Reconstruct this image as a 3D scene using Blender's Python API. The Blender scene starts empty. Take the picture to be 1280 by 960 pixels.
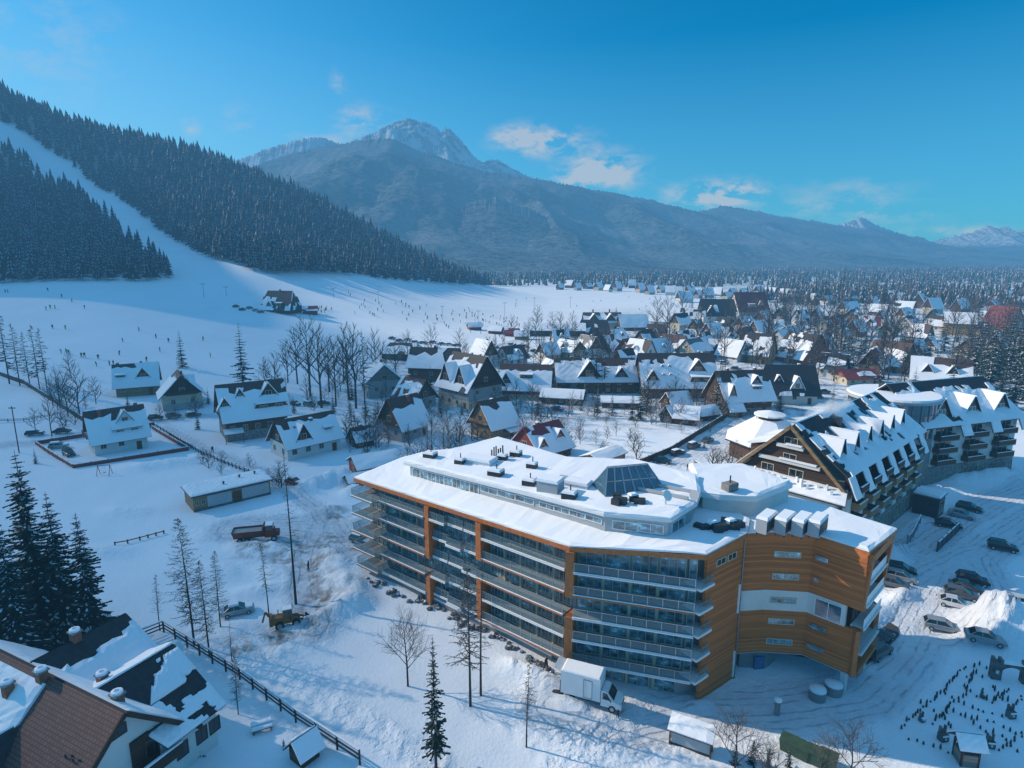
import bpy, bmesh, math, random
import numpy as np
from mathutils import Vector
random.seed(7)
rng = np.random.default_rng(11)
R = math.radians
SC = bpy.context.scene
COL = SC.collection

# ------------------------------------------------------------------ camera numbers (used to survey the site from the photograph)
CAM_H, PITCH, FPX = 46.0, R(11.5), 775.0
SUN_DIR = Vector((-0.945, 0.327, 0.0)).normalized()      # horizontal direction towards the sun
SUN_EL = R(28.0)

def ray(px, py):
    cx = (px - 640) / FPX; cy = (480 - py) / FPX
    return cx, math.cos(PITCH) + cy * math.sin(PITCH), -math.sin(PITCH) + cy * math.cos(PITCH)
def onz(px, py, z=0.0):
    a, b, c = ray(px, py); t = (z - CAM_H) / c
    return a * t, b * t
def atY(px, py, Y):
    a, b, c = ray(px, py); t = Y / b
    return a * t, Y, CAM_H + c * t
def pix(x, y, z):
    d = y * math.cos(PITCH) - (z - CAM_H) * math.sin(PITCH)
    u = y * math.sin(PITCH) + (z - CAM_H) * math.cos(PITCH)
    return 640 + FPX * x / max(d, .1), 480 - FPX * u / max(d, .1)

# ------------------------------------------------------------------ value noise
_P = rng.random((256, 256))
def vnoise(x, y):
    x = np.asarray(x, float); y = np.asarray(y, float)
    xi = np.floor(x).astype(int); yi = np.floor(y).astype(int); fx = x - xi; fy = y - yi
    fx = fx * fx * (3 - 2 * fx); fy = fy * fy * (3 - 2 * fy)
    g = lambda a, b: _P[a & 255, b & 255]
    return (g(xi, yi) * (1 - fx) + g(xi + 1, yi) * fx) * (1 - fy) + (g(xi, yi + 1) * (1 - fx) + g(xi + 1, yi + 1) * fx) * fy
def fbm(x, y, o=4):
    s = 0; a = .5
    for i in range(o):
        s = s + a * vnoise(x * 2 ** i + 17 * i, y * 2 ** i + 31 * i); a *= .5
    return s
def sstep(a, b, x):
    t = np.clip((x - a) / (b - a), 0, 1); return t * t * (3 - 2 * t)

# ------------------------------------------------------------------ the lie of the land
ctrl = []
def cp(px, py, Y): ctrl.append(atY(px, py, Y))
for a in [(0,355,370),(100,352,370),(210,352,382),(310,343,430),(440,344,520),(520,351,640),(600,357,760),
          (0,430,250),(0,480,200),(150,430,255),(150,400,295),(300,400,330),(300,370,390),(450,380,420),(560,400,430),(550,372,560),
          (0,122,880),(130,172,900),(230,192,920),(300,219,930),(380,250,925),(430,276,920),(500,312,890),(560,342,850),
          (0,240,560),(100,262,560),(200,290,560),(200,235,720),(330,265,720),(440,305,720),(330,310,560),(520,332,720),
          (-160,60,880),(-160,200,560),(-160,360,370),(-160,480,190),]: cp(*a)
for x in (-60,-30,0,40,90,150): 
    for y in (20,60,100,140): ctrl.append((x, y, 0))
for x, y in [(-90,150),(-60,180),(-20,210),(20,230),(80,220),(150,220),(60,320),(140,300),(250,250),(110,420),(220,420),(350,380),(60,520),(150,560),(300,560),(500,500),
             (40,700),(160,720),(350,750),(600,700),(0,900),(150,950),(400,1000),(800,950),(250,1250),(700,1300),(0,1250),(-90,90),(-120,40),(-200,20)]: ctrl.append((x, y, 0))
ctrl += [(-640,480,300),(-760,560,360),(-900,700,400),(-560,380,150),(-520,300,70),(-420,230,20),(-700,380,210),(-1100,560,380),(-1000,350,200),(-600,150,20),(-300,120,0)]
ctrl += [(-1100,1300,120),(-700,1300,60),(-350,1300,10),(-1100,1150,200),(-700,1150,130),(-350,1120,40),(-150,1100,0)]
_C = np.array(ctrl); _S = 300.0
def _tps_solve():
    X = _C[:, :2] / _S; n = len(X)
    r = np.sqrt(((X[:, None] - X[None]) ** 2).sum(-1)) + 1e-9
    K = r * r * np.log(r) + np.eye(n) * 0.002
    Pm = np.c_[np.ones(n), X]
    A = np.zeros((n + 3, n + 3)); A[:n, :n] = K; A[:n, n:] = Pm; A[n:, :n] = Pm.T
    return np.linalg.solve(A, np.r_[_C[:, 2], 0, 0, 0])
_W = _tps_solve()
def tps(x, y):
    x = np.asarray(x, float).ravel() / _S; y = np.asarray(y, float).ravel() / _S
    out = np.empty(len(x)); n = len(_C); Xc = _C[:, :2] / _S
    for i in range(0, len(x), 20000):
        a = x[i:i+20000]; b = y[i:i+20000]
        r = np.sqrt((a[:, None] - Xc[:, 0]) ** 2 + (b[:, None] - Xc[:, 1]) ** 2) + 1e-9
        out[i:i+20000] = (r * r * np.log(r)) @ _W[:n] + _W[n] + _W[n+1] * a + _W[n+2] * b
    return out
MOUNDS = []      # (x, y, rx, ry, rot, height, roughness)
def mound(px, py, rx, ry, h, rot=0, rough=.5):
    x, y = onz(px, py); MOUNDS.append((x, y, rx, ry, R(rot), h, rough))
DIRT = []        # (x, y, r)
def base_h(x, y):
    x = np.asarray(x, float); y = np.asarray(y, float); sh = x.shape
    xr = x.ravel(); yr = y.ravel()
    h = tps(xr, yr)
    near = sstep(150, 215, np.sqrt((xr * .9) ** 2 + yr ** 2))     # dead flat around the hotels
    far = 1 - sstep(1150, 1500, yr)
    right = 1 - sstep(0, 120, xr - 60 - np.maximum(0, (yr - 200)) * .1) * (1 - sstep(-400, -100, -xr))
    h = np.where(h < 0, h * .1, h) * near * far
    h = h * np.where(xr > 0, right, 1)
    # the lawn climbs gently along the front of the orange hotel
    d = np.full(xr.shape, 1e9); tt = np.zeros(xr.shape)
    for (ax, ay, bx, by, t0, t1) in ((18.9, 56.5, 6.0, 60.2, 0, .55), (6.0, 60.2, -22.4, 83.2, .55, 1.0)):
        vx, vy = bx - ax, by - ay; t = np.clip(((xr - ax) * vx + (yr - ay) * vy) / (vx * vx + vy * vy), 0, 1); dd = np.hypot(xr - ax - t * vx, yr - ay - t * vy)
        tt = np.where(dd < d, t0 + (t1 - t0) * t, tt); d = np.minimum(d, dd)
    h = h + 2.0 * tt ** 1.3 * np.exp(-(d / 8.0) ** 2)
    return h.reshape(sh)
def ground_h(x, y):
    x = np.asarray(x, float); y = np.asarray(y, float)
    h = base_h(x, y)
    for (mx, my, rx, ry, rot, mh, rough) in MOUNDS:
        dx = x - mx; dy = y - my
        m = (np.abs(dx) < rx * 2.4 + ry * 2.4) & (np.abs(dy) < rx * 2.4 + ry * 2.4)
        if not m.any(): continue
        a = dx * math.cos(rot) + dy * math.sin(rot); b = -dx * math.sin(rot) + dy * math.cos(rot)
        g = np.exp(-((a / rx) ** 2 + (b / ry) ** 2) ** 1.3)
        n = fbm(x * 1.3 + mx, y * 1.3, 3)
        h = h + mh * g * (1 - rough + rough * 2 * n)
    return h
def gh(x, y): return float(ground_h(np.array([x]), np.array([y]))[0])
def bh(x, y): return float(base_h(np.array([x]), np.array([y]))[0])
def at(px, py):
    """the point of the ground that the photograph shows at a pixel"""
    a, b, c = ray(px, py)
    if py < 342: Y = 900.0
    t = 20.0; prev = 20.0
    while t < 3000:
        z = CAM_H + c * t
        if z <= bh(a * t, b * t): break
        prev = t; t *= 1.03
    lo, hi = prev, t
    for _ in range(14):
        m = (lo + hi) / 2
        if CAM_H + c * m <= bh(a * m, b * m): hi = m
        else: lo = m
    return a * hi, b * hi, bh(a * hi, b * hi)

# ------------------------------------------------------------------ mesh builder
class MB:
    def __init__(s): s.v = []; s.f = []; s.m = []
    def add(s, vs, fs, mi=0):
        o = len(s.v); s.v.extend([tuple(v) for v in vs])
        for f in fs: s.f.append(tuple(i + o for i in f)); s.m.append(mi)
        return s
    def quad(s, a, b, c, d, mi=0): return s.add([a, b, c, d], [(0, 1, 2, 3)], mi)
    def tri(s, a, b, c, mi=0): return s.add([a, b, c], [(0, 1, 2)], mi)
    def box(s, c, d, rot=0.0, mi=0, top=1.0):
        """c = centre of the base, d = sizes, top = scale of the top face"""
        cx, cy, cz = c; lx, ly, lz = d[0] / 2, d[1] / 2, d[2]
        co, si = math.cos(rot), math.sin(rot); vs = []
        for z, k in ((cz, 1), (cz + lz, top)):
            for sx, sy in ((-1, -1), (1, -1), (1, 1), (-1, 1)):
                x = sx * lx * k; y = sy * ly * k
                vs.append((cx + x * co - y * si, cy + x * si + y * co, z))
        return s.add(vs, [(3, 2, 1, 0), (4, 5, 6, 7), (0, 1, 5, 4), (1, 2, 6, 5), (2, 3, 7, 6), (3, 0, 4, 7)], mi)
    def prism(s, poly, z0, z1, mi=0, mtop=None, caps=True):
        n = len(poly); a = sum(poly[i][0] * poly[(i + 1) % n][1] - poly[(i + 1) % n][0] * poly[i][1] for i in range(n))
        if a < 0: poly = poly[::-1]
        vs = [(p[0], p[1], z0) for p in poly] + [(p[0], p[1], z1) for p in poly]
        s.add(vs, [(i, (i + 1) % n, n + (i + 1) % n, n + i) for i in range(n)], mi)
        if caps:
            s.add([(p[0], p[1], z1) for p in poly], [tuple(range(n))], mi if mtop is None else mtop)
            s.add([(p[0], p[1], z0) for p in poly], [tuple(range(n))[::-1]], mi)
        return s
    def tube(s, p0, p1, r0, r1, n=4, mi=0, cap=False):
        p0 = Vector(p0); p1 = Vector(p1); d = (p1 - p0)
        if d.length < 1e-6: return s
        d.normalize(); a = d.orthogonal().normalized(); b = d.cross(a)
        vs = []
        for p, r in ((p0, r0), (p1, r1)):
            for i in range(n):
                t = 2 * math.pi * i / n; q = p + (a * math.cos(t) + b * math.sin(t)) * r; vs.append((q.x, q.y, q.z))
        fs = [(i, (i + 1) % n, n + (i + 1) % n, n + i) for i in range(n)]
        if cap: fs += [tuple(range(n))[::-1], tuple(range(n, 2 * n))]
        return s.add(vs, fs, mi)
    def beam(s, p0, p1, w, h, mi=0):
        """rectangular bar, w horizontal, h vertical"""
        p0 = Vector(p0); p1 = Vector(p1); d = (p1 - p0).normalized()
        side = d.cross(Vector((0, 0, 1)))
        if side.length < 1e-3: side = Vector((1, 0, 0))
        side.normalize(); up = side.cross(d).normalized(); vs = []
        for p in (p0, p1):
            for a, b in ((-1, -1), (1, -1), (1, 1), (-1, 1)):
                q = p + side * (a * w / 2) + up * (b * h / 2); vs.append((q.x, q.y, q.z))
        return s.add(vs, [(0, 1, 5, 4), (1, 2, 6, 5), (2, 3, 7, 6), (3, 0, 4, 7), (3, 2, 1, 0), (4, 5, 6, 7)], mi)
    def plate(s, pts, t, mi=0):
        """a flat polygon in space given thickness t along its normal (upwards)"""
        P = [Vector(p) for p in pts]; n = (P[1] - P[0]).cross(P[2] - P[0])
        if n.length < 1e-9: return s
        n.normalize()
        if n.z < 0 or (abs(n.z) < 1e-6 and False): P = P[::-1]; n = -n
        k = len(P); vs = [tuple(p) for p in P] + [tuple(p + n * t) for p in P]
        return s.add(vs, [tuple(range(k))[::-1], tuple(range(k, 2 * k))] + [(i, (i + 1) % k, k + (i + 1) % k, k + i) for i in range(k)], mi)
    def lathe(s, c, prof, n=12, mi=0):
        vs = []; m = len(prof)
        for r, z in prof:
            for i in range(n):
                t = 2 * math.pi * i / n; vs.append((c[0] + r * math.cos(t), c[1] + r * math.sin(t), c[2] + z))
        fs = [(j * n + i, j * n + (i + 1) % n, (j + 1) * n + (i + 1) % n, (j + 1) * n + i) for j in range(m - 1) for i in range(n)]
        fs += [tuple(range(n))[::-1], tuple(range((m - 1) * n, m * n))]
        return s.add(vs, fs, mi)
    def build(s, name, mats, parent=None, smooth=False):
        me = bpy.data.meshes.new(name); me.from_pydata(s.v, [], s.f)
        if not isinstance(mats, (list, tuple)): mats = [mats]
        for m in mats: me.materials.append(m)
        if len(mats) > 1: me.polygons.foreach_set('material_index', s.m)
        if smooth: me.polygons.foreach_set('use_smooth', [True] * len(s.f))
        me.update()
        return link(name, me, parent)
def link(name, me, parent=None):
    o = bpy.data.objects.new(name, me); COL.objects.link(o)
    if parent is not None: o.parent = parent
    return o
THINGS = []
def thing(name, label, cat, loc=(0, 0, 0), rotz=0.0, group=None, auto=False):
    o = bpy.data.objects.new(name, None); COL.objects.link(o); o.empty_display_size = .3
    o.location = loc; o.rotation_euler = (0, 0, rotz)
    return tag(o, label, cat, group, auto, loc)
def tag(o, label, cat, group=None, auto=False, loc=None):
    o['label'] = label; o['category'] = cat
    if group: o['group'] = group
    THINGS.append((o, auto, loc if loc is not None else tuple(o.location)))
    return o
def structure(o): o['kind'] = 'structure'; return o
def stuff(o): o['kind'] = 'stuff'; return o
def dup(src, loc, rotz=0.0, scale=1.0, label=None, group=None, auto=False):
    def cpy(o, par):
        c = o.copy(); COL.objects.link(c)
        if par is not None: c.parent = par
        for ch in KIDS.get(o.name, ()): cpy(ch, c)
        return c
    r = cpy(src, None); r.location = loc; r.rotation_euler = (0, 0, rotz)
    r.scale = scale if isinstance(scale, (tuple, list)) else (scale,) * 3
    if label: r['label'] = label
    if group: r['group'] = group
    THINGS.append((r, auto, loc)); return r
KIDS = {}
def reg(root):
    def go(o):
        KIDS[o.name] = [c for c in o.children]
        for c in o.children: go(c)
    go(root); return root
LAND = []        # (name in the labels, px, py) for 'left of ...'
def landmark(n, px, py): LAND.append((n, px, py))
# ------------------------------------------------------------------ materials
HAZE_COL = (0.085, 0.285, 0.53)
def haze_group():  # painted haze: blue emission mixed into the surface materials with distance
    g = bpy.data.node_groups.new('painted_haze', 'ShaderNodeTree')
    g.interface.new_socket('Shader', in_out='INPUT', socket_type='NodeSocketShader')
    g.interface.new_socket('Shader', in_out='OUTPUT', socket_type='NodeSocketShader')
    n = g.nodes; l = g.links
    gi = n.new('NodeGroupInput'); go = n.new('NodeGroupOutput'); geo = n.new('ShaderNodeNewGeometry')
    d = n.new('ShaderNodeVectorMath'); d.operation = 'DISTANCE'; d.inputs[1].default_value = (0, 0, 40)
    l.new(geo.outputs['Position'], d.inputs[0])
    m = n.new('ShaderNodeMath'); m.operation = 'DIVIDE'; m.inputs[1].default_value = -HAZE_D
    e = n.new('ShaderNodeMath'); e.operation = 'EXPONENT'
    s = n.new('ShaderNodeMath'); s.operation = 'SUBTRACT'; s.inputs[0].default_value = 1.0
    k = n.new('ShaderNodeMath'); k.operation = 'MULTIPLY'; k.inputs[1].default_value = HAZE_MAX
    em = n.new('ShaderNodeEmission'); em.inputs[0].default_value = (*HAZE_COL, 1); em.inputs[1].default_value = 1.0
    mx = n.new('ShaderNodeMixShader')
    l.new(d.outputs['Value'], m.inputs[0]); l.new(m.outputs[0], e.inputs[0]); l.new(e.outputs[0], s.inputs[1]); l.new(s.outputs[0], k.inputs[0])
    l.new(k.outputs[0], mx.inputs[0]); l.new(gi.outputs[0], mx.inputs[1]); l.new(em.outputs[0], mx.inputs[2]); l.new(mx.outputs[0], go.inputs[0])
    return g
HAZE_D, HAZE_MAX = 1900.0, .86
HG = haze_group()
class NT:
    """small helper around a material's node tree"""
    def __init__(s, name):
        s.mat = bpy.data.materials.new(name); s.mat.use_nodes = True; s.t = s.mat.node_tree; s.t.nodes.clear(); s.n = s.t.nodes; s.l = s.t.links
        s.bsdf = s.n.new('ShaderNodeBsdfPrincipled'); s.out = s.n.new('ShaderNodeOutputMaterial')
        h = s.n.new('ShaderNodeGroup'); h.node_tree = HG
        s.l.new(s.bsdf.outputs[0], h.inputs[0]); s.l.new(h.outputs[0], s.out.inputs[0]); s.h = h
        s.geo = s.n.new('ShaderNodeNewGeometry')
    def pos(s, scale=(1, 1, 1), obj=False):
        m = s.n.new('ShaderNodeVectorMath'); m.operation = 'MULTIPLY'; m.inputs[1].default_value = scale
        if obj:
            tc = s.n.new('ShaderNodeTexCoord'); s.l.new(tc.outputs['Object'], m.inputs[0])
        else: s.l.new(s.geo.outputs['Position'], m.inputs[0])
        return m.outputs[0]
    def noise(s, vec, scale=1.0, detail=4.0, rough=.55):
        t = s.n.new('ShaderNodeTexNoise'); t.inputs['Scale'].default_value = scale; t.inputs['Detail'].default_value = detail; t.inputs['Roughness'].default_value = rough
        s.l.new(vec, t.inputs['Vector']); return t.outputs['Fac']
    def ramp(s, fac, stops):
        r = s.n.new('ShaderNodeValToRGB'); s.l.new(fac, r.inputs[0]); e = r.color_ramp.elements
        while len(e) < len(stops): e.new(.5)
        for i, (p, c) in enumerate(stops): e[i].position = p; e[i].color = (*c, 1) if len(c) == 3 else c
        return r.outputs[0]
    def mix(s, fac, a, b, mode='MIX'):
        m = s.n.new('ShaderNodeMix'); m.data_type = 'RGBA'; m.blend_type = mode
        for sock, v in ((m.inputs[0], fac), (m.inputs[6], a), (m.inputs[7], b)):
            if isinstance(v, (int, float)): sock.default_value = v
            elif isinstance(v, tuple): sock.default_value = (*v, 1)
            else: s.l.new(v, sock)
        return m.outputs[2]
    def math(s, op, a, b=None):
        m = s.n.new('ShaderNodeMath'); m.operation = op
        for i, v in enumerate((a, b)):
            if v is None: continue
            if isinstance(v, (int, float)): m.inputs[i].default_value = v
            else: s.l.new(v, m.inputs[i])
        return m.outputs[0]
    def color(s, c): 
        if isinstance(c, tuple): s.bsdf.inputs['Base Color'].default_value = (*c, 1)
        else: s.l.new(c, s.bsdf.inputs['Base Color'])
    def set(s, **k):
        for a, v in k.items(): s.bsdf.inputs[a.replace('_', ' ')].default_value = v
        return s
    def bump(s, h, strength=.4, dist=.1):
        b = s.n.new('ShaderNodeBump'); b.inputs['Strength'].default_value = strength; b.inputs['Distance'].default_value = dist
        s.l.new(h, b.inputs['Height']); s.l.new(b.outputs[0], s.bsdf.inputs['Normal'])
    def attr(s, name):
        a = s.n.new('ShaderNodeAttribute'); a.attribute_name = name; return a.outputs['Fac']
M = {}
def plain(name, c, var=.25, scale=1.5, rough=.7, metal=0.0, bump=0.0, spec=.4, stretch=(1, 1, 1)):
    t = NT(name); v = t.noise(t.pos(stretch), scale, 5)
    lo = tuple(x * (1 - var) for x in c); hi = tuple(min(1, x * (1 + var)) for x in c)
    t.color(t.ramp(v, [(.25, lo), (.75, hi)])); t.set(Roughness=rough, Metallic=metal, Specular_IOR_Level=spec)
    if bump: t.bump(v, bump, .05)
    M[name] = t.mat; return t.mat
def boards(name, c, gap=.16, var=.3, axis=2, rough=.65):
    """wood boarding: thin dark joints across one axis, grain along the other"""
    t = NT(name); sep = t.n.new('ShaderNodeSeparateXYZ'); t.l.new(t.geo.outputs['Position'], sep.inputs[0])
    k = t.math('DIVIDE', sep.outputs[axis], gap); fr = t.math('FRACT', k); fl = t.math('FLOOR', k)
    joint = t.math('LESS_THAN', fr, .12)
    wn = t.n.new('ShaderNodeTexWhiteNoise'); wn.noise_dimensions = '1D'; t.l.new(fl, wn.inputs['W'])
    gr = t.noise(t.pos((.5, .5, 8)), 1.2, 4); f = t.math('ADD', t.math('MULTIPLY', wn.outputs[0], .5), t.math('MULTIPLY', gr, .6))
    lo = tuple(x * (1 - var) for x in c); hi = tuple(x * (1 + var) for x in c)
    col = t.ramp(f, [(.2, lo), (.85, hi)]); col = t.mix(t.math('MULTIPLY', joint, .55), col, tuple(x * .3 for x in c))
    t.color(col); t.set(Roughness=rough, Specular_IOR_Level=.3); M[name] = t.mat; return t.mat
SNOW_C = (.80, .855, .93)
def snow(name, c=SNOW_C, bump=.35, scale=2.0, dirt=.0):
    t = NT(name); n1 = t.noise(t.pos(), scale, 6, .6); n2 = t.noise(t.pos(), .12, 3)
    a = tuple(x * .94 for x in c)
    col = t.ramp(n2, [(.3, a), (.7, c)])
    if dirt: col = t.mix(t.math('MULTIPLY', t.ramp(t.noise(t.pos(), 1.1, 5), [(.5, (0,0,0)), (.75, (1,1,1))]), dirt), col, (.30, .28, .27))
    t.color(col); t.bump(n1, bump, .12); t.set(Roughness=.75, Specular_IOR_Level=.25)
    M[name] = t.mat; return t.mat
snow('snow'); snow('roof_snow', (.83, .87, .93), .25, 1.3); snow('pile_snow', (.78, .83, .90), .8, 2.5, .35)
boards('larch_cladding', (.47, .148, .040), .22, .32)
boards('larch_cladding_dark', (.30, .115, .03), .22, .22)
boards('dark_wood', (.055, .032, .02), .2, .35); boards('brown_wood', (.11, .055, .028), .22, .35); boards('yellow_wood', (.42, .24, .07), .22, .25)
boards('red_wood', (.22, .05, .035), .25, .3); boards('grey_boards', (.20, .18, .16), .3, .3); boards('tan_boards', (.26, .17, .09), .3, .3)
plain('larch_frame', (.45, .143, .039), .25, 2, .6)
plain('white_wall', (.62, .62, .60), .08, .6, .8); plain('cream_wall', (.50, .44, .33), .12, .6, .8); plain('grey_wall', (.30, .31, .32), .15, .8, .8)
plain('concrete', (.24, .245, .25), .18, .9, .85, bump=.1); plain('stone', (.22, .21, .20), .5, 1.6, .9, bump=.5); plain('dark_rock', (.12, .12, .125), .6, 1.5, .9, bump=.6)
plain('panel_grey', (.40, .42, .44), .1, .4, .6); plain('metal_grey', (.22, .24, .26), .2, 2, .45, .6); plain('metal_dark', (.05, .055, .06), .3, 2, .5, .4)
plain('steel', (.45, .47, .50), .15, 2, .35, .8); plain('cream_frame', (.48, .44, .33), .1, 2, .6); plain('white_paint', (.74, .75, .76), .06, 1, .45)
plain('bark', (.045, .037, .032), .4, 3, .9, bump=.4, stretch=(2, 2, .4)); plain('pale_bark', (.12, .11, .10), .4, 3, .9); plain('twig', (.080, .064, .056), .35, 2, .9)
plain('grey_twig', (.085, .075, .072), .35, 2, .9); plain('frost_twig', (.30, .31, .34), .35, 2, .9)
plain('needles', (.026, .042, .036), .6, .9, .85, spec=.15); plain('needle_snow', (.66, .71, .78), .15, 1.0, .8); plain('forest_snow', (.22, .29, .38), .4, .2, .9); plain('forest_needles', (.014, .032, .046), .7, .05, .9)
plain('orange_paint', (.22, .045, .02), .25, 2, .55); plain('yellow_paint', (.26, .11, .022), .25, 2, .55); plain('green_paint', (.035, .075, .045), .25, 2, .6)
plain('red_paint', (.30, .03, .03), .2, 2, .5); plain('blue_paint', (.06, .16, .30), .2, 2, .6); plain('rubber', (.018, .018, .02), .3, 4, .85)
plain('hedge', (.055, .06, .058), .5, 1.5, .9); plain('asphalt', (.05, .052, .056), .3, 1.2, .9); plain('plastic_black', (.02, .02, .022), .2, 3, .5)
plain('brick', (.26, .10, .06), .3, 2.5, .85)
def tiles(name, c, patch=.0):
    t = NT(name); b = t.n.new('ShaderNodeTexBrick'); b.inputs['Scale'].default_value = 1.0; b.inputs['Brick Width'].default_value = .42; b.inputs['Row Height'].default_value = .34
    b.inputs['Mortar Size'].default_value = .03; b.inputs['Color1'].default_value = (*c, 1); b.inputs['Color2'].default_value = (*[x * .75 for x in c], 1); b.inputs['Mortar'].default_value = (*[x * .3 for x in c], 1)
    tc = t.n.new('ShaderNodeTexCoord'); t.l.new(tc.outputs['UV'], b.inputs['Vector'])
    t.color(b.outputs[0]); t.bump(b.outputs['Fac'], .4, .03); t.set(Roughness=.7); M[name] = t.mat
plain('roof_brown', (.085, .05, .042), .3, 2, .7, bump=.2); plain('roof_dark', (.03, .03, .034), .35, 2, .7, bump=.2); plain('roof_red', (.20, .032, .03), .25, 2, .55)
plain('roof_grey', (.13, .14, .15), .25, 2, .6); tiles('roof_tiles', (.20, .085, .066))
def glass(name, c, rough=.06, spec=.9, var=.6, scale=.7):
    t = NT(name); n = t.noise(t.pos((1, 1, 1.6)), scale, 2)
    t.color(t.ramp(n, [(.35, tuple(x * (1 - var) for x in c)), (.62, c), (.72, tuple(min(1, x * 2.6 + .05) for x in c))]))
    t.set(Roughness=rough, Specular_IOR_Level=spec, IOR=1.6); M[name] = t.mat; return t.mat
glass('window_glass', (.18, .34, .42), .06, .9, .85, .9); glass('dark_glass', (.02, .028, .035), .08, .7); glass('rotunda_glass', (.05, .13, .19), .05, 1.0, .4, .25); glass('car_glass', (.015, .018, .02), .05, .8, .2)  # window_glass: bright blue reflection is painted into its base colour
def rail_glass():
    t = NT('rail_glass'); t.color((.22, .33, .36)); t.set(Roughness=.05, Specular_IOR_Level=.8)
    tr = t.n.new('ShaderNodeBsdfTransparent'); tr.inputs[0].default_value = (.75, .85, .88, 1); mx = t.n.new('ShaderNodeMixShader'); mx.inputs[0].default_value = .30
    t.l.new(tr.outputs[0], mx.inputs[1]); t.l.new(t.bsdf.outputs[0], mx.inputs[2]); t.l.new(mx.outputs[0], t.h.inputs[0]); M['rail_glass'] = t.mat
rail_glass()
def car_paint(name, c, metal=.3):
    t = NT(name); n = t.noise(t.pos(), 3, 3); t.color(t.ramp(n, [(.3, tuple(x * .85 for x in c)), (.7, c)])); t.set(Roughness=.3, Metallic=metal, Coat_Weight=.5); M[name] = t.mat
for k, c in dict(car_black=(.02, .022, .025), car_silver=(.36, .37, .38), car_white=(.70, .71, .72), car_grey=(.12, .125, .13), car_red=(.25, .02, .025), car_blue=(.03, .06, .14), car_green=(.03,.07,.05)).items(): car_paint(k, c)
def lamp_mat(name, c):
    t = NT(name); t.color(c); t.set(Roughness=.2); M[name] = t.mat
lamp_mat('lamp_clear', (.6, .62, .62)); lamp_mat('lamp_red', (.35, .02, .015))
def terrain_mat():
    t = NT('snow_ground'); P = t.pos()
    big = t.noise(P, .035, 4); mid = t.noise(P, .35, 5); fine = t.noise(P, 2.6, 6, .65)
    col = t.ramp(big, [(.3, tuple(x * .93 for x in SNOW_C)), (.7, SNOW_C)])
    tr = t.attr('packed'); trn = t.noise(P, .9, 6, .7)
    col = t.mix(t.math('MULTIPLY', tr, t.ramp(trn, [(.2, (.25,)*3), (.7, (.85,)*3)])), col, (.40, .44, .51))
    ld = t.attr('lane'); rr = t.math('SINE', t.math('MULTIPLY', t.math('ADD', ld, t.math('MULTIPLY', t.noise(P, .35, 3), .9)), 6.5)); rut = t.math('MULTIPLY', t.math('MULTIPLY', t.ramp(rr, [(.45, (0,)*3), (.95, (1,)*3)]), tr), t.ramp(t.noise(P, .5, 4), [(.38, (0,)*3), (.62, (1,)*3)]))
    col = t.mix(t.math('MULTIPLY', rut, .75), col, (.27, .285, .32))
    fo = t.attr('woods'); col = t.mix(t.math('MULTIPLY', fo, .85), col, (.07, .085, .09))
    di = t.attr('dirt'); dn = t.ramp(t.noise(P, .55, 7, .7), [(.42, (0,)*3), (.60, (1,)*3)])
    col = t.mix(t.math('MULTIPLY', di, dn), col, (.17, .115, .075))
    gr = t.attr('scrub'); gn = t.ramp(t.noise(P, .22, 6, .75), [(.44, (0,)*3), (.62, (1,)*3)])
    col = t.mix(t.math('MULTIPLY', gr, gn), col, (.16, .155, .15))
    t.color(col); ru = t.attr('rough')
    hgt = t.math('ADD', t.math('MULTIPLY', fine, .35), t.math('MULTIPLY', mid, t.math('ADD', t.math('MULTIPLY', ru, 1.4), .35)))
    hgt = t.math('SUBTRACT', hgt, t.math('MULTIPLY', rut, .5)); chop = t.noise(P, 1.1, 3, .5); hgt = t.math('ADD', hgt, t.math('MULTIPLY', t.math('MULTIPLY', ru, t.ramp(chop, [(.45, (0,)*3), (.58, (1,)*3)])), .35))
    t.bump(hgt, .65, .35); t.set(Roughness=.8, Specular_IOR_Level=.2); M['snow_ground'] = t.mat
terrain_mat()
def mountain_mat(name, forest=(.018, .030, .030), snowc=(.55, .6, .66), line=None, rock=None, amount=.5, sc=.05):
    t = NT(name); P = t.pos((1, 1, .8)); sep = t.n.new('ShaderNodeSeparateXYZ'); t.l.new(t.geo.outputs['Position'], sep.inputs[0])
    speck = t.noise(P, sc, 6, .85); big = t.noise(t.pos(), .0022, 5, .6)
    f = t.math('ADD', t.math('MULTIPLY', speck, .9), t.math('MULTIPLY', big, .55))
    col = t.ramp(f, [(.62, tuple(x * .6 for x in forest)), (.74, tuple(a * .45 + b * .25 for a, b in zip(forest, snowc))), (1.0, tuple(b * .55 for b in snowc))])
    if rock:
        rn = t.noise(t.pos((1, 1, .25)), .012, 8, .75)
        rc = t.ramp(rn, [(.44, rock), (.53, snowc), (.72, snowc)])
        hgt = t.math('ADD', sep.outputs[2], t.math('MULTIPLY', t.math('SUBTRACT', t.noise(t.pos(), .006, 6, .7), .5), 320))
        k = t.n.new('ShaderNodeMapRange'); k.inputs[1].default_value = line - 30; k.inputs[2].default_value = line + 30; t.l.new(hgt, k.inputs[0])
        col = t.mix(k.outputs[0], col, rc)
    t.color(col); t.bump(t.noise(P, sc * .6, 6, .8), 0.5, 16); t.set(Roughness=.95, Specular_IOR_Level=.05); M[name] = t.mat
mountain_mat('forest_mountain'); mountain_mat('rock_peak', line=520, rock=(.03, .035, .04), snowc=(.85, .88, .92)); mountain_mat('snow_ridge', line=300, rock=(.30, .32, .35), snowc=(.85, .87, .9)); mountain_mat('low_snow_ridge', line=330, rock=(.30,.32,.35), snowc=(.85,.87,.9))
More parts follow.
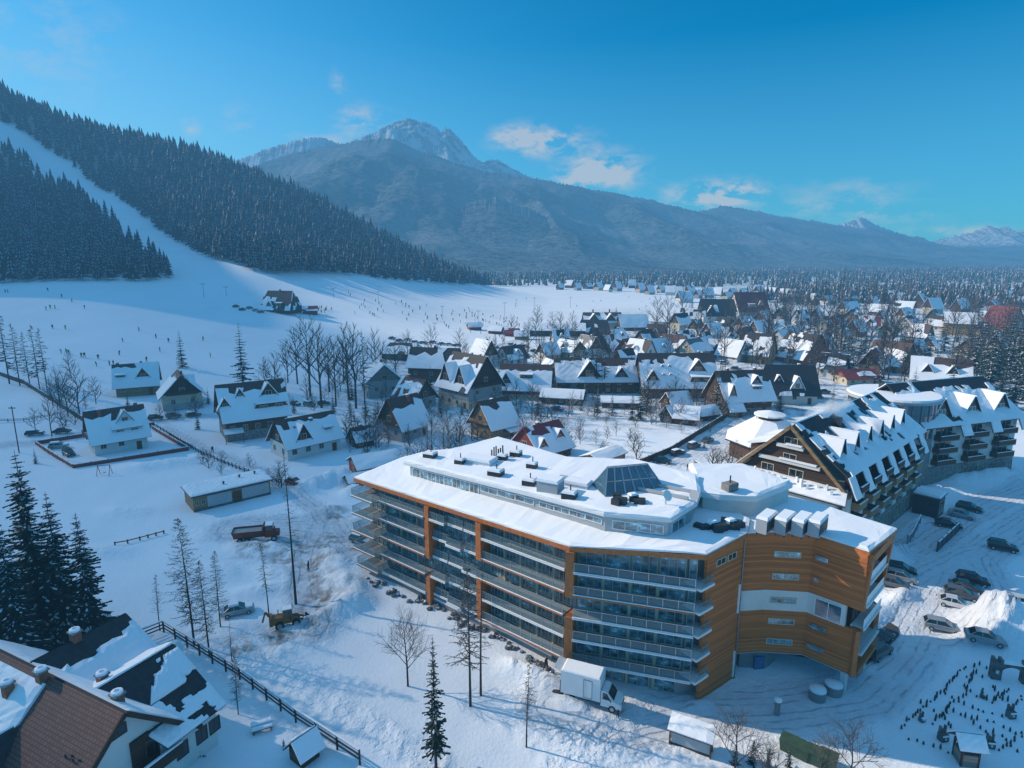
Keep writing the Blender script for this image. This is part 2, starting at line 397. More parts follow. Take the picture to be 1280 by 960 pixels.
# ------------------------------------------------------------------ snow banks and piles (where the photograph shows them)
mound(1243,792,4.0,3.2,3.8,20,.5); mound(1275,806,4.5,3.4,2.6,0,.45); mound(1222,780,2.6,2.2,1.4,0,.5)      # big lit pile
for a in [(395,607,3.5,2.2,2.2,30),(425,600,3.2,2.6,2.6,0),(410,640,4,1.5,1.2,20),(445,617,3,2,1.8,0),          # banks behind the yard
          (300,668,3,1.6,1.0,-30),(262,672,4,1.2,.8,0),(345,690,6,1.4,1.3,-25),(310,690,5,1.5,1.0,-30),(280,715,5,1.5,.9,-20),(345,720,4,1.6,1.2,-30),(325,740,4,1.5,.9,10),
          (415,705,3.5,2.2,1.5,-50),(432,745,4,2,1.7,-40),(440,765,3,1.6,1.3,0),(405,778,4,1.6,1.3,30),(395,795,3,1.3,.9,20),(420,720,2.5,1.6,1.1,0),
          (300,785,3,1.2,.8,0),(330,800,3,1.2,.6,20),(280,800,2.5,1.2,.6,0),(355,815,3,1,.6,0),
          (225,578,6,2.2,1.1,25),(180,585,6,2.4,1.0,10),(120,690,5,1.8,.8,0),(160,640,5,1.8,.6,0),
          (690,868,1.6,1.0,.7,0),(675,858,2.2,.9,.9,-30),(650,846,2.6,1.0,.9,-30),(715,884,1.6,1.0,.6,0),(735,898,2,.8,.5,-20),
          (1095,770,5,1.2,.9,40),(1130,745,3,1.2,1.0,40),(1120,690,4,1.6,1.3,40),(1140,660,5,1.4,1.2,40),(1175,615,5,2,1.5,10),(1220,600,8,2.5,2.0,10),(1160,625,3,1.6,1.3,0),
          (1225,660,4,1.0,.6,40),(930,800,2,1,.4,0),(985,600,5,2,1.2,30),(1265,600,6,2.5,1.6,10),(1150,830,3,1,.5,40),(880,880,2,.8,.4,0),(470,640,3,1.5,1.6,0),(450,655,3,1.5,1.4,0)]:
    mound(*a, rough=.5)
PATHS = {    # centre lines in the photograph -> packed snow, width in metres
 'hotel_road': ([(690,880),(790,905),(870,890),(985,885),(1075,870),(1130,820),(1155,770),(1190,715),(1235,685),(1280,655),(1330,625)], 6.0),
 'car_park': ([(1130,735),(1215,690),(1250,770),(1170,790)], 5.5),
 'car_park_upper': ([(1140,690),(1195,655),(1240,628),(1290,610)], 6.0),
 'village_lane': ([(205,535),(250,560),(300,580),(345,600),(400,640),(455,690)], 3.6),
 'street': ([(-40,560),(60,552),(110,540),(190,530),(240,520),(330,520)], 4.5),
 'village_road': ([(790,600),(850,572),(905,545),(940,520),(985,508)], 6.0),
 'yard': ([(300,660),(360,660),(420,665),(450,690)], 9.0),
 'tracks': ([(700,960),(745,925),(800,885)], 2.2),
 'yard_tracks': ([(395,790),(380,735),(385,690),(400,660)], 4.0),
 'near_tracks': ([(250,790),(380,860),(470,915),(540,955)], 2.0),
 'far_lane': ([(500,455),(600,440),(650,425)], 6.0),
}
LINES = {k: ([at(*p)[:2] for p in v[0]], v[1]) for k, v in PATHS.items()}
def line_dist(x, y, pts):
    d = np.full(x.shape, 1e9)
    for (ax, ay), (bx, by) in zip(pts, pts[1:]):
        vx, vy = bx - ax, by - ay; L = vx * vx + vy * vy + 1e-9
        t = np.clip(((x - ax) * vx + (y - ay) * vy) / L, 0, 1)
        d = np.minimum(d, np.hypot(x - ax - t * vx, y - ay - t * vy))
    return d
RUN = [at(*p)[:2] for p in [(-30,152),(0,163),(60,203),(120,246),(175,290),(225,325),(270,342)]]
RUNW = [42, 42, 40, 38, 38, 44, 58]
def run_dist(x, y):
    d = np.full(np.shape(x), 1e9)
    for i in range(len(RUN) - 1):
        (ax, ay), (bx, by) = RUN[i], RUN[i+1]; vx, vy = bx - ax, by - ay; L = vx * vx + vy * vy
        t = np.clip(((x - ax) * vx + (y - ay) * vy) / L, 0, 1)
        d = np.minimum(d, np.hypot(x - ax - t * vx, y - ay - t * vy) / (RUNW[i] * (1 - t) + RUNW[i+1] * t) * 2)
    return d
def make_ground():
    ys = np.concatenate([np.array([-60, -20, 0, 10, 18]), np.geomspace(24, 12000, 460)]); n = 470
    us = np.linspace(-1, 1, n); us = np.sign(us) * (np.abs(us) ** 1.15)
    Yg, U = np.meshgrid(ys, us, indexing='ij'); X = U * (np.maximum(Yg, 20) * 1.25 + 25); 
    Z = ground_h(X, Yg)
    amp = np.clip(1.2 - np.abs(Yg - 60) / 300, .15, 1)
    road = np.zeros(X.shape); rough = np.zeros(X.shape)
    for k, (pts, w) in LINES.items():
        d = line_dist(X, Yg, pts)
        if k == 'tracks' or k == 'near_tracks': rough = np.maximum(rough, 1 - sstep(w * .5, w * 1.3, d)); continue
        road = np.maximum(road, 1 - sstep(w * .42, w * .75, d))
        rough = np.maximum(rough, (1 - sstep(w * .5, w * 1.2, d)) * sstep(w * .3, w * .55, d) * .8)
    for (mx, my, rx, ry, rot, mh, r) in MOUNDS:
        rough = np.maximum(rough, np.exp(-(((X - mx) / rx) ** 2 + ((Yg - my) / (ry * 1.2)) ** 2)) * .7)
    flat = 1 - np.clip(road * 1.2, 0, 1)
    Z = Z + (fbm(X * .12, Yg * .12, 3) - .45) * .5 * amp * flat * sstep(25, 60, Yg) * (1 - sstep(250, 500, Yg))
    Z = Z + (fbm(X * 1.1, Yg * 1.1, 3) - .42) * .6 * rough * (1 - sstep(110, 170, Yg))
    lane = np.full(X.shape, 1e9)
    for k, (pts, w) in LINES.items(): lane = np.minimum(lane, line_dist(X, Yg, pts))
    lane = np.minimum(lane, 30)
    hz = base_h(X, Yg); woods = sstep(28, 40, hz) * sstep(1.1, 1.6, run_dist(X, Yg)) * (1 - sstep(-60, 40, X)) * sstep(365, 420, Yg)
    dirt = np.zeros(X.shape)
    for px, py, r in [(400,760,3.2),(385,715,3.5),(378,690,3.5),(415,675,3),(355,700,2.5),(345,800,2.5),(395,790,2.2),(300,810,2),(420,645,2.5),(365,680,3),(395,735,3),(440,690,2.5),(320,690,3)]:
        dx, dy = onz(px, py); dirt = np.maximum(dirt, np.exp(-(((X - dx) / r) ** 2 + ((Yg - dy) / r) ** 2)))
    scrub = sstep(150, 190, Yg) * (1 - sstep(480, 620, Yg)) * sstep(-75, -30, X - (Yg - 200) * -.12) * (1 - sstep(400, 900, X)) * .9
    scrub = scrub * (1 - ((Yg > 265) & (X < 40 + (Yg - 265) * .1)) * .9)
    scrub = np.maximum(scrub, sstep(480, 620, Yg) * sstep(190, 300, X - (Yg - 480) * .16) * .9)
    me = bpy.data.meshes.new('snow_ground')
    nr, nc = X.shape; V = np.c_[X.ravel(), Yg.ravel(), Z.ravel()]
    idx = np.arange(nr * nc).reshape(nr, nc)
    F = np.stack([idx[:-1, :-1], idx[:-1, 1:], idx[1:, 1:], idx[1:, :-1]], -1).reshape(-1, 4)
    mesh_np(me, V, F)
    for nm, a in (('packed', road * .8 + .0), ('dirt', dirt), ('rough', rough), ('scrub', scrub), ('lane', lane), ('woods', woods)):
        at_ = me.attributes.new(nm, 'FLOAT', 'POINT'); at_.data.foreach_set('value', a.ravel().astype(np.float32))
    me.materials.append(M['snow_ground']); me.polygons.foreach_set('use_smooth', np.ones(len(F), bool)); me.update()
    return structure(link('snow_ground', me))
def mesh_np(me, V, F):
    V = np.asarray(V, np.float32); F = np.asarray(F, np.int32); k = F.shape[1]
    me.vertices.add(len(V)); me.vertices.foreach_set('co', V.ravel())
    me.loops.add(F.size); me.loops.foreach_set('vertex_index', F.ravel())
    me.polygons.add(len(F)); me.polygons.foreach_set('loop_start', np.arange(0, F.size, k, dtype=np.int32)); me.polygons.foreach_set('loop_total', np.full(len(F), k, np.int32))
    me.update(calc_edges=True)
make_ground()

# ------------------------------------------------------------------ the mountains beyond the valley
def mountain(name, m, crest, depth, base=-10, n=420, nd=46, jag=4, spur=.16, prof=1.25, seed=0, back=900, spurscale=1 / 420.):
    """crest = [(px, py, distance)]: the skyline; the flank falls towards the valley with spurs and gullies"""
    cr = np.array(crest, float); s = np.linspace(0, 1, n); t = np.linspace(0, 1, len(cr))
    ks = np.interp(s, np.r_[0, np.cumsum(np.hypot(np.diff(cr[:, 0]), np.diff(cr[:, 1])))] / np.hypot(np.diff(cr[:, 0]), np.diff(cr[:, 1])).sum(), np.arange(len(cr)))
    px = np.interp(ks, np.arange(len(cr)), cr[:, 0]); py = np.interp(ks, np.arange(len(cr)), cr[:, 1]); Y = np.interp(ks, np.arange(len(cr)), cr[:, 2])
    P = np.array([atY(a, b, c) for a, b, c in zip(px, py, Y)])
    r = np.random.default_rng(seed); JG = r.normal(0, 1, n) * jag + (fbm(P[:, 0] / 60., P[:, 1] / 60. + seed, 3) - .45) * jag * 5
    rows = []
    for j in range(nd + 6):
        if j < 6: d = -back * (1 - j / 6.0); k = (j / 6.0) ** 1.2
        else: d = depth * (j - 6) / (nd - 1); k = 1 - ((j - 6) / (nd - 1)); k = k ** prof
        scale = 1 - d / P[:, 1] * .55          # the flank fans out towards the valley
        x = P[:, 0] * (1 - d / P[:, 1] * .35); y = P[:, 1] - d
        z = base + (P[:, 2] - base) * k + JG * max(0, 1 - abs(j - 6) / 5.0)
        if j > 6:
            nz = fbm(x * spurscale + seed * 3.1, y * spurscale * .45 + seed, 5) / .97; nz = (1 - np.abs(2 * nz - 1)) * .8 - .52 + (fbm(x * spurscale * 4 + seed, y * spurscale * 2, 3) - .43) * .35
            z = z + nz * spur * (P[:, 2] - base) * 2.2 * min(1, (j - 6) / 16.0) * min(1, k * 3)
        rows.append(np.c_[x, y, z])
    V = np.concatenate(rows); nr = len(rows); idx = np.arange(nr * n).reshape(nr, n)
    F = np.stack([idx[:-1, :-1], idx[1:, :-1], idx[1:, 1:], idx[:-1, 1:]], -1).reshape(-1, 4)
    me = bpy.data.meshes.new(name); mesh_np(me, V, F); me.materials.append(M[m]); me.polygons.foreach_set('use_smooth', np.ones(len(F), bool))
    return structure(link(name, me))
mountain('forested_mountain', 'forest_mountain', [(230,230,3300),(320,207,3300),(352,196,3200),(400,184,3100),(450,176,3000),(492,173,3000),(530,190,3000),(600,213,3100),(660,222,3200),(720,233,3300),(800,247,3500),(850,259,3600),(900,272,3700),(960,287,3800),(1040,305,3900),(1120,330,3900)], 1900, nd=60, jag=3, seed=1, n=700)
mountain('forested_spur', 'forest_mountain', [(470,330,2150),(530,282,2100),(575,258,2100),(620,245,2150),(665,262,2150),(720,290,2100),(780,318,2000),(840,344,1900)], 700, nd=34, jag=3, seed=4, n=420, spur=.1)
mountain('long_forested_ridge', 'forest_mountain', [(820,300,5200),(868,266,5200),(905,257,5200),(935,262,5200),(985,272,5300),(1040,280,5400),(1080,288,5500),(1130,300,5500),(1180,318,5400),(1215,331,5200),(1240,340,5000)], 2600, nd=40, jag=6, seed=7, n=500)
mountain('snowy_far_knoll', 'low_snow_ridge', [(1000,300,6600),(1040,284,6600),(1062,277,6600),(1075,272,6600),(1095,281,6600),(1120,290,6600),(1160,300,6600),(1205,315,6600)], 900, nd=20, jag=8, seed=9, n=260)
mountain('rock_peak', 'rock_peak', [(395,196,5200),(430,180,5200),(462,168,5200),(485,157,5300),(500,150,5300),(515,149,5300),(530,152,5300),(543,158,5300),(552,166,5300),(557,160,5300),(563,161,5300),(572,170,5300),(582,182,5300),(592,194,5300),(602,202,5300),(610,200,5300),(618,198,5300),(630,204,5300),(645,213,5300),(662,221,5300),(690,226,5300),(720,240,5300)], 1700, nd=60, jag=6, seed=12, n=640, spur=.20, spurscale=1/300., prof=1.0)
mountain('snowy_ridge', 'snow_ridge', [(260,215,4600),(300,199,4600),(325,189,4600),(345,184,4600),(362,178,4600),(380,173,4600),(398,171,4600),(412,175,4600),(430,182,4600),(450,190,4600)], 900, nd=30, jag=4, seed=15, n=240, spur=.1)
mountain('distant_range', 'snow_ridge', [(1080,312,14000),(1130,300,14000),(1160,302,14000),(1190,296,14000),(1215,291,14000),(1228,286,14000),(1237,282,14000),(1246,286,14000),(1258,285,14000),(1272,290,14000),(1300,286,14000),(1340,295,14000),(1420,305,14000)], 2600, nd=22, jag=22, seed=18, n=320, spur=.25)
mountain('valley_hills', 'forest_mountain', [(1090,320,8000),(1140,314,8000),(1200,312,8000),(1260,308,8000),(1320,306,8000),(1420,306,8000)], 2600, nd=22, jag=6, seed=21, n=260, spur=.2)
mountain('snow_field_hill', 'low_snow_ridge', [(1196,322,6900),(1212,313,6900),(1226,310,6900),(1238,314,6900),(1250,324,6900)], 500, base=60, nd=14, jag=2, seed=23, n=60, spur=.05)
# ------------------------------------------------------------------ trees
def rnd(a, b): return random.uniform(a, b)
def conifer_low(h, r, tiers=5, sides=7, seed=0, snowy=.5):
    """a small spruce: ragged skirts of foliage one above another, snow lying on the upper side of each"""
    q = random.Random(seed); V = []; F = []; MI = []
    V += [(.12, 0, 0), (-.06, .1, 0), (-.06, -.1, 0), (0, 0, h * .5)]; F += [(0, 1, 3), (1, 2, 3), (2, 0, 3)]; MI += [2] * 3
    for k in range(tiers):
        z0 = h * (.10 + .80 * k / tiers); z1 = min(h, z0 + h * (1.55 / tiers)); rr = r * (1 - k / tiers) ** .85 + .12 * r * (1 - k / tiers)
        o = len(V); V.append((q.uniform(-.05, .05) * r, q.uniform(-.05, .05) * r, z1))
        n = sides * 2
        for i in range(n):
            a = 2 * math.pi * (i + q.uniform(-.3, .3)) / n; k2 = (1.0 if i % 2 == 0 else .52) * q.uniform(.75, 1.2)
            V.append((math.cos(a) * rr * k2, math.sin(a) * rr * k2, z0 + (q.uniform(-.02, .03) * h if i % 2 == 0 else .05 * h)))
        for i in range(n): F.append((o, o + 1 + i, o + 1 + (i + 1) % n)); MI.append(0)
        for i in range(0, n, 2):        # snow pads along the boughs
            if q.random() > snowy: continue
            tip = Vector(V[o + 1 + i]); top = Vector(V[o]); l = V[o + 1 + (i + 1) % n]; rgt = V[o + 1 + (i - 1) % n]
            a = tip.lerp(top, q.uniform(.02, .15)) ; b = tip.lerp(top, q.uniform(.5, .8)); c = Vector(l).lerp(b, .55); d = Vector(rgt).lerp(b, .55)
            up = Vector((0, 0, .05 + .012 * h)); s = len(V)
            V += [tuple(a + up), tuple(c + up), tuple(b + up), tuple(d + up)]; F += [(s, s+1, s+2), (s, s+2, s+3)]; MI += [1, 1]
    return V, F, MI
def tri_mesh(name, V, F, MI, mats):
    me = bpy.data.meshes.new(name); me.from_pydata(V, [], F)
    for m in mats: me.materials.append(m)
    me.polygons.foreach_set('material_index', MI); me.update(); return me
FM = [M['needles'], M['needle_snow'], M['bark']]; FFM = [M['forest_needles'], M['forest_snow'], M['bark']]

# ---- the wood on the hillside: nearest trees one by one, the rest one mass
def forest_points():
    pts = []
    foot = [at(*p)[:2] for p in [(-60,352),(0,354),(60,352),(120,351),(170,352),(210,350)]]
    edge = [at(*p)[:2] for p in [(312,343),(360,342),(440,344),(520,352),(575,357),(606,358)]]
    n = 110000
    x = rng.uniform(-1050, 60, n); y = rng.uniform(330, 1060, n)
    d = run_dist(x, y); ok = d > 1.0
    # front edges of the wood: left block before the run, right block behind it
    fx = np.array([p[0] for p in foot]); fy = np.array([p[1] for p in foot])
    ex = np.array([p[0] for p in edge]); ey = np.array([p[1] for p in edge])
    ax = np.array([p[0] for p in RUN]); ay = np.array([p[1] for p in RUN])
    order = np.argsort(ay)
    runx = np.interp(y, ay[order], ax[order])
    left = (x < runx) & (y > np.interp(x, fx, fy, left=fy[0], right=9e9)) & (x < fx[-1] + 4)
    right = (x > runx) & (y > np.interp(x, ex, ey, left=ey[0] - 5, right=9e9)) & (x < ex[-1])
    ok &= left | right
    # below the crest line on the far side nothing shows
    z = base_h(x, y); ok &= (z > 4)
    x, y, z = x[ok], y[ok], z[ok]
    px = 640 + FPX * x / (y * math.cos(PITCH) - (z - CAM_H) * math.sin(PITCH)); ok = px > -150
    x, y, z = x[ok], y[ok], z[ok]
    # keep a spacing of about 7 m on a grid
    cell = {}; keep = []
    for i in range(len(x)):
        g = 4.7 + (y[i] - 350) * .004
        k = (int(x[i] / g), int(y[i] / g))
        if k in cell: continue
        cell[k] = 1; keep.append(i)
    return x[keep], y[keep], z[keep]
def make_forest():
    x, y, z = forest_points(); n = len(x)
    zb = z
    h = (rng.uniform(11, 18, n) + rng.exponential(2.2, n).clip(0, 8)) * (.85 + .3 * fbm(x / 60, y / 60, 2)); rr = h * rng.uniform(.15, .22, n)
    px = 640 + FPX * x / (y * .98 - (z - CAM_H) * .2); py = np.array([pix(a, b, c + hh)[1] for a, b, c, hh in zip(x, y, z, h)])
    infr = (px > 3) & (px < 700)
    app = np.where(infr, h / y, 0)
    # those nearest, at the edges of the wood, are things of their own
    cand = np.argsort(-(app + rng.uniform(0, .004, n))); pick = []
    for i in cand:
        if len(pick) >= 250: break
        pick.append(i)
    pick = set(int(i) for i in pick)
    var = [conifer_low(20, 3.7, 8, 7, seed=i, snowy=.62) for i in range(6)]
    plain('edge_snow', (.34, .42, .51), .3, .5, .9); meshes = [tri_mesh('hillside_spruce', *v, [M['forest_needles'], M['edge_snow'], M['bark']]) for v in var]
    for c, i in enumerate(sorted(pick, key=lambda i: px[i])):
        o = bpy.data.objects.new('hillside_spruce', meshes[c % 6]); COL.objects.link(o)
        o.location = (x[i], y[i], zb[i] - .4); s = h[i] / 20; o.scale = (s * rnd(.95, 1.35), s * rnd(.95, 1.35), s); o.rotation_euler = (0, 0, rnd(0, 6.28))
        tall = 'tall' if h[i] > 18.5 else 'short'
        if px[i] < 70: w = 'at the left foot of the wooded hill'
        elif px[i] < 150: w = 'in the wood edge left of the ski run'
        elif px[i] < 225: w = 'on the wood corner where the ski run opens'
        elif px[i] < 330: w = 'above the dark slope lodge right of the run'
        elif px[i] < 430: w = 'in the wood edge above the upper piste'
        else: w = 'in the tapering right end of the hillside wood'
        tag(o, f"{tall} snow-dusted spruce {w}", 'tree', 'spruces along the front of the hillside wood', auto=True, loc=(x[i], y[i], zb[i]))
    rest = [i for i in range(n) if i not in pick]
    far = [conifer_low(20, 3.7, 4, 5, seed=40 + i, snowy=.38) for i in range(8)]
    Vs = []; Fs = []; Ms = []; off = 0
    R_ = np.array(rest); which = rng.integers(0, 8, len(R_))
    for k in range(8):
        ids = R_[which == k]; V, F, MI = far[k]; V = np.array(V); F = np.array(F)
        a = rng.uniform(0, 6.28, len(ids)); s = h[ids] / 20; w = s * rng.uniform(.95, 1.4, len(ids)); ca, sa = np.cos(a), np.sin(a)
        X = (V[None, :, 0] * ca[:, None] - V[None, :, 1] * sa[:, None]) * w[:, None] + x[ids][:, None]
        Yy = (V[None, :, 0] * sa[:, None] + V[None, :, 1] * ca[:, None]) * w[:, None] + y[ids][:, None]
        Z = V[None, :, 2] * s[:, None] + zb[ids][:, None] - .4
        Vs.append(np.stack([X, Yy, Z], -1).reshape(-1, 3)); m = len(V)
        Fs.append((F[None] + (np.arange(len(ids)) * m)[:, None, None] + off).reshape(-1, 3)); off += m * len(ids)
        Ms.append(np.tile(np.array(MI), len(ids)))
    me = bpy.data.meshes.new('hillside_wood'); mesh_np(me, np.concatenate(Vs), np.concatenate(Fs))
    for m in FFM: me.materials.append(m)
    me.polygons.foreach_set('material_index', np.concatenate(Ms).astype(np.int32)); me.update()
    o = stuff(link('hillside_wood', me)); o['label'] = 'dense snow-dusted spruce wood covering the steep hill'; o['category'] = 'wood'
    print('FOREST', n, len(rest))
make_forest()

# ---- detailed trees, built once each and copied
def spruce(name, h, r, whorls, per, seed, fans=5, snowy=.6, bare=.06):
    q = random.Random(seed); root = bpy.data.objects.new(name, None); COL.objects.link(root)
    tr = MB(); pts = [(q.uniform(-.02, .02) * h * .2, q.uniform(-.02, .02) * h * .2, h * i / 6) for i in range(7)]; pts[0] = (0, 0, -.3)
    for i in range(6): tr.tube(pts[i], pts[i+1], max(.03, h * .011 * (1 - i / 6.3)), max(.02, h * .011 * (1 - (i + 1) / 6.3)), 6)
    tr.build('trunk', M['bark'], root, True)
    cr = MB(); sn = cr
    for k in range(whorls):
        t = (k + q.uniform(-.3, .3)) / whorls; z = h * (bare + (1 - bare) * t); L = r * (1 - t) ** .8 * q.uniform(.66, 1.14) + .15
        for j in range(per):
            if q.random() < .10: continue
            a = 2 * math.pi * (j + q.uniform(-.35, .35)) / per + k * 1.3; l = L * q.uniform(.5, 1.15) * (1 + .14 * math.sin(a * 2 + t * 9 + seed))
            ca, sa = math.cos(a), math.sin(a); droop = -.28 - .25 * (1 - t) + q.uniform(-.12, .12); base = Vector((0, 0, z))
            prev = base; npt = 3
            for s in range(1, npt + 1):
                f = s / npt; p = Vector((ca * l * f, sa * l * f, z + droop * l * f + .22 * l * f * f)); wdt = l * .20 * (1.15 - f * .6)
                side = Vector((-sa, ca, 0)) * wdt; dn = Vector((0, 0, -wdt * .75))
                for e in (-1, 1):
                    aa = prev + side * e * .5 + dn * q.uniform(.3, 1.1); bb = p + side * e * q.uniform(.6, 1.4) + dn * q.uniform(.5, 1.2)
                    cr.tri(prev, bb, p, 0) if e > 0 else cr.tri(prev, p, bb, 0)
                    cr.tri(prev, aa, bb, 0) if e > 0 else cr.tri(prev, bb, aa, 0)
                for _ in range(fans // 2):     # needles hanging under the bough
                    f2 = q.random(); c0 = prev.lerp(p, f2); d0 = Vector((q.uniform(-.5, .5), q.uniform(-.5, .5), -1)).normalized() * wdt * q.uniform(1.0, 2.2)
                    e0 = Vector((-sa, ca, 0)) * wdt * q.uniform(.2, .5); cr.tri(c0 - e0, c0 + e0, c0 + d0, 0)
                if q.random() < snowy:
                    k1 = q.uniform(.30, .62); up = Vector((0, 0, .05 + .02 * l)); m0 = prev.lerp(p, q.uniform(0, .25)); m1 = prev.lerp(p, q.uniform(.8, 1.08))
                    mid = m0.lerp(m1, .5)
                    sn.add([m0 + up, mid + side * k1 + up * .6, m1 + up * .7, mid - side * k1 + up * .6], [(0, 1, 2), (0, 2, 3)], 1)
                prev = p
    cr.build('crown', [M['needles'], M['needle_snow']], root)
    return reg(root)
def bare_crown(mb, q, p, d, l, r, lev, maxlev, spread=.65, n=None, up=.15):
    """one limb and everything that grows from it"""
    segs = 2; pp = Vector(p); dd = Vector(d)
    pts = [pp.copy()]
    for s in range(segs):
        dd = (dd + Vector((q.uniform(-.14, .14), q.uniform(-.14, .14), q.uniform(-.05, .12) + up * .3))).normalized(); pp = pp + dd * (l / segs); pts.append(pp.copy())
    sides = 5 if lev == 0 else (4 if lev == 1 else 3)
    for s in range(segs): mb.tube(pts[s], pts[s+1], r * (1 - .38 * s / segs), r * (1 - .38 * (s + 1) / segs), sides)
    if lev >= maxlev: return
    k = n[lev] if n else 4
    for i in range(k):
        f = .3 + .7 * (i + q.random() * .6) / k; f = min(1, f); c = pts[0].lerp(pts[1], f * 2) if f < .5 else pts[1].lerp(pts[2], f * 2 - 1)
        a = q.uniform(0, 6.28); o = dd.orthogonal().normalized(); o2 = dd.cross(o)
        nd = (dd * (1 - spread * .5) + (o * math.cos(a) + o2 * math.sin(a)) * spread + Vector((0, 0, up))).normalized()
        bare_crown(mb, q, c, nd, l * q.uniform(.45, .68), r * .48, lev + 1, maxlev, spread, n, up)
def leafless(name, h, seed, n=(7, 5, 5, 4), trunk=.42, mat='grey_twig', r=None, spread=.62, up=.16, fine=.9):
    q = random.Random(seed); root = bpy.data.objects.new(name, None); COL.objects.link(root)
    r = r or h * .014; tr = MB(); top = Vector((q.uniform(-.3, .3), q.uniform(-.3, .3), h * .93)); cr = MB()
    P = [Vector((0, 0, -.3)), Vector((q.uniform(-.1, .1), q.uniform(-.1, .1), h * .3)), Vector((q.uniform(-.25, .25), q.uniform(-.25, .25), h * .6)), top]
    R4 = [r, r * .8, r * .45, r * .12]
    for i in range(3): tr.tube(P[i], P[i+1], R4[i], R4[i+1], 6)
    tr.build('trunk', M['bark'] if mat != 'frost_twig' else M['pale_bark'], root, True)
    for i in range(n[0]):
        f = trunk + (1 - trunk) * (i + q.random() * .5) / n[0]; z = f * 3 * .93 / .93
        s = min(2, int(f * 3)); c = P[s].lerp(P[s+1], f * 3 - s); a = i * 2.4 + q.uniform(-.4, .4)
        d = Vector((math.cos(a), math.sin(a), .75 + .6 * f)).normalized()
        bare_crown(cr, q, c, d, h * (.44 - .28 * (f - trunk) / (1 - trunk)) * q.uniform(.8, 1.1) * spread * 1.4, r * (.42 if h < 12 and h > 10 else .62) * (1.15 - f * .7), 1, len(n) - 1, spread, n, up)
    cr.build('crown', M[mat], root); return reg(root)
def larch(name, h, seed, branches=80, r=1.8, start=.22, twigs=6, dead=False, thick=1.0, mat='twig'):
    q = random.Random(seed); root = bpy.data.objects.new(name, None); COL.objects.link(root)
    tr = MB(); bend = (q.uniform(-.03, .03) * h, q.uniform(-.03, .03) * h); f = lambda t: Vector((bend[0] * t * t, bend[1] * t * t, h * t - .2 * (t == 0)))
    for i in range(8): tr.tube(f(i / 8), f((i + 1) / 8), max(.02, h * .0095 * (1 - i / 8.4)), max(.015, h * .0095 * (1 - (i + 1) / 8.4)), 6)
    tr.build('trunk', M['bark'], root, True); cr = MB()
    for k in range(branches):
        t = start + (1 - start) * ((k + q.random()) / branches) ** .9
        l = r * ((1 - t) / (1 - start)) ** .6 * q.uniform(.45, 1.1) * (min(1, (t - start) * 6 + .45)) + .12
        if dead and q.random() < .35: l *= .35
        a = q.uniform(0, 6.28); c = f(min(1, t)); d = Vector((math.cos(a), math.sin(a), q.uniform(-.28, .12)))
        m = c + d * l * .6; e = c + d * l + Vector((0, 0, l * q.uniform(-.05, .2)))
        rb = .034 * thick * (1.2 - t); cr.tube(c, m, rb, rb * .7, 3); cr.tube(m, e, rb * .7, rb * .3, 3)
        for s in range(twigs):
            u = q.uniform(.2, 1); b = c.lerp(m, u / .6) if u < .6 else m.lerp(e, (u - .6) / .4)
            g = Vector((d.x * .4 + q.uniform(-.7, .7), d.y * .4 + q.uniform(-.7, .7), q.uniform(-.75, .15))) * q.uniform(.2, .5) * max(.5, l * .42)
            cr.tube(b, b + g, .018 * thick, .008 * thick, 3)
    cr.build('crown', M[mat], root); return reg(root)
def proto_away(o): return o
# (the first placing moves the tree that was built, later placings copy it)
USED = {}
def plant(src, px, py, scale=1.0, label='', cat='tree', group=None, auto=True, xyz=None):
    x, y, _ = xyz or at(px, py); z = gh(x, y) - .05
    if src.name not in USED:
        USED[src.name] = 1; src.location = (x, y, z); src.rotation_euler = (0, 0, rnd(0, 6.28)); src.scale = (scale,) * 3
        tag(src, label, cat, group, auto, (x, y, z)); return src
    return dup(src, (x, y, z), rnd(0, 6.28), scale, label, group, auto) if not label else _lab(dup(src, (x, y, z), rnd(0, 6.28), scale, label, group, auto), cat)
def _lab(o, cat): o['category'] = cat; return o

# foreground
big_a = spruce('spruce_tree', 24, 4.6, 46, 9, 3, fans=7, snowy=.62, bare=.04); big_b = spruce('spruce_tree', 20, 4.0, 40, 9, 5, fans=7, snowy=.66, bare=.04)
g = 'great snowy spruces at the left edge'
def hfit(src, hh, px, py, hp, **k):
    x, y, z = at(px, py); lo, hi = .1, 4.0
    for _ in range(30):
        m = (lo + hi) / 2
        if py - pix(x, y, z + hh * m)[1] > hp: hi = m
        else: lo = m
    return plant(src, px, py, lo, **k)
hfit(big_a, 24, 58, 808, 246, label='tallest dark spruce loaded with snow behind the brown tiled house', group=g, auto=False)
hfit(big_a, 24, 4, 830, 226, label='tall dark snowy spruce at the left edge beside the tallest one', group=g, auto=False)
hfit(big_b, 20, 116, 792, 152, label='shorter broad snowy spruce, rightmost of the great spruces at left', group=g, auto=False)
hfit(big_b, 20, 86, 800, 186, label='middle spruce crowded against the tallest snowy one, nearest the back wing roof', group=g, auto=False)
hfit(big_b, 20, 30, 838, 190, label='snowy spruce low in front of the two tallest ones at left', group=g, auto=False)
thin = spruce('spruce_tree', 17, 1.75, 30, 7, 8, fans=5, snowy=.30, bare=.16)
hfit(thin, 17, 545, 960, 166, label='slender ragged spruce standing alone in the snow before the orange hotel', auto=False)
lar = [larch('larch_tree', 16, 21, 240, 2.9, .16, 13), larch('larch_tree', 15, 22, 190, 2.4, .22, 12), larch('larch_tree', 13, 23, 110, 1.9, .30, 9, True), larch('larch_tree', 18, 24, 60, 1.3, .34, 6, True), larch('larch_tree', 14, 25, 150, 2.3, .28, 12, False, 1.4)]
gl = 'bare larches in the snowy yard and lawn'
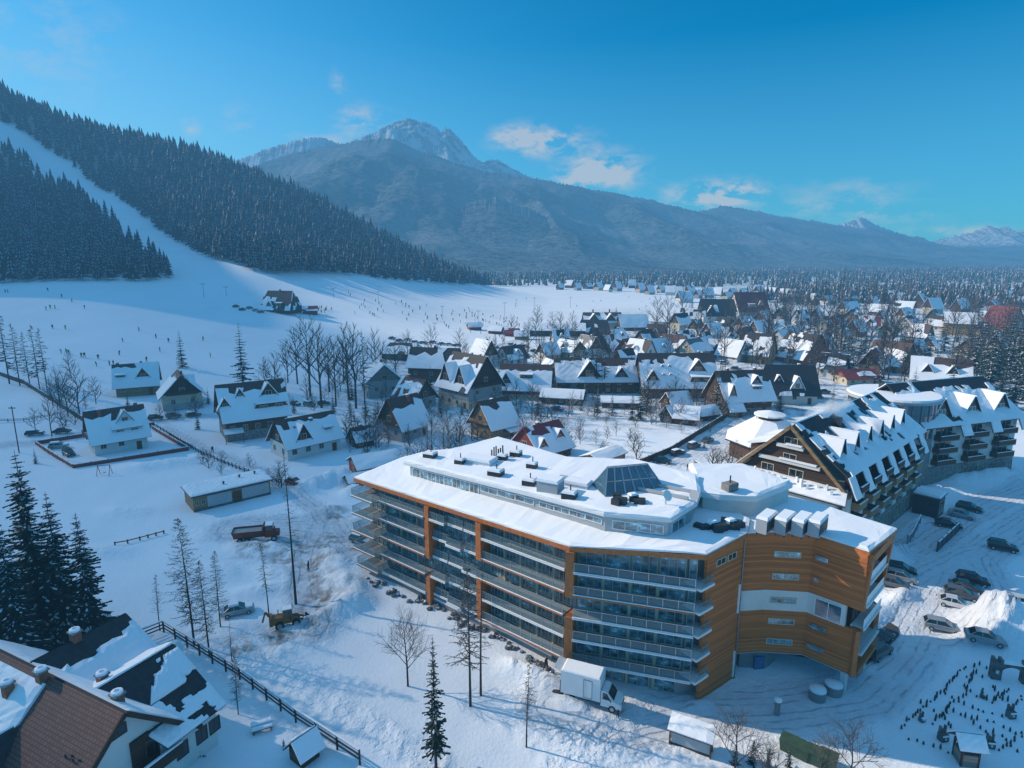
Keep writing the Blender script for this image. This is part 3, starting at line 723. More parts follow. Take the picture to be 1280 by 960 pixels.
def L(i, px, py, hp, label, auto=False):      # hp = height of the tree in the photograph, pixels
    x, y, z = at(px, py); base = [16, 15, 13, 18, 14][i]
    lo, hi = .2, 4.0
    for _ in range(30):
        m = (lo + hi) / 2
        if py - pix(x, y, z + base * m)[1] > hp: hi = m
        else: lo = m
    plant(lar[i], px, py, lo, label, 'tree', gl, auto)
L(0, 243, 806, 158, 'tallest wispy bare larch beside the dark rail fence, left of the loader')
L(1, 262, 820, 118, 'thin bare larch just right of the tallest larch by the fence')
L(1, 276, 786, 92, 'mid-sized bare larch left of the snow-covered parked car')
L(2, 200, 788, 70, 'small bare larch left of the tallest larch, near the fence corner')
L(3, 370, 755, 188, 'tall leaning bare trunk with few twigs behind the yellow loader')
L(2, 336, 767, 88, 'short dark larch with drooping bare branches left of the yellow loader')
L(3, 291, 838, 66, 'thin bare stem beside the rail fence below the parked car')
L(1, 298, 893, 74, 'bare snowy larch growing inside the fence near the garden bench')
L(4, 588, 882, 175, 'bushy-topped bare conifer, left of the pair before the hotel balconies')
L(3, 601, 868, 172, 'tall bare pole-like conifer, right of the pair before the hotel balconies')
L(2, 658, 933, 110, 'thin nearly dead conifer trunk left of the white box truck')
birch = [leafless('bare_tree', 11, 31, (15, 8, 6, 4), .28, 'twig', .15, .66), leafless('bare_tree', 6, 33, (11, 7, 6, 4), .15, 'grey_twig', .08, .8)]
plant(birch[0], 510, 858, .78, 'rounded bare deciduous tree alone on the snow before the hotel', auto=False)
for px, py, s, t in [(918,965,1.1,'left of the three small firs at the bottom edge'),(1062,972,1.0,'frosty rounded bush right of the green bins'),(1030,985,.9,'between the green bins and the bottom edge'),(960,985,.8,'behind the small firs at the bottom edge')]:
    plant(birch[1], px, py, s * .95, f'bare leafless shrub tree {t}' if 'bush' not in t else 'bare leafless rounded bush right of the green bins', auto=False, group='bare shrubs at the bottom edge')
sapling = spruce('young_fir', 3.0, .75, 12, 6, 14, fans=3, snowy=.3)
for px, py, s, t in [(940,955,.9,'left one of the small firs by the info shelter'),(960,958,.7,'middle one of the small firs by the info shelter'),(918,957,.8,'small fir nearest the info shelter'),(985,960,.7,'small fir nearest the green bins')]:
    plant(sapling, px, py, s, t if 'fir' in t.split(' ')[1] else 'dark young ' + t.replace('one', 'fir', 1).replace(' of the small firs', ' of the row'), auto=False, group='young firs at the bottom edge')

# village: spruces and bare trees one by one
mid_s = [spruce('village_spruce', 14, 2.5, 24, 7, 51 + i, fans=3, snowy=.5) for i in range(3)]
def S(px, py, hp, i=0, sc=1.0):
    x, y, z = at(px, py); lo, hi = .1, 3.0
    for _ in range(24):
        m = (lo + hi) / 2
        if py - pix(x, y, z + 14 * m)[1] > hp: hi = m
        else: lo = m
    t = 'tall' if hp > 45 else ('small' if hp < 24 else 'mid-sized')
    plant(mid_s[i % 3], px, py, lo, f'{t} dark spruce with snow on its boughs', 'tree', 'single spruces in the village', True)
for k, a in enumerate([(228,460,48),(305,490,88),(160,508,18),(600,470,14),(808,515,48),(800,525,52),(895,520,62),(790,525,40),(830,528,30),(1052,375,44),(1060,440,50),(1060,470,62),(1098,490,56),(1140,505,48),
   (1100,455,52),(1180,440,48),(1215,480,90),(1235,490,100),(1256,478,92),(1272,480,110),(1245,470,80),(1225,470,76),(1208,465,66),(1265,510,96),(1282,500,110),(1195,460,58),(1120,505,40),(1150,512,38),(1105,512,42),(1085,510,40),(945,455,28),(858,425,22),(735,440,20),(770,400,18),(865,385,16),
   (1010,480,40),(1030,470,36),(700,500,20),(1172,470,44),(1130,470,50),(975,515,26),(880,560,14),(1160,455,52),(1188,500,60),(1218,508,70),(1075,445,40),(1040,510,30),(45,580,20),(672,520,42),(535,530,34),(470,540,40),(440,500,30),(520,470,34),(640,520,30),(625,470,26)]): S(*a, i=k)
vt = [leafless('bare_village_tree', 13, 61, (12, 7, 6), .26, 'twig', .20, .62), leafless('bare_village_tree', 14, 62, (13, 7, 6), .30, 'grey_twig', .20, .50), leafless('bare_village_tree', 9, 63, (12, 8, 6), .18, 'grey_twig', .14, .7),
      larch('bare_village_tree', 16, 64, 80, 2.4, .2, 9, False, 3.4, 'twig'), leafless('bare_village_tree', 8, 65, (13, 8, 6), .12, 'frost_twig', .14, .78)]
VH = [13, 14, 9, 16, 8]
def B(px, py, hp, i):
    x, y, z = at(px, py); lo, hi = .1, 3.5
    for _ in range(24):
        m = (lo + hi) / 2
        if py - pix(x, y, z + VH[i] * m)[1] > hp: hi = m
        else: lo = m
    t = 'tall' if hp > 55 else ('low' if hp < 28 else 'mid-sized'); k = ['spreading bare tree', 'upright bare tree', 'low branching bare tree', 'bare larch', 'pale frosted bare shrub'][i]
    plant(vt[i], px, py, lo, f'{t} {k}' if not k.startswith('low') else f'{t} bushy bare tree', 'tree', 'bare trees in the village', True)
for a in [(12,480,92,3),(25,482,78,3),(38,485,70,3),(50,488,82,3),(58,480,70,3),(100,520,62,2),(85,520,55,2),(75,510,50,4),(88,470,30,2),(120,505,34,2),(65,545,50,1),(45,540,30,2),
   (388,495,98,0),(402,510,105,1),(420,508,85,1),(436,500,96,1),(445,510,105,1),(456,505,90,3),(372,480,70,0),(360,478,52,2),(332,490,40,2),(345,490,48,2),(412,490,70,0),(430,480,60,0),(470,480,70,1),(480,490,62,0),(495,470,48,2),(510,455,42,0),(540,460,52,0),(575,445,34,2),
   (535,585,60,4),(555,580,62,4),(575,575,60,2),(560,560,52,2),(540,560,50,2),(590,540,40,2),(470,560,40,4),(458,540,34,2),(530,520,40,2),(650,560,34,4),(665,525,46,2),(640,535,34,2),(655,545,30,4),(690,535,32,2),(620,520,36,2),
   (655,480,72,3),(705,485,78,3),(717,488,86,3),(724,480,60,1),(745,492,84,3),(755,492,78,3),(760,480,70,1),(740,470,60,1),(690,470,46,0),(675,465,44,0),(628,480,60,3),(612,465,44,2),(660,440,40,0),(670,430,36,0),(700,430,40,0),(690,420,30,2),(715,425,34,0),(672,412,30,2),(640,420,26,2),
   (810,500,40,0),(820,530,30,4),(850,530,34,2),(835,515,36,0),(870,515,40,2),(905,525,34,2),(715,520,30,4),(735,520,24,4),(760,528,20,4),(705,545,26,4),(725,555,22,4),(745,555,20,4),(770,545,20,4)]: B(*a)
q = random.Random(5)
for _ in range(128):       # the leafless park between the houses on the right
    px = q.uniform(820, 1290); py = q.uniform(385, 482) if px > 900 else q.uniform(388, 455)
    B(px, py, q.uniform(30, 62) * (.55 + .45 * (py - 380) / 100) + 6, q.choice([0, 1, 1, 3, 0]))
for px0, px1, py0, py1, n, h0, h1, ks in [(1010,1140,430,478,26,48,66,[3,1,1]),(900,1010,395,450,16,24,40,[0,1]),(1140,1290,420,490,14,50,70,[1,3])]:
    for _ in range(n): B(q.uniform(px0, px1), q.uniform(py0, py1), q.uniform(h0, h1), q.choice(ks))
for _ in range(74):      # more dark spruces between the houses on the right
    px = q.uniform(960, 1285); py = q.uniform(372, 505) if px > 1030 else q.uniform(376, 445)
    if 1040 < px and py > 482 and px < 1190: continue
    S(px, py, q.uniform(22, 48) * (.55 + .45 * (py - 370) / 110), q.randrange(3))
# slim young trees: everywhere between the houses
yt = [leafless('young_bare_tree', 7, 81, (13, 7, 5), .14, 'grey_twig', .12, .62), leafless('young_bare_tree', 8, 82, (14, 7, 5), .18, 'twig', .12, .5), larch('young_bare_tree', 9, 83, 90, 1.5, .1, 8, False, 2.6, 'twig')]
YH = [7, 8, 9]
def Yt(px, py, hp, i):
    x, y, z = at(px, py); lo, hi = .1, 4.0
    for _ in range(22):
        m = (lo + hi) / 2
        if py - pix(x, y, z + YH[i] * m)[1] > hp: hi = m
        else: lo = m
    plant(yt[i], px, py, lo, ['slim grey bare tree', 'dark bare tree', 'young bare larch'][i], 'tree', 'young bare trees between the houses', True)
for x0, x1, y0, y1, n in [(560,900,428,475,60),(640,900,470,512,38),(900,1285,395,500,70),(480,640,455,520,26),(430,520,500,560,12),(860,1285,372,400,40),(690,830,420,445,16),(60,130,480,520,8),(330,480,470,505,14)]:
    for _ in range(n):
        px, py = q.uniform(x0, x1), q.uniform(y0, y1)
        if px > 1035 and py > 478: continue
        Yt(px, py, q.uniform(16, 34) * (.45 + .55 * (py - 370) / 130), q.choice([0, 1, 1, 2]))
for x0, x1, y0, y1, n in [(600,900,430,520,34),(900,1035,400,470,16),(1150,1285,400,470,20),(430,640,455,540,14),(180,480,490,545,8)]:
    for _ in range(n): S(q.uniform(x0, x1), q.uniform(y0, y1), q.uniform(16, 34), q.randrange(3))
# bushes and young trees in the gardens
bush = [leafless('garden_bush', 3.2, 71, (12, 7, 5), .04, 'grey_twig', .07, .95, .12), leafless('garden_bush', 2.6, 72, (12, 7, 5), .04, 'frost_twig', .06, 1.0, .1), leafless('garden_bush', 3.6, 73, (13, 7, 5), .05, 'twig', .08, .9, .14)]
for bx0, bx1, by0, by1, n in [(70,130,520,545,6),(190,260,505,530,8),(250,340,575,600,6),(330,360,595,612,3),(425,475,535,570,8),(455,560,555,600,16),(560,600,540,590,10),(600,660,545,575,6),(480,560,500,530,8),(640,720,505,535,10),(720,830,505,545,14),(820,905,505,545,16),(640,770,470,500,12),(905,1000,498,518,8),(360,440,485,515,10),(700,800,545,575,10),(880,930,560,590,6)]:
    for _ in range(n):
        px, py = q.uniform(bx0, bx1), q.uniform(by0, by1); i = q.choice([0, 0, 1, 2, 2])
        plant(bush[i], px, py, q.uniform(.8, 1.8), ['grey leafless garden bush', 'pale frosted garden bush', 'dark leafless garden bush'][i], 'bush', 'leafless bushes in the village gardens', True)
# ---- the far wood in the valley: a mass
def far_wood():
    n = 9500; x = []; y = []
    while len(x) < n:
        Y = 560 + rng.random() ** 1.3 * 2300; px = rng.uniform(-60, 1400)
        X = (px - 640) / FPX * Y
        if Y < 1000 and px < 640 + (1000 - Y) * .9: continue
        if Y < 950 and px < 960 and Y > 460: 
            if not (px > 880 and Y < 700): continue
        if px < 600 and Y < 1500: continue
        if vnoise(X / 90, Y / 140) < .30 and Y < 1500: continue
        x.append(X); y.append(Y)
    x = np.array(x); y = np.array(y); h = rng.uniform(9, 19, n); h *= 1 + (y > 1200) * .25
    far = []
    for i in range(6):
        V, F, MI = conifer_low(20, 3.2 if i < 3 else 4.6, 4 if i < 3 else 3, 5, 80 + i, .25)
        far.append((np.array(V) * (1, 1, 1) , np.array(F), np.array(MI)))
    Vs = []; Fs = []; Ms = []; off = 0; which = rng.integers(0, 6, n)
    for k in range(6):
        ids = np.where(which == k)[0]; V, F, MI = far[k]
        MI = np.where(MI == 0, 0 if k < 2 else 3, MI)
        a = rng.uniform(0, 6.28, len(ids)); s = h[ids] / 20; w = s * rng.uniform(.9, 1.3, len(ids)); ca, sa = np.cos(a), np.sin(a)
        X = (V[None, :, 0] * ca[:, None] - V[None, :, 1] * sa[:, None]) * w[:, None] + x[ids][:, None]
        Yy = (V[None, :, 0] * sa[:, None] + V[None, :, 1] * ca[:, None]) * w[:, None] + y[ids][:, None]
        Z = V[None, :, 2] * s[:, None] + base_h(x[ids], y[ids])[:, None]
        Vs.append(np.stack([X, Yy, Z], -1).reshape(-1, 3)); m = len(V)
        Fs.append((F[None] + (np.arange(len(ids)) * m)[:, None, None] + off).reshape(-1, 3)); off += m * len(ids); Ms.append(np.tile(MI, len(ids)))
    me = bpy.data.meshes.new('valley_wood'); mesh_np(me, np.concatenate(Vs), np.concatenate(Fs))
    for m in FM + [M['twig']]: me.materials.append(m)
    me.polygons.foreach_set('material_index', np.concatenate(Ms).astype(np.int32)); me.update()
    o = stuff(link('valley_wood', me)); o['label'] = 'far hazy bare wood filling the valley floor'; o['category'] = 'wood'
far_wood()
# ------------------------------------------------------------------ houses
def snow_patch(mb, a, b, c, d, nx, ny, th, seed, bare=.0, edge=.25, mi=0, bare_top=0.0, lip=.0):
    """snow lying on a roof slope: a-b along the eave, d-c along the ridge; broken where it has slid"""
    a, b, c, d = map(Vector, (a, b, c, d)); n = (b - a).cross(d - a).normalized()
    if n.z < 0: n = -n
    L = (b - a).length; H = (d - a).length; q = random.Random(seed)
    def P(u, v): return (a.lerp(b, u)).lerp(d.lerp(c, u), v)
    ox, oy = seed * 7.3 % 100, seed * 3.1 % 100
    keep = {}
    for i in range(nx):
        for j in range(ny):
            u = (i + .5) / nx; v = (j + .5) / ny
            nz = float(fbm(np.array(u * L * .30 + ox), np.array(v * H * .34 + oy), 3)) / .875
            lim = bare + bare_top * (.25 + .75 * max(0, (v - .66) / .34)) * (v > .66)
            keep[i, j] = nz > lim * .9 if lim > 0 else True
    vid = {}; V = []
    def vert(i, j):
        if (i, j) in vid: return vid[i, j]
        u = i / nx; v = j / ny
        border = not all(keep.get((i + di, j + dj), False) for di in (-1, 0) for dj in (-1, 0))
        ju = q.uniform(-.35, .35) / nx if border and 0 < i < nx else 0; jv = q.uniform(-.35, .35) / ny if border and 0 < j < ny else 0
        p = P(min(1, max(0, u + ju)), min(1, max(0, v + jv))); t = th * (q.uniform(.45, .8) if border else q.uniform(.85, 1.15))
        k = len(V); V.append(tuple(p + n * .012)); V.append(tuple(p + n * t + Vector((0, 0, 0)))); vid[i, j] = k; return k
    F = []
    for (i, j), ok in keep.items():
        if not ok: continue
        q4 = [vert(i, j), vert(i + 1, j), vert(i + 1, j + 1), vert(i, j + 1)]
        F.append([k + 1 for k in q4])
        for e, nb in (((0, 1), (i, j - 1)), ((1, 2), (i + 1, j)), ((2, 3), (i, j + 1)), ((3, 0), (i - 1, j))):
            if not keep.get(nb, False): F.append([q4[e[0]], q4[e[1]], q4[e[1]] + 1, q4[e[0]] + 1])
    return mb.add(V, F, mi)
def window_on(parent, p, right, up, w, h, frame='cream_frame', glass_='dark_glass', out=.05, name='window', bars=1):
    """a framed window standing proud of a wall: p = centre of the opening, right/up = unit vectors of the wall"""
    p = Vector(p); r = Vector(right).normalized(); u = Vector(up).normalized(); n = r.cross(u).normalized(); t = min(.10, w * .12)
    fb = MB()
    def bar(c, dx, dy):
        c = p + c; vs = []
        for z in (-.02, out):
            for sx, sy in ((-1, -1), (1, -1), (1, 1), (-1, 1)): vs.append(tuple(c + r * (sx * dx / 2) + u * (sy * dy / 2) + n * z))
        fb.add(vs, [(3, 2, 1, 0), (4, 5, 6, 7), (0, 1, 5, 4), (1, 2, 6, 5), (2, 3, 7, 6), (3, 0, 4, 7)])
    bar(r * (-w / 2), t, h + t); bar(r * (w / 2), t, h + t); bar(u * (h / 2), w - t, t); bar(u * (-h / 2), w - t, t)
    for i in range(bars): bar(r * (-w / 2 + w * (i + 1) / (bars + 1)), t * .7, h - t)
    f = fb.build(name, M[frame], parent)
    pb = MB(); pb.quad(*[tuple(p + r * (sx * (w - t) / 2) + u * (sy * (h - t) / 2) + n * .018) for sx, sy in ((-1, -1), (1, -1), (1, 1), (-1, 1))])
    pb.build('pane', M[glass_], f); return f
HN = [0]
HZ = lambda x, y: bh(x, y)
def chalet(name, label, px, py, L, W, hw, hr, ang, wall='white_wall', gable='dark_wood', roof='roof_dark', bare=.0, bare_top=.95, over=.9, dorm=(), chim=(), detail=2, base=None,
           front=3, side=2, balcony=False, hip=0.0, cat='house', group='chalets of the village', auto=False, porch=None, xyz=None, landm=None, snowmat='roof_snow', th=.26, door=True, storeys=1):
    HN[0] += 1; sd = HN[0]
    x, y, z = xyz or at(px, py); root = thing(name, label, cat, (x, y, z - .1), R(ang), group, auto)
    if xyz: px, py = pix(*xyz)
    if landm: landmark(landm, px, py - 6)
    wb = MB(); low = base and MB()
    if base:
        wb.box((0, 0, hw * .38), (L, W, hw * .62)); bb = MB(); bb.box((0, 0, -.8), (L + .12, W + .12, hw * .38 + .8)); bb.build('ground_storey', M[base], root)
    else: wb.box((0, 0, -.8), (L, W, hw + .8))
    wb.build('wall', M[wall], root)
    sl = hr / (W / 2); ov = over; zr = hw + hr; ze = hw - ov * sl; xe = L / 2 + ov * .8; ye = W / 2 + ov
    xr = xe - hip * (W / 2)      # ridge end (hip > 0 pulls it in)
    gb = MB()
    if hip < .5:
        for s in (-1, 1):
            X = s * L / 2; k = 1 - hip
            pts = [(X, -W / 2, hw), (X, W / 2, hw), (X, W / 2 * hip, hw + hr * k), (X, -W / 2 * hip, hw + hr * k)] if hip else [(X, -W / 2, hw), (X, W / 2, hw), (X, 0, zr - .03)]
            off = .14 * s; vs = pts + [(p[0] + off, p[1], p[2]) for p in pts]; m = len(pts)
            gb = MB(); gb.add(vs, [tuple(range(m)), tuple(range(m, 2 * m))[::-1]] + [(i, (i + 1) % m, m + (i + 1) % m, m + i) for i in range(m)])
            gb.build('gable', M[gable], root)
    rb = MB(); sb = MB(); T = .16
    fl = [(-xe, -ye, ze), (xe, -ye, ze), (xr, 0, zr), (-xr, 0, zr)]; bl = [(xe, ye, ze), (-xe, ye, ze), (-xr, 0, zr), (xr, 0, zr)]
    rb.plate(fl, T); rb.plate(bl, T)
    if hip > .0:
        rb.plate([(xe, -ye, ze), (xe, ye, ze), (xr, 0, zr)], T); rb.plate([(-xe, ye, ze), (-xe, -ye, ze), (-xr, 0, zr)], T)
    rf = rb.build('roof', M[roof], root)
    n1 = Vector((0, -sl, 1)).normalized() * T; up = lambda p, s: (p[0], p[1] + n1.y * s, p[2] + n1.z)
    nx = max(4, int(L / 1.1)) if detail > 1 else max(3, int(L / 2.5)); ny = max(4, int(W * .7)) if detail > 1 else 3
    snow_patch(sb, *[up(p, 1) for p in fl], nx, ny, th, sd, bare, bare_top=bare_top); snow_patch(sb, *[up(p, -1) for p in bl], nx, ny, th, sd + 200, bare, bare_top=bare_top)
    if hip > .0:
        snow_patch(sb, (xe + .05, -ye, ze + T), (xe + .05, ye, ze + T), (xr + .05, .1, zr + T), (xr + .05, -.1, zr + T), ny, ny, th, sd + 300, bare); snow_patch(sb, (-xe - .05, ye, ze + T), (-xe - .05, -ye, ze + T), (-xr - .05, -.1, zr + T), (-xr - .05, .1, zr + T), ny, ny, th, sd + 400, bare)
    sb.build('snow_cover', M[snowmat], rf)
    for (cx, cy, ch) in chim:
        zb = zr - abs(cy) * sl - .3; cb = MB(); cb.box((cx, cy, zb), (.75, .75, ch + .6)); c = cb.build('chimney', M['brick' if detail > 1 else 'metal_dark'], rf)
        if detail: cs = MB(); cs.box((cx, cy, zb + ch + .6), (.95, .95, .22), 0, 0, .7); cs.build('snow_cap', M[snowmat], c)
    for d in dorm:        # (kind, offset along, width, height, how far up the slope 0..1, side)
        kind, dx, dw, dh, f = d[:5]; s = d[5] if len(d) > 5 else 1
        y0 = -(W / 2 + ov * .3) * (1 - f) ; z0 = zr + y0 * sl - .02     # foot of the dormer on the front slope
        y0 *= s; dirn = -s
        yb = lambda zz: (zz - zr) / sl * s      # where the slope reaches height zz
        db = MB(); dr = MB(); ds = MB(); o = .35
        if kind == 'gable':
            za = z0 + dh; zt = min(za, zr - .05); yr = yb(zt)
            db.add([(dx - dw / 2, y0, z0), (dx + dw / 2, y0, z0), (dx, y0, za), (dx - dw / 2, y0 + s * .2, z0), (dx + dw / 2, y0 + s * .2, z0), (dx, y0 + s * .2, za)], [(0, 1, 2), (5, 4, 3), (0, 3, 4, 1), (1, 4, 5, 2), (2, 5, 3, 0)])
            for e in (-1, 1):
                q4 = [(dx + e * (dw / 2 + o), y0 - s * o, z0 - o * dh / (dw / 2)), (dx, y0 - s * o, za), (dx, yr, za), (dx + e * (dw / 2 + o * .2), y0 + s * .6, z0 - .1)]
                dr.plate(q4, .10); n = Vector((e * dh, 0, dw / 2)).normalized(); ds.plate([tuple(Vector(p) + n * .11) for p in q4], .2)
            D = db.build('dormer', M[d[6] if len(d) > 6 else gable], root); drf = dr.build('dormer_roof', M[roof], D); ds.build('snow_cover', M[snowmat], drf)
            if detail > 1: window_on(D, (dx, y0 - s * .03, z0 + dh * .30), (s, 0, 0), (0, 0, 1), dw * .30, dh * .36, 'cream_frame')
        else:             # a long shed dormer: trapezoid front under a flat lip of snow
            za = z0 + dh; yr = yb(za + .35); k = .72
            db.add([(dx - dw / 2, y0, z0), (dx + dw / 2, y0, z0), (dx + dw / 2 * k, y0, za), (dx - dw / 2 * k, y0, za), (dx - dw / 2, y0 + s * .2, z0), (dx + dw / 2, y0 + s * .2, z0), (dx + dw / 2 * k, yb(za), za), (dx - dw / 2 * k, yb(za), za)],
                   [(0, 1, 2, 3), (1, 5, 6, 2), (3, 7, 4, 0), (2, 6, 7, 3), (0, 4, 5, 1)])
            q4 = [(dx - dw / 2 * k - .5, y0 - s * .5, za + .02), (dx + dw / 2 * k + .5, y0 - s * .5, za + .02), (dx + dw / 2 * k + .3, yr, za + .38), (dx - dw / 2 * k - .3, yr, za + .38)]
            dr.plate(q4, .1); ds.plate([(p[0], p[1], p[2] + .11) for p in q4], .25)
            D = db.build('dormer', M[d[6] if len(d) > 6 else wall], root); drf = dr.build('dormer_roof', M[roof], D); ds.build('snow_cover', M[snowmat], drf)
            if detail > 1:
                for e in (-.25, .25): window_on(D, (dx + e * dw * .8, y0 - s * .03, z0 + dh * .5), (s, 0, 0), (0, 0, 1), dw * .2, dh * .6, 'cream_frame')
    if detail:
        wz = hw * .5 if storeys == 1 else None
        rows = [hw * .52] if storeys == 1 else [hw * (.5 + i) / storeys for i in range(storeys)]
        wh = min(1.3, hw * .42 / storeys * 1.0) if storeys > 1 else min(1.3, hw * .42)
        for rz in rows:
            for i in range(front):
                xx = -L / 2 + L * (i + .5) / front
                if door and i == front - 1 and rz == rows[0]: continue
                window_on(root, (xx, -W / 2 - (.07 if base else .01), rz), (1, 0, 0), (0, 0, 1), min(1.15, L / front * .5), wh)
            for s in (-1, 1):
                if detail < 2 and s > 0: continue
                for i in range(side):
                    yy = -W / 2 + W * (i + .5) / side
                    window_on(root, (s * (L / 2 + (.07 if base else .01)), yy, rz), (0, s, 0), (0, 0, 1), min(1.1, W / side * .45), wh)
        if hip < .5:
            for s in (-1, 1): window_on(root, (s * (L / 2 + .15), 0, hw + hr * .22), (0, s, 0), (0, 0, 1), 1.5, min(1.4, hr * .25))
        if door:
            xx = -L / 2 + L * (front - .5) / front; db = MB(); db.box((xx, -W / 2 - (.10 if base else .06), -.1), (1.1, .12, min(2.2, hw * .8))); db.build('door', M['brown_wood'], root)
        if balcony:
            for s in ((-1, 1) if balcony == 'both' else (balcony,)):
                X = s * (L / 2 + .6); b = MB(); b.box((X, 0, hw - .1), (1.2, W * .8, .14)); bo = b.build('balcony', M['dark_wood'], root); r = MB()
                r.box((X + s * .55, 0, hw + .04), (.08, W * .8, .9)); r.build('railing', M[gable], bo)
                ss = MB(); ss.box((X + s * .1, 0, hw + .045), (.9, W * .78, .16)); ss.build('snow_cover', M[snowmat], bo)
    if porch:
        pxo, pw, pd, ph = porch; b = MB(); b.plate([(pxo - pw / 2, -W / 2 - pd, ph - .5), (pxo + pw / 2, -W / 2 - pd, ph - .5), (pxo + pw / 2, -W / 2, ph + .3), (pxo - pw / 2, -W / 2, ph + .3)], .12); po = b.build('porch_roof', M[roof], root)
        s = MB(); s.plate([(pxo - pw / 2, -W / 2 - pd, ph - .37), (pxo + pw / 2, -W / 2 - pd, ph - .37), (pxo + pw / 2, -W / 2, ph + .43), (pxo - pw / 2, -W / 2, ph + .43)], .2); s.build('snow_cover', M[snowmat], po)
        c = MB()
        for e in (-1, 1): c.box((pxo + e * (pw / 2 - .2), -W / 2 - pd + .25, -.3), (.16, .16, ph))
        c.build('post', M['brown_wood'], po)
    return root
def near_width(px, py): # metres per pixel of the photograph at that ground point
    x, y, z = at(px, py); return (y * math.cos(PITCH) - (z - CAM_H) * math.sin(PITCH)) / FPX
G2 = 'chalets around the left lane'
chalet('white_chalet', 'white plastered chalet with steep snowy roof and triangular dormer in a fenced yard', 147, 556, 11, 8.5, 4.4, 5.8, 42, 'white_wall', 'dark_wood', 'roof_brown', .06, .95, 1.1, [('gable', 1.6, 4.2, 3.0, .45, 1, 'white_wall'), ('shed', 1.6, 7.6, 1.3, .08, 1, 'white_wall')], [(-3.2, -.9, 1.3), (4.6, .2, .6), (-5.0, .6, .5)], group=G2, landm='the white chalet', balcony='both', xyz=(-97, 146.8, HZ(-97, 146.8)))
chalet('brown_chalet', 'brown chalet with twin snowy roof tops and wooden front dormer, left of its white-gabled neighbour', 168, 503, 11.5, 9, 4.0, 5.6, 26, 'tan_boards', 'brown_wood', 'roof_brown', .12, .5, 1.1, [('gable', 2.0, 4.6, 3.4, .25, 1, 'brown_wood'), ('shed', -4.2, 3, 1.2, .3, 1, 'brown_wood')], [(1.5, .6, 1.0), (-5, .3, .6)], group=G2, landm='the brown twin-topped chalet', storeys=1, xyz=(-122.2, 198.5, HZ(-122.2, 198.5)))
chalet('gabled_chalet', 'cream chalet whose broad dark-boarded gable faces the lane, conifer behind it', 228, 506, 11, 10.5, 4.6, 5.6, -58, 'cream_wall', 'dark_wood', 'roof_brown', .06, .95, 1.1, [('gable', -1.5, 4.5, 3.0, .3, -1, 'dark_wood')], [(0, .5, .8)], group=G2, landm='the cream gabled chalet', balcony='both', base='grey_wall')
chalet('large_timber_chalet', 'large brown timber guest chalet with many snowy dormers above a stone base', 308, 556, 15, 12, 6.8, 7.2, 33, 'brown_wood', 'dark_wood', 'roof_brown', .06, .95, 1.3, [('gable', 3.8, 5.0, 3.6, .50, 1, 'brown_wood'), ('shed', 3.8, 9.5, 1.7, .12, 1, 'brown_wood'), ('gable', -3.2, 2.6, 2.4, .55, 1, 'brown_wood'), ('gable', -7.2, 3.0, 2.6, .3, 1, 'brown_wood')], [(0, 1.0, .8), (5, .8, .8)], group=G2, landm='the large timber chalet', balcony='both', base='stone', front=5, porch=(-6, 4.5, 2.0, 3.0), xyz=(-69.2, 160.5, HZ(-69.2, 160.5)))
chalet('long_garage_house', 'long house with white walls, snowy roof, front gable and dark garage door', 384, 586, 13.5, 9, 3.9, 5.0, 45, 'white_wall', 'dark_wood', 'roof_brown', .06, .95, .9, [('gable', -2.6, 4.4, 4.2, .06, 1, 'dark_wood'), ('shed', 4.2, 2.0, 1.0, .25, 1, 'brown_wood')], [(1.0, -1.2, .5), (-3.4, -2.0, .5)], group=G2, landm='the garage house', front=4, xyz=(-50, 144.5, HZ(-50, 144.5)))
chalet('garden_house', 'small garden house with a snowy hipped roof right of the garage house', 452, 556, 4.8, 4.4, 2.2, 2.6, 40, 'brown_wood', 'dark_wood', 'roof_brown', .06, .95, .6, [('gable', .3, 2.0, 1.4, .2, 1)], [(0, .1, .4)], group=G2, landm='the garden house', front=2, side=1)
chalet('plain_roof_house', 'house with one broad plain snowy roof, dark chimney and gable turned left', 512, 552, 9, 9, 4.4, 6.4, 51, 'grey_wall', 'brown_wood', 'roof_brown', .06, .95, 1.0, [], [(1.0, -.8, 1.2)], group=G2, landm='the plain-roofed house', balcony=-1, xyz=(-28.6, 157.7, HZ(-28.6, 157.7)))
chalet('guest_house', 'dark small chalet with patchy snow behind the plain-roofed house', 519, 508, 9.5, 9, 3.8, 5.4, -40, 'grey_wall', 'dark_wood', 'roof_brown', .42, .4, 1.0, [('gable', 0, 3.4, 2.6, .3, -1)], [(-3, .3, .8)], group=G2, landm='the dark patchy chalet', balcony=-1)
chalet('many_gabled_guesthouse', 'tall three-gabled guest house with banded timber gables', 588, 503, 15, 14, 6.8, 9.2, -46, 'grey_wall', 'dark_wood', 'roof_dark', .25, .5, 1.1, [('gable', -4.2, 5.6, 6.2, .08, 1, 'dark_wood'), ('gable', 3.2, 5.6, 6.2, .08, 1, 'dark_wood')], [(0, .8, .9), (4, .8, .9)], group=G2, landm='the three-gabled guest house', balcony='both', base='cream_wall', storeys=2, front=4)
chalet('yellow_gabled_house', 'tan-gabled house with plain snowy roof behind the red-roofed house', 622, 548, 8.6, 8.6, 4.2, 5.6, 41, 'tan_boards', 'tan_boards', 'roof_brown', .06, .95, 1.0, [], [(0, .7, .5)], group=G2, landm='the tan-gabled house', balcony=-1, porch=(2.5, 5, 2.6, 2.4), xyz=(-4.9, 158.7, HZ(-4.9, 158.7)))
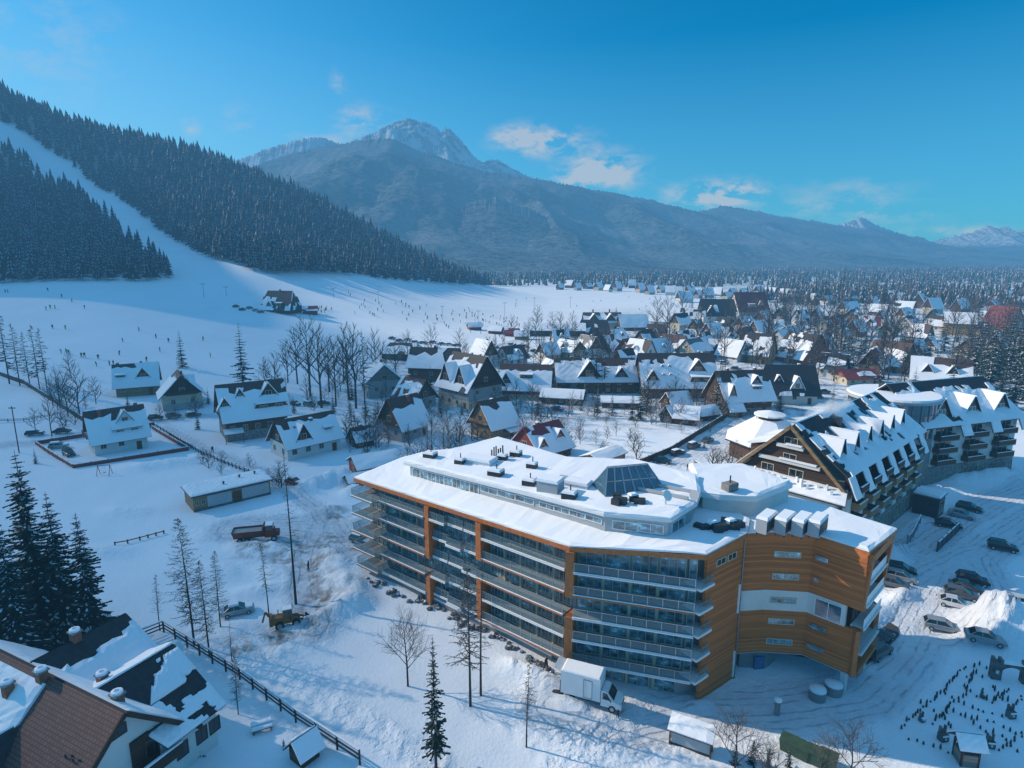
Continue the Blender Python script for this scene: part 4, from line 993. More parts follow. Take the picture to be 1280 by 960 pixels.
chalet('red_house', 'red metal roofed house half covered with snow behind the orange hotel', 680, 578, 10.5, 9.5, 3.0, 4.8, 42, 'red_wood', 'red_wood', 'roof_red', .40, .55, .9, [('gable', 2.6, 3.6, 2.4, .3, 1, 'red_wood'), ('gable', -3.8, 3.4, 2.6, .12, 1, 'red_wood')], [(-.5, .8, .8)], group=G2, landm='the red-roofed house', xyz=(6.9, 141.3, HZ(6.9, 141.3)))
chalet('lean_to_shed', 'boarded shed with flat snowy roof between red house and road', 764, 577, 9.5, 5, 2.6, .9, 45, 'tan_boards', 'tan_boards', 'roof_brown', 0, 0, .5, detail=1, front=2, side=1, group=G2, cat='shed', landm='the boarded shed', door=False, xyz=(20.8, 134.2, HZ(20.8, 134.2)))
chalet('low_shed', 'low brown shed with wide snowy gable roof beside the hotel corner', 478, 588, 9.5, 7, 2.2, 1.7, 31, 'red_wood', 'red_wood', 'roof_brown', 0, 0, .6, detail=1, front=2, side=1, group=G2, cat='shed', landm='the low brown shed', door=False, th=.4, xyz=(-30.3, 130.7, HZ(-30.3, 130.7)))
chalet('side_shed', 'smallest brown shed with snowy roof tucked against the hotel corner', 448, 606, 4.5, 3.6, 1.6, .9, 31, 'brown_wood', 'brown_wood', 'roof_brown', 0, 0, .5, detail=1, front=1, side=1, group=G2, cat='shed', door=False, th=.35)
chalet('slope_lodge', 'lone dark steep-roofed lodge standing on the snow slope', 352, 389, 19, 13, 2.6, 9.5, -12, 'dark_wood', 'dark_wood', 'roof_dark', .62, .6, 1.0, [('shed', 2, 5, 2.0, .1, 1), ('gable', -4, 4, 3, .1, 1)], [(0, 0, .6)], detail=2, group=None, hip=.35, landm='the dark slope lodge', th=.2)
chalet('shaded_house', 'dim grey gabled house among bare trees left of the three-gabled guest house', 478, 492, 13, 11, 6.0, 5.0, -70, 'grey_wall', 'grey_boards', 'roof_grey', .1, .3, 1.0, [], [(0, 0, .8)], group=G2, landm='the dim grey house')
chalet('dark_block_house', 'large dim dark-walled house with snowy roof behind the bare trees', 545, 473, 18, 12, 6.0, 6.0, -10, 'brown_wood', 'dark_wood', 'roof_dark', .45, .5, 1.0, [], [(0, 0, .6)], group=G2, landm='the dim dark-walled house', detail=1)
chalet('brown_dim_house', 'low dim brown hipped house behind the tall bare trees', 505, 448, 16, 11, 3.4, 3.6, -10, 'brown_wood', 'brown_wood', 'roof_brown', .45, .3, .9, hip=.5, group=G2, detail=1)
G3 = 'chalets in the middle of the village'
chalet('dormered_chalet', 'chalet with one wide box dormer in a smooth snowy roof and low extension', 658, 494, 16, 12, 4.2, 6.6, -8, 'red_wood', 'dark_wood', 'roof_brown', .06, .95, 1.2, [('shed', .4, 5.0, 1.6, .35, 1, 'brown_wood'), ('gable', -6.2, 4.2, 4, .12, 1)], [(3, .6, .8)], group=G3, landm='the box-dormered chalet', base='cream_wall')
chalet('low_extension', 'low brown annex with a snowy shed roof right of the box-dormered chalet', 704, 502, 13, 8, 2.4, 1.8, -14, 'brown_wood', 'dark_wood', 'roof_brown', 0, 0, .8, detail=1, group=G3, cat='annex')
chalet('gabled_side_house', 'small steep-gabled wing right behind the box-dormered chalet', 690, 482, 9, 9, 4.2, 5.4, -70, 'white_wall', 'dark_wood', 'roof_brown', .06, .95, .9, detail=1, group=G3)
chalet('long_guesthouse', 'long guest house with large dark triangular gable in its snowy roof', 742, 487, 27, 13, 5.0, 6.4, 2, 'brown_wood', 'dark_wood', 'roof_brown', .06, .95, 1.0, [('gable', -2.5, 8.5, 6.0, .10, 1, 'dark_wood'), ('gable', 8.5, 5.6, 3.8, .08, 1, 'dark_wood')], [(4, .8, .9), (-8, .5, .8)], group=G3, landm='the long guest house', storeys=2, front=7)
chalet('steep_roof_inn', 'large inn with a very steep snowy roof dotted by small roof windows', 842, 492, 24, 15, 5.0, 9.2, 0, 'brown_wood', 'dark_wood', 'roof_brown', .06, .95, 1.2, [('gable', 6.5, 6.5, 4.4, .38, 1, 'brown_wood'), ('shed', 7.0, 8, 2.2, .05, 1, 'dark_wood'), ('gable', -9, 5, 4, .1, 1), ('gable', -2.8, 1.2, 1.0, .55, 1), ('gable', -5.2, 1.2, 1.0, .55, 1), ('gable', -2.8, 1.2, 1.0, .28, 1), ('gable', -5.2, 1.2, 1.0, .28, 1)], [(0, 1.0, .9), (8, .5, .9)], group=G3, landm='the steep-roofed inn', storeys=2, front=6)
chalet('tower_house', 'snowy chalet with a square stair tower and yellowish corner at the village road', 922, 512, 15, 12, 5.4, 7.0, 10, 'brown_wood', 'dark_wood', 'roof_brown', .06, .95, 1.2, [('gable', 3.5, 4, 3, .45, 1), ('shed', 3.2, 3.2, 1.4, .25, 1, 'dark_wood'), ('gable', -5.4, 2.6, 4.0, .05, 1, 'tan_boards')], [(-4, .6, 1), (5, .4, .8)], group=G3, landm='the stair-tower chalet', base='stone', storeys=2)
chalet('dark_roof_house', 'white-walled house with a bare dark roof and carved white dormer', 984, 500, 14, 12, 4.4, 7.4, -4, 'white_wall', 'dark_wood', 'roof_dark', .80, .6, 1.2, [('gable', .8, 4.2, 4.0, .12, 1, 'white_wall'), ('gable', -4.6, 2.4, 2, .4, 1)], [(3, .8, .9)], group=G3, landm='the bare dark-roofed house', base='white_wall')
chalet('brick_gable_house', 'red-gabled tall house with yellow peak and half dark roof', 1002, 452, 15, 17, 3.6, 9.5, -64, 'brick', 'brick', 'roof_dark', .45, .4, 1.2, [], [(0, .8, 1)], group=G3, landm='the red-gabled house', detail=2, balcony=-1)
chalet('yellow_dormer_house', 'steep house with bright yellow gable end beside a dark snowy roof', 948, 452, 11, 11, 5.0, 8.0, -40, 'yellow_wood', 'yellow_wood', 'roof_dark', .42, .3, 1.0, [('gable', 0, 4, 3.2, .3, -1, 'yellow_wood')], [(0, .7, .9)], group=G3, landm='the yellow-gabled house', balcony=-1, storeys=2)
chalet('brown_steep_house', 'brown steep-roofed house among bare trees with one snowy side', 1113, 462, 14, 12, 4.0, 8.0, -60, 'tan_boards', 'tan_boards', 'roof_brown', .5, .5, 1.0, [], [(0, .5, .9)], group=G3, landm='the brown steep-roofed house', detail=1)
chalet('red_low_roof_house', 'low house with plain dark red roof among snowy firs', 1070, 478, 13, 9, 2.6, 2.6, 4, 'cream_wall', 'red_wood', 'roof_red', .85, .3, .8, group=G3, landm='the low red-roofed house', detail=1)
chalet('snowy_villa', 'tan chalet with deep snow on its roof right of the round glass tower', 1172, 483, 17, 12, 4.0, 6.6, -30, 'tan_boards', 'dark_wood', 'roof_brown', .06, .95, 1.1, [('gable', -4, 4, 3.2, .25, 1), ('gable', 3.5, 4, 3.2, .25, 1)], [(0, .6, .9)], group=G3, landm='the tan snowy chalet', detail=1)
chalet('yellow_house', 'yellow house with white lower balconies among the bare park trees', 1197, 418, 15, 12, 8.0, 5.5, -30, 'yellow_wood', 'brick', 'roof_brown', .2, .3, 1.0, group=G3, landm='the yellow house', detail=1, storeys=3)
chalet('red_triangle_house', 'white house under a steep red triangular roof at the right edge', 1252, 415, 15, 17, 4.4, 12, -72, 'white_wall', 'white_wall', 'roof_red', .85, .3, 1.4, group=G3, landm='the red triangular house', detail=1)
chalet('twin_dome_restaurant', 'pinkish restaurant with two small round-topped snowy gables', 752, 410, 24, 14, 5.0, 5.5, 0, 'cream_wall', 'brown_wood', 'roof_brown', .06, .95, 1.0, [('gable', -6, 8, 5.0, .06, 1, 'brown_wood'), ('gable', 5, 8, 5.0, .06, 1, 'brown_wood')], [(-6, .6, 2.2), (5, .6, 2.2)], group=G3, landm='the twin-gabled restaurant', detail=1)
chalet('dark_roof_barn', 'blue-dark hipped barn in front of the twin-gabled restaurant', 742, 419, 20, 12, 3.4, 6.0, -6, 'dark_wood', 'dark_wood', 'roof_dark', .62, .3, .9, hip=.5, group=G3, detail=1, landm='the dark hipped barn')
chalet('lift_station', 'long low ski lift station with a snowy roof at the foot of the slope', 693, 419, 36, 11, 4.0, 3.4, -4, 'dark_wood', 'dark_wood', 'roof_dark', .1, .3, 1.0, group=G3, detail=1, landm='the long lift station')
chalet('white_roof_hut', 'smooth white-roofed hut right of the twin-gabled restaurant', 790, 412, 18, 13, 3.0, 7.0, 6, 'brown_wood', 'dark_wood', 'roof_brown', 0, 0, .8, group=G3, detail=1)
chalet('blue_gabled_chalet', 'chalet with dark gable end at the left corner of the lit field', 834, 408, 20, 16, 5.0, 8.0, -25, 'white_wall', 'dark_wood', 'roof_brown', .2, .3, 1.2, group=G3, detail=1, landm='the dark-gabled chalet')
chalet('red_roofed_hotel', 'tall house with large crimson roof beyond the village', 934, 402, 22, 20, 9.0, 12.5, 4, 'white_wall', 'white_wall', 'roof_red', .92, .2, 1.0, [('shed', -1, 6, 2, .2, 1), ('gable', 6, 4, 3, .3, 1)], group=G3, detail=1, landm='the crimson-roofed house', storeys=2)
chalet('dark_roofed_chalet', 'large chalet with brown-black roof left of the crimson-roofed house', 896, 402, 24, 18, 6.0, 10.5, -4, 'white_wall', 'dark_wood', 'roof_dark', .72, .3, 1.2, [('gable', -6, 7, 5, .15, 1)], group=G3, detail=1, landm='the black-roofed chalet')
G4 = 'small snowy village houses'
hs = [(712,448,'cream'),(735,447,'white'),(760,446,'white'),(685,450,'white'),(800,452,'white'),(822,448,'white'),(700,432,'cream'),(770,432,'grey'),
      (850,412,'cream'),(870,418,'white'),(872,402,'tan'),(890,424,'white'),(905,412,'white'),(912,432,'tan'),(880,436,'white'),(855,432,'cream'),(842,444,'grey'),(868,448,'cream'),(895,446,'brown'),(915,450,'white'),
      (930,432,'grey'),(952,420,'white'),(968,416,'cream'),(975,432,'white'),(990,424,'white'),(955,404,'white'),(975,400,'cream'),(1000,405,'white'),(1020,402,'grey'),(1030,415,'cream'),(1045,410,'white'),
      (1050,425,'white'),(1030,440,'white'),(1065,402,'tan'),(1070,420,'brown'),(1085,412,'white'),(1100,405,'white'),(1110,420,'cream'),(1130,400,'white'),(1135,412,'white'),(1150,425,'grey'),(1165,405,'white'),(1180,415,'white'),(1212,410,'white'),(1225,420,'cream'),(1240,405,'white'),(1275,405,'grey'),
      (1040,470,'white'),(1090,465,'tan'),(1140,450,'cream'),(1160,440,'white'),(1210,445,'cream'),(1245,440,'white'),(1150,475,'white'),(780,470,'grey'),(868,470,'cream'),(640,455,'white'),(605,455,'white'),
      (820,425,'cream'),(806,436,'white'),(785,448,'brown'),(930,415,'cream'),(940,388,'white')]
for i, (px, py, w) in enumerate(hs):
    q = random.Random(900 + i); k = near_width(px, py); Lh = q.uniform(8, 12); ang = q.choice([40, 40, 42, -48, -50, 20, 38, -20]) + q.uniform(-9, 9)
    roofm = q.choice(['roof_brown', 'roof_dark', 'roof_dark', 'roof_grey', 'roof_red' if q.random() < .35 else 'roof_brown']); b = q.choice([0, .25, .38, .45, .55])
    wm = {'cream': 'cream_wall', 'white': 'white_wall', 'grey': 'grey_wall', 'tan': 'tan_boards', 'brown': 'brown_wood'}[w]
    kind = 'patchy dark roof' if b > .3 else 'snow-covered roof'
    chalet('village_house', f'small {w}-walled house with {kind}', px, py, Lh, Lh * .78, q.uniform(3.2, 5.0), q.uniform(4.0, 6.2), ang, wm, q.choice(['dark_wood', 'brown_wood', wm]), roofm, b, .2, .9,
           [('gable', 0, Lh * .35, 2.6, .2, 1)] if q.random() < .5 else [], [(Lh * .2, .4, .8)], detail=1, group=G4, auto=True, front=3, side=1, door=False)
# the row of roofs beyond the lit field and out in the valley wood
hs = [(700,362),(712,360),(722,363),(735,361),(748,363),(760,365),(772,364),(790,360),(800,366),(812,368),(826,366),(838,369),(850,371),(862,369),(872,373),(884,372),(897,370),(908,374),(915,369),(930,372),(948,368),(962,372),(980,375),(1000,372),(855,378),(1015,378),(1035,381),(1060,378),(1090,385),(1120,380),(1150,385),(1180,378),(1215,382),(1225,374),(1245,378),(1262,376),(1275,384),(1240,388),(1200,390),(1165,392),(1060,392),(1098,394),(1130,392)]
for i, (px, py) in enumerate(hs):
    q = random.Random(1900 + i); Lh = q.uniform(9, 15); ang = q.choice([-45, 40, 20, 35, -10]) + q.uniform(-8, 8)
    chalet('far_house', 'distant hazy house with snowy roof', px, py, Lh, Lh * .75, q.uniform(3.5, 6), q.uniform(4.5, 8), ang, q.choice(['white_wall', 'cream_wall', 'grey_wall', 'brown_wood']), 'dark_wood', 'roof_dark', q.choice([0, 0, .3]), 0, .8, detail=0, group='distant houses across the field', auto=True, door=False)
# market huts and low roofs in front of the inn
for i, (px, py, l, w, h, r, a, t) in enumerate([(845,512,7,6,2.4,3.2,20,'small steep-roofed garden hut behind the village road, upper of the cluster'),(858,528,6.5,6,2.2,2.6,-20,'garden hut with broad snowy roof nearest the road wall'),(838,526,4.5,4,2.2,2.4,40,'tiny dark-fronted garden hut, left of the cluster by the road'),(880,523,7,5,2.0,1.8,25,'low garden hut with snow slab roof right of the cluster by the road'),
     (776,508,12,5,2.0,1.2,-6,'long low shed with thick snow slab in front of the long guest house'),(845,508,4,4,1.8,2.0,60,'narrow garden hut under a spruce left of the inn')]):
    chalet('garden_hut', t, px, py, l, w, h, r, a, 'brown_wood', 'dark_wood', 'roof_brown', 0, 0, .6, detail=1, group='garden huts by the village road', cat='hut', front=1, side=1, door=False, th=.32)
chalet('ticket_kiosk', 'tan roadside kiosk with a snow cap', 917, 520, 4.2, 3.6, 2.2, 1.6, 10, 'tan_boards', 'tan_boards', 'roof_brown', 0, 0, .6, detail=2, group=None, cat='kiosk', front=2, side=1, th=.4, landm='the roadside kiosk')
for i, (px, py, m, t) in enumerate([(593,384+28,'red_wood','red ski rental hut among the crowd'),(640,420,'red_wood','red awning snack hut at the foot of the piste'),(620,417,'brown_wood','brown ski hut left of the lift station'),(652,424,'tan_boards','tan snack hut left of the lift station'),(388,392,'red_wood','small pinkish hut right of the dark slope lodge')]):
    chalet('ski_hut', t, px, py, 8, 6, 2.4, 2.2, random.uniform(-20, 20), m, m, 'roof_red' if 'red' in m else 'roof_brown', .5 if 'red' in m else .1, 0, .7, detail=0, group='ski huts at the slope foot', cat='hut', door=False)
# white panel garage with flat snow roof
def panel_garage():
    x, y, z = -55.4, 114.4, bh(-55.4, 114.4); root = thing('panel_garage', 'long low white panelled garage block with flat snowy roof', 'garage', (x, y, z), R(40)); landmark('the flat garage', 270, 612)
    L_, W_ = 14.0, 6.6; b = MB(); b.box((0, 0, -.5), (L_, W_, 3.4)); b.build('wall', M['tan_boards'], root)
    for x0, x1 in ((-4.6, -.3), (1.6, 6.7)):
        b = MB(); n = 4; b.box(((x0 + x1) / 2, -W_ / 2 - .05, .45), (x1 - x0, .12, 2.15)); b.build('wall_panel', M['panel_grey'], root)
    b = MB(); b.box((0, -W_ / 2 - .03, -.4), (L_ + .06, .1, .8)); b.build('plinth', M['dark_rock'], root)
    for k in (-6.4, -5.3): window_on(root, (k, -W_ / 2 - .02, 1.6), (1, 0, 0), (0, 0, 1), .7, .8)
    b = MB(); b.box((.7, -W_ / 2 - .06, .1), (1.5, .1, 2.1)); b.build('door', M['brown_wood'], root)
    b = MB(); b.box((0, 0, 2.92), (L_ + .9, W_ + .9, .18)); rf = b.build('roof', M['metal_dark'], root)
    s = MB(); a = .4; snow_patch(s, (-L_/2 - a, -W_/2 - a, 3.1), (L_/2 + a, -W_/2 - a, 3.1), (L_/2 + a, W_/2 + a, 3.1), (-L_/2 - a, W_/2 + a, 3.1), 22, 9, .34, 77); s.build('snow_cover', M['roof_snow'], rf)
    for k in ((2.5, .8), (-1, -1.2), (5.5, 1)):
        v = MB(); v.lathe((k[0], k[1], 3.3), [(.16, 0), (.16, .5), (.3, .55), (.05, .75)], 8); v.build('vent', M['metal_dark'], rf)
panel_garage()
# ------------------------------------------------------------------ the orange hotel
def inset(poly, d):
    n = len(poly); a = sum(poly[i][0] * poly[(i+1) % n][1] - poly[(i+1) % n][0] * poly[i][1] for i in range(n)); s = 1 if a > 0 else -1; out = []
    for i in range(n):
        p0, p1, p2 = Vector(poly[i-1]), Vector(poly[i]), Vector(poly[(i+1) % n]); e1 = (p1 - p0).normalized(); e2 = (p2 - p1).normalized()
        n1 = Vector((-e1.y, e1.x)) * s; n2 = Vector((-e2.y, e2.x)) * s; b = (n1 + n2); b = b / max(.3, b.dot(n1) ) if b.length > .01 else n1
        out.append(tuple(p1 + b * d))
    return out
def roof_snow_slab(mb, poly, z, th, seed=1, cell=1.3, edge=.18):
    """snow blanket on a flat roof: soft rounded rim and an uneven top"""
    q = random.Random(seed); n = len(poly)
    a = sum(poly[i][0] * poly[(i+1) % n][1] - poly[(i+1) % n][0] * poly[i][1] for i in range(n))
    if a < 0: poly = poly[::-1]
    P = []
    for i in range(n):
        p, r = Vector(poly[i]), Vector(poly[(i+1) % n]); k = max(1, int((r - p).length / cell))
        P += [p.lerp(r, j / k) for j in range(k)]
    bm = bmesh.new(); m = len(P)
    ins = inset([tuple(p) for p in poly], .38); I = []
    for i in range(n):
        p, r = Vector(ins[i]), Vector(ins[(i+1) % n]); k = max(1, int((Vector(poly[(i+1) % n]) - Vector(poly[i])).length / cell))
        I += [p.lerp(r, j / k) for j in range(k)]
    ring0 = [bm.verts.new((p.x, p.y, z)) for p in P]
    ring1 = [bm.verts.new((p.x + q.uniform(-.05, .05), p.y + q.uniform(-.05, .05), z + th * q.uniform(.5, .75))) for p in P]
    ring2 = [bm.verts.new((p.x, p.y, z + th * q.uniform(.9, 1.1))) for p in I]
    for i in range(m):
        j = (i + 1) % m; bm.faces.new((ring0[i], ring0[j], ring1[j], ring1[i])); bm.faces.new((ring1[i], ring1[j], ring2[j], ring2[i]))
    f = bm.faces.new(ring2); r = bmesh.ops.triangulate(bm, faces=[f])
    bmesh.ops.subdivide_edges(bm, edges=list({e for fc in r['faces'] for e in fc.edges if e.calc_length() > 3}), cuts=3, use_grid_fill=True)
    for v in bm.verts:
        if v.co.z > z + th * .8 and v not in ring2: v.co.z += (float(fbm(np.array(v.co.x * .35), np.array(v.co.y * .35), 3)) - .45) * .35
    bm.verts.index_update(); mb.add([tuple(v.co) for v in bm.verts], [tuple(v.index for v in fc.verts) for fc in bm.faces]); bm.free(); return mb
def lerp2(a, b, t): return (a[0] + (b[0] - a[0]) * t, a[1] + (b[1] - a[1]) * t)
def frame2(a, b):
    d = Vector((b[0] - a[0], b[1] - a[1], 0)); L_ = d.length; u = d / L_; return u, Vector((u.y, -u.x, 0)), L_     # along, outward (for a wall seen with a on the left), length
H1 = thing('apartment_hotel', 'large modern hotel with orange larch cladding, rows of glass balconies and snowy flat roof', 'hotel', (2, 72, 0))
def H1b(mb, name, mat, par=None, smooth=False):
    o = mb.build(name, mat, par or H1, smooth)
    if par is None: o.location = (-2, -72, 0)
    return o
A, Bc, Cc, Dc = (-22.4, 83.2), (6.0, 60.2), (18.9, 56.5), (24.9, 61.4)
SLAB = [3.1, 5.75, 8.4, 11.0, 13.6]; RT = 16.9
def zr(x, y):      # the main roof dips towards the far left end
    return min(RT, 15.0 + (x + 22.4) * .1286 + (y - 83.2) * .124)
def warp(mb, f, z0):
    mb.v = [(v[0], v[1], v[2] + f(v[0], v[1]) - z0) for v in mb.v]; return mb
uAB, nAB, LAB = frame2(A, Bc); uBC, nBC, LBC = frame2(Bc, Cc)
REC = 1.7
def on(a, u, n, s, out): return (a[0] + u.x * s + n.x * out, a[1] + u.y * s + n.y * out)
body = [on(A, uAB, nAB, 1.2, -REC), on(Bc, uAB, nAB, -.1, -REC), on(Bc, uBC, nBC, .4, -REC), on(Cc, uBC, nBC, -1.6, -REC), (20.2, 59.2), (25.2, 62.6), (23.5, 69.5), (15.5, 79.5), (6.5, 82.5), (-2.0, 91.8), (-15.2, 87.0)]
KS = LAB / 33.5
b = MB(); b.prism(body, -1, 14.6, caps=False); b.v = [(v[0], v[1], v[2] if v[2] < 0 else zr(v[0], v[1]) - .05) for v in b.v]; H1b(b, 'wall', M['grey_wall'])
# window walls behind the balconies
def bays(a, u, n, s0, s1, count, floors, split=2, sill=.12):
    w = (s1 - s0) / count
    for z0, z1 in floors:
        for i in range(count):
            c = on(a, u, n, s0 + w * (i + .5), -REC + .02); hh = min(z1, zr(c[0], c[1]) + .1) - z0 - .45
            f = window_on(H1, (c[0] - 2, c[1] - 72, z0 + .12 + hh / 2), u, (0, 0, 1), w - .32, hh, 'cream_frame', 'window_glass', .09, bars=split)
FL = list(zip(SLAB, SLAB[1:] + [RT]))
bays(A, uAB, nAB, 1.6 * KS, 13.3 * KS, 4, FL, 2); bays(A, uAB, nAB, 14.1 * KS, 21.3 * KS, 3, FL, 2); bays(A, uAB, nAB, 22.1 * KS, 33.0 * KS, 5, FL, 3); bays(Bc, uBC, nBC, .6, 12.0, 4, FL, 2); bays(Bc, uBC, nBC, 12.05, 13.1, 1, FL, 0)
bays(Bc, uBC, nBC, .6, 11.6, 4, [(.1, 3.0)], 1); bays(A, uAB, nAB, 24.5 * KS, 33.0 * KS, 3, [(.8, 3.0)], 1)
# columns between the bays (cream) as mullions of the facade
for a, u, n, ss in ((A, uAB, nAB, [k * KS for k in (4.5, 7.4, 10.4, 24.3, 26.5, 28.7, 30.8)]), (Bc, uBC, nBC, [3.45, 6.3, 9.15])):
    for s in ss:
        m = MB(); c = on(a, u, n, s, -REC + .16); m.box((c[0], c[1], 3.0 if a is A else .1), (.26, .26, zr(*c) - 3.1), math.atan2(u.y, u.x)); H1b(m, 'mullion', M['cream_frame'])
def balcony(a, u, n, s0, s1, z, out, edge='white_paint', sides=(1, 1), dep=None, snowy=True, drop=.0):
    m = MB(); dep = dep if dep is not None else REC + out
    c = on(a, u, n, (s0 + s1) / 2, out - dep / 2); r = math.atan2(u.y, u.x)
    m.box((c[0], c[1], z - .20), (s1 - s0, dep, .18), r); bo = H1b(m, 'balcony', M['concrete'])
    e = MB(); c2 = on(a, u, n, (s0 + s1) / 2, out + .04); e.box((c2[0], c2[1], z - .18), (s1 - s0 + .02, .10, .15), r); H1b(e, 'slab_edge', M[edge], bo)
    g = MB(); h = .98
    def pane(p, q_): g.add([(p[0], p[1], z + .08), (q_[0], q_[1], z + .08), (q_[0], q_[1], z + h), (p[0], p[1], z + h)], [(0, 1, 2, 3)])
    pane(on(a, u, n, s0 + .06, out - .08), on(a, u, n, s1 - .06, out - .08))
    if sides[0]: pane(on(a, u, n, s0 + .06, out - dep + .1), on(a, u, n, s0 + .06, out - .08))
    if sides[1]: pane(on(a, u, n, s1 - .06, out - .08), on(a, u, n, s1 - .06, out - dep + .1))
    H1b(g, 'glass_panel', M['rail_glass'], bo)
    k = MB(); cnt = max(2, int((s1 - s0) / 1.4))
    for i in range(cnt + 1):
        c = on(a, u, n, s0 + .08 + (s1 - s0 - .16) * i / cnt, out - .08); k.box((c[0], c[1], z), (.05, .05, h + .04), r)
    p, q_ = on(a, u, n, s0 + .05, out - .08), on(a, u, n, s1 - .05, out - .08); k.beam((p[0], p[1], z + h + .04), (q_[0], q_[1], z + h + .04), .07, .05)
    for f, s in ((sides[0], s0 + .05), (sides[1], s1 - .05)):
        if f: p, q_ = on(a, u, n, s, out - .08), on(a, u, n, s, out - dep); k.beam((p[0], p[1], z + h + .04), (q_[0], q_[1], z + h + .04), .07, .05)
    H1b(k, 'railing', M['steel'], bo)
    if snowy:
        w = MB(); p, q_ = on(a, u, n, s0, out + .04), on(a, u, n, s1, out + .04); w.beam((p[0], p[1], z + .07), (q_[0], q_[1], z + .07), .13, .06); H1b(w, 'snow_strip', M['roof_snow'], bo)
for i, z in enumerate(SLAB):
    lip = ['larch_frame', 'white_paint', 'larch_frame', 'larch_frame', 'white_paint'][i]
    balcony(A, uAB, nAB, 1.0, 5.6, z, 1.3 if i else .9, ['larch_frame', 'larch_frame', 'larch_frame', 'concrete', 'concrete'][i], (1, 1), 3.6)
    balcony(A, uAB, nAB, 5.7, 13.2 * KS, z, .15, ['white_paint', 'larch_frame', 'larch_frame', 'concrete', 'concrete'][i], (0, 0))
    for j, (s0, s1) in enumerate(((14.1, 16.5), (16.7, 19.0), (19.2, 21.4))): balcony(A, uAB, nAB, s0 * KS, s1 * KS, z, (-.45, .05, -.45)[(j + i) % 3], 'white_paint', (1, 1))
    balcony(A, uAB, nAB, (22.1 if i != 2 else 21.5) * KS, 33.0 * KS, z, .0 if i != 2 else .18, lip, (0, 0))
    balcony(Bc, uBC, nBC, .5, 12.9, z, .18 if i != 2 else .24, ['white_paint', 'white_paint', 'white_paint', 'larch_frame', 'white_paint'][i], (0, 1), 1.9)
# corner: glazed end of the balconies
for z in SLAB:
    w = MB(); p, q_ = on(Cc, uBC, nBC, -.3, .14), (Cc[0] + 1.55, Cc[1] + 1.3)
    w.plate([(Cc[0] - .1, Cc[1] - .2, z - .24), (Cc[0] + 1.75, Cc[1] + 1.25, z - .24), (Cc[0] + .5, Cc[1] + 2.6, z - .24), (Cc[0] - 1.4, Cc[1] + 1.5, z - .24)], .26); k = H1b(w, 'corner_balcony', M['white_paint'])
    g = MB(); g.add([(Cc[0] - .02, Cc[1] - .1, z + .1), (Cc[0] + 1.6, Cc[1] + 1.22, z + .1), (Cc[0] + 1.6, Cc[1] + 1.22, z + 1), (Cc[0] - .02, Cc[1] - .1, z + 1)], [(0, 1, 2, 3)]); H1b(g, 'glass_panel', M['rail_glass'], k)
    g = MB(); g.beam((Cc[0] - .02, Cc[1] - .1, z + 1.03), (Cc[0] + 1.6, Cc[1] + 1.22, z + 1.03), .06, .05); H1b(g, 'railing', M['steel'], k)
# orange columns and bands
def column(a, u, n, s, z0, z1, w=.75, d=1.7, out=.12):
    m = MB(); c = on(a, u, n, s, out - d / 2); m.box((c[0], c[1], z0), (w, d, z1 - z0), math.atan2(u.y, u.x)); H1b(m, 'column', M['larch_frame'])
column(A, uAB, nAB, 13.65 * KS, 8.1, 15.2); column(A, uAB, nAB, 13.65 * KS, 0, 5.6, .7); column(A, uAB, nAB, 21.75 * KS, 8.1 + 2.6, 15.4, .8); column(A, uAB, nAB, 21.75 * KS, 2.9, 8.0, .7)
column(Bc, uBC, nBC, .1, 10.6, 15.8, .9, 1.9, .2); column(Bc, uBC, nBC, .1, 2.8, 8.3, .9, 1.9, .2)
# solid orange end wall between the corner and the wing
def slab_wall(p, q_, z0, z1, t, mat, name='cladding_wall', lean=(0, 0)):
    u, n, L_ = frame2(p, q_); m = MB(); vs = []
    for z, k in ((z0, 0), (z1, 1)):
        for pt, le in ((p, lean[0]), (q_, lean[1])):
            for o in (0, -t): vs.append((pt[0] + n.x * (o + le * k), pt[1] + n.y * (o + le * k), z))
    m.add(vs, [(0, 2, 6, 4), (3, 1, 5, 7), (0, 4, 5, 1), (2, 3, 7, 6), (4, 6, 7, 5), (0, 1, 3, 2)]); return H1b(m, name, M[mat])
E0, E1 = (Cc[0] + .75, Cc[1] + 1.0), Dc
slab_wall(E0, E1, -.5, RT, .35, 'larch_cladding')
ue, ne, Le = frame2(E0, E1)
for s, w in ((2.3, 1.5), (4.2, 1.4)):
    c = on(E0, ue, ne, s, .02); window_on(H1, (c[0] - 2, c[1] - 72, 15.4), ue, (0, 0, 1), w, .7, 'cream_frame', 'dark_glass')
m = MB(); c = on(E0, ue, ne, Le - .55, .06); 
for z0, z1 in ((.4, 3.6), (8.2, 11.6)): m.box((c[0], c[1], z0), (.2, .16, z1 - z0), math.atan2(ue.y, ue.x))
H1b(m, 'light_strip', M['white_paint'])
m = MB(); c = on(E0, ue, ne, Le - .3, .12); m.tube((c[0], c[1], 0), (c[0], c[1], RT), .07, .07, 6); H1b(m, 'drainpipe', M['metal_grey'])
# roof, fascia and snow
roofp = [A, Bc, (Cc[0] + .2, Cc[1] - .3), (25.0, 61.2), (26.5, 64.5), (23.8, 72.0), (16.8, 81.2), (7.6, 83.5), (-1.8, 93.0), (-16.2, 88.0)]
b = MB(); b.prism(roofp, RT, RT + .5); warp(b, zr, RT); H1b(b, 'roof', M['larch_frame']); RS = RT + .5
b = MB(); roof_snow_slab(b, inset(roofp, .06), RS + .004, .30, 3); warp(b, zr, RT); H1b(b, 'roof_snow', M['roof_snow'])
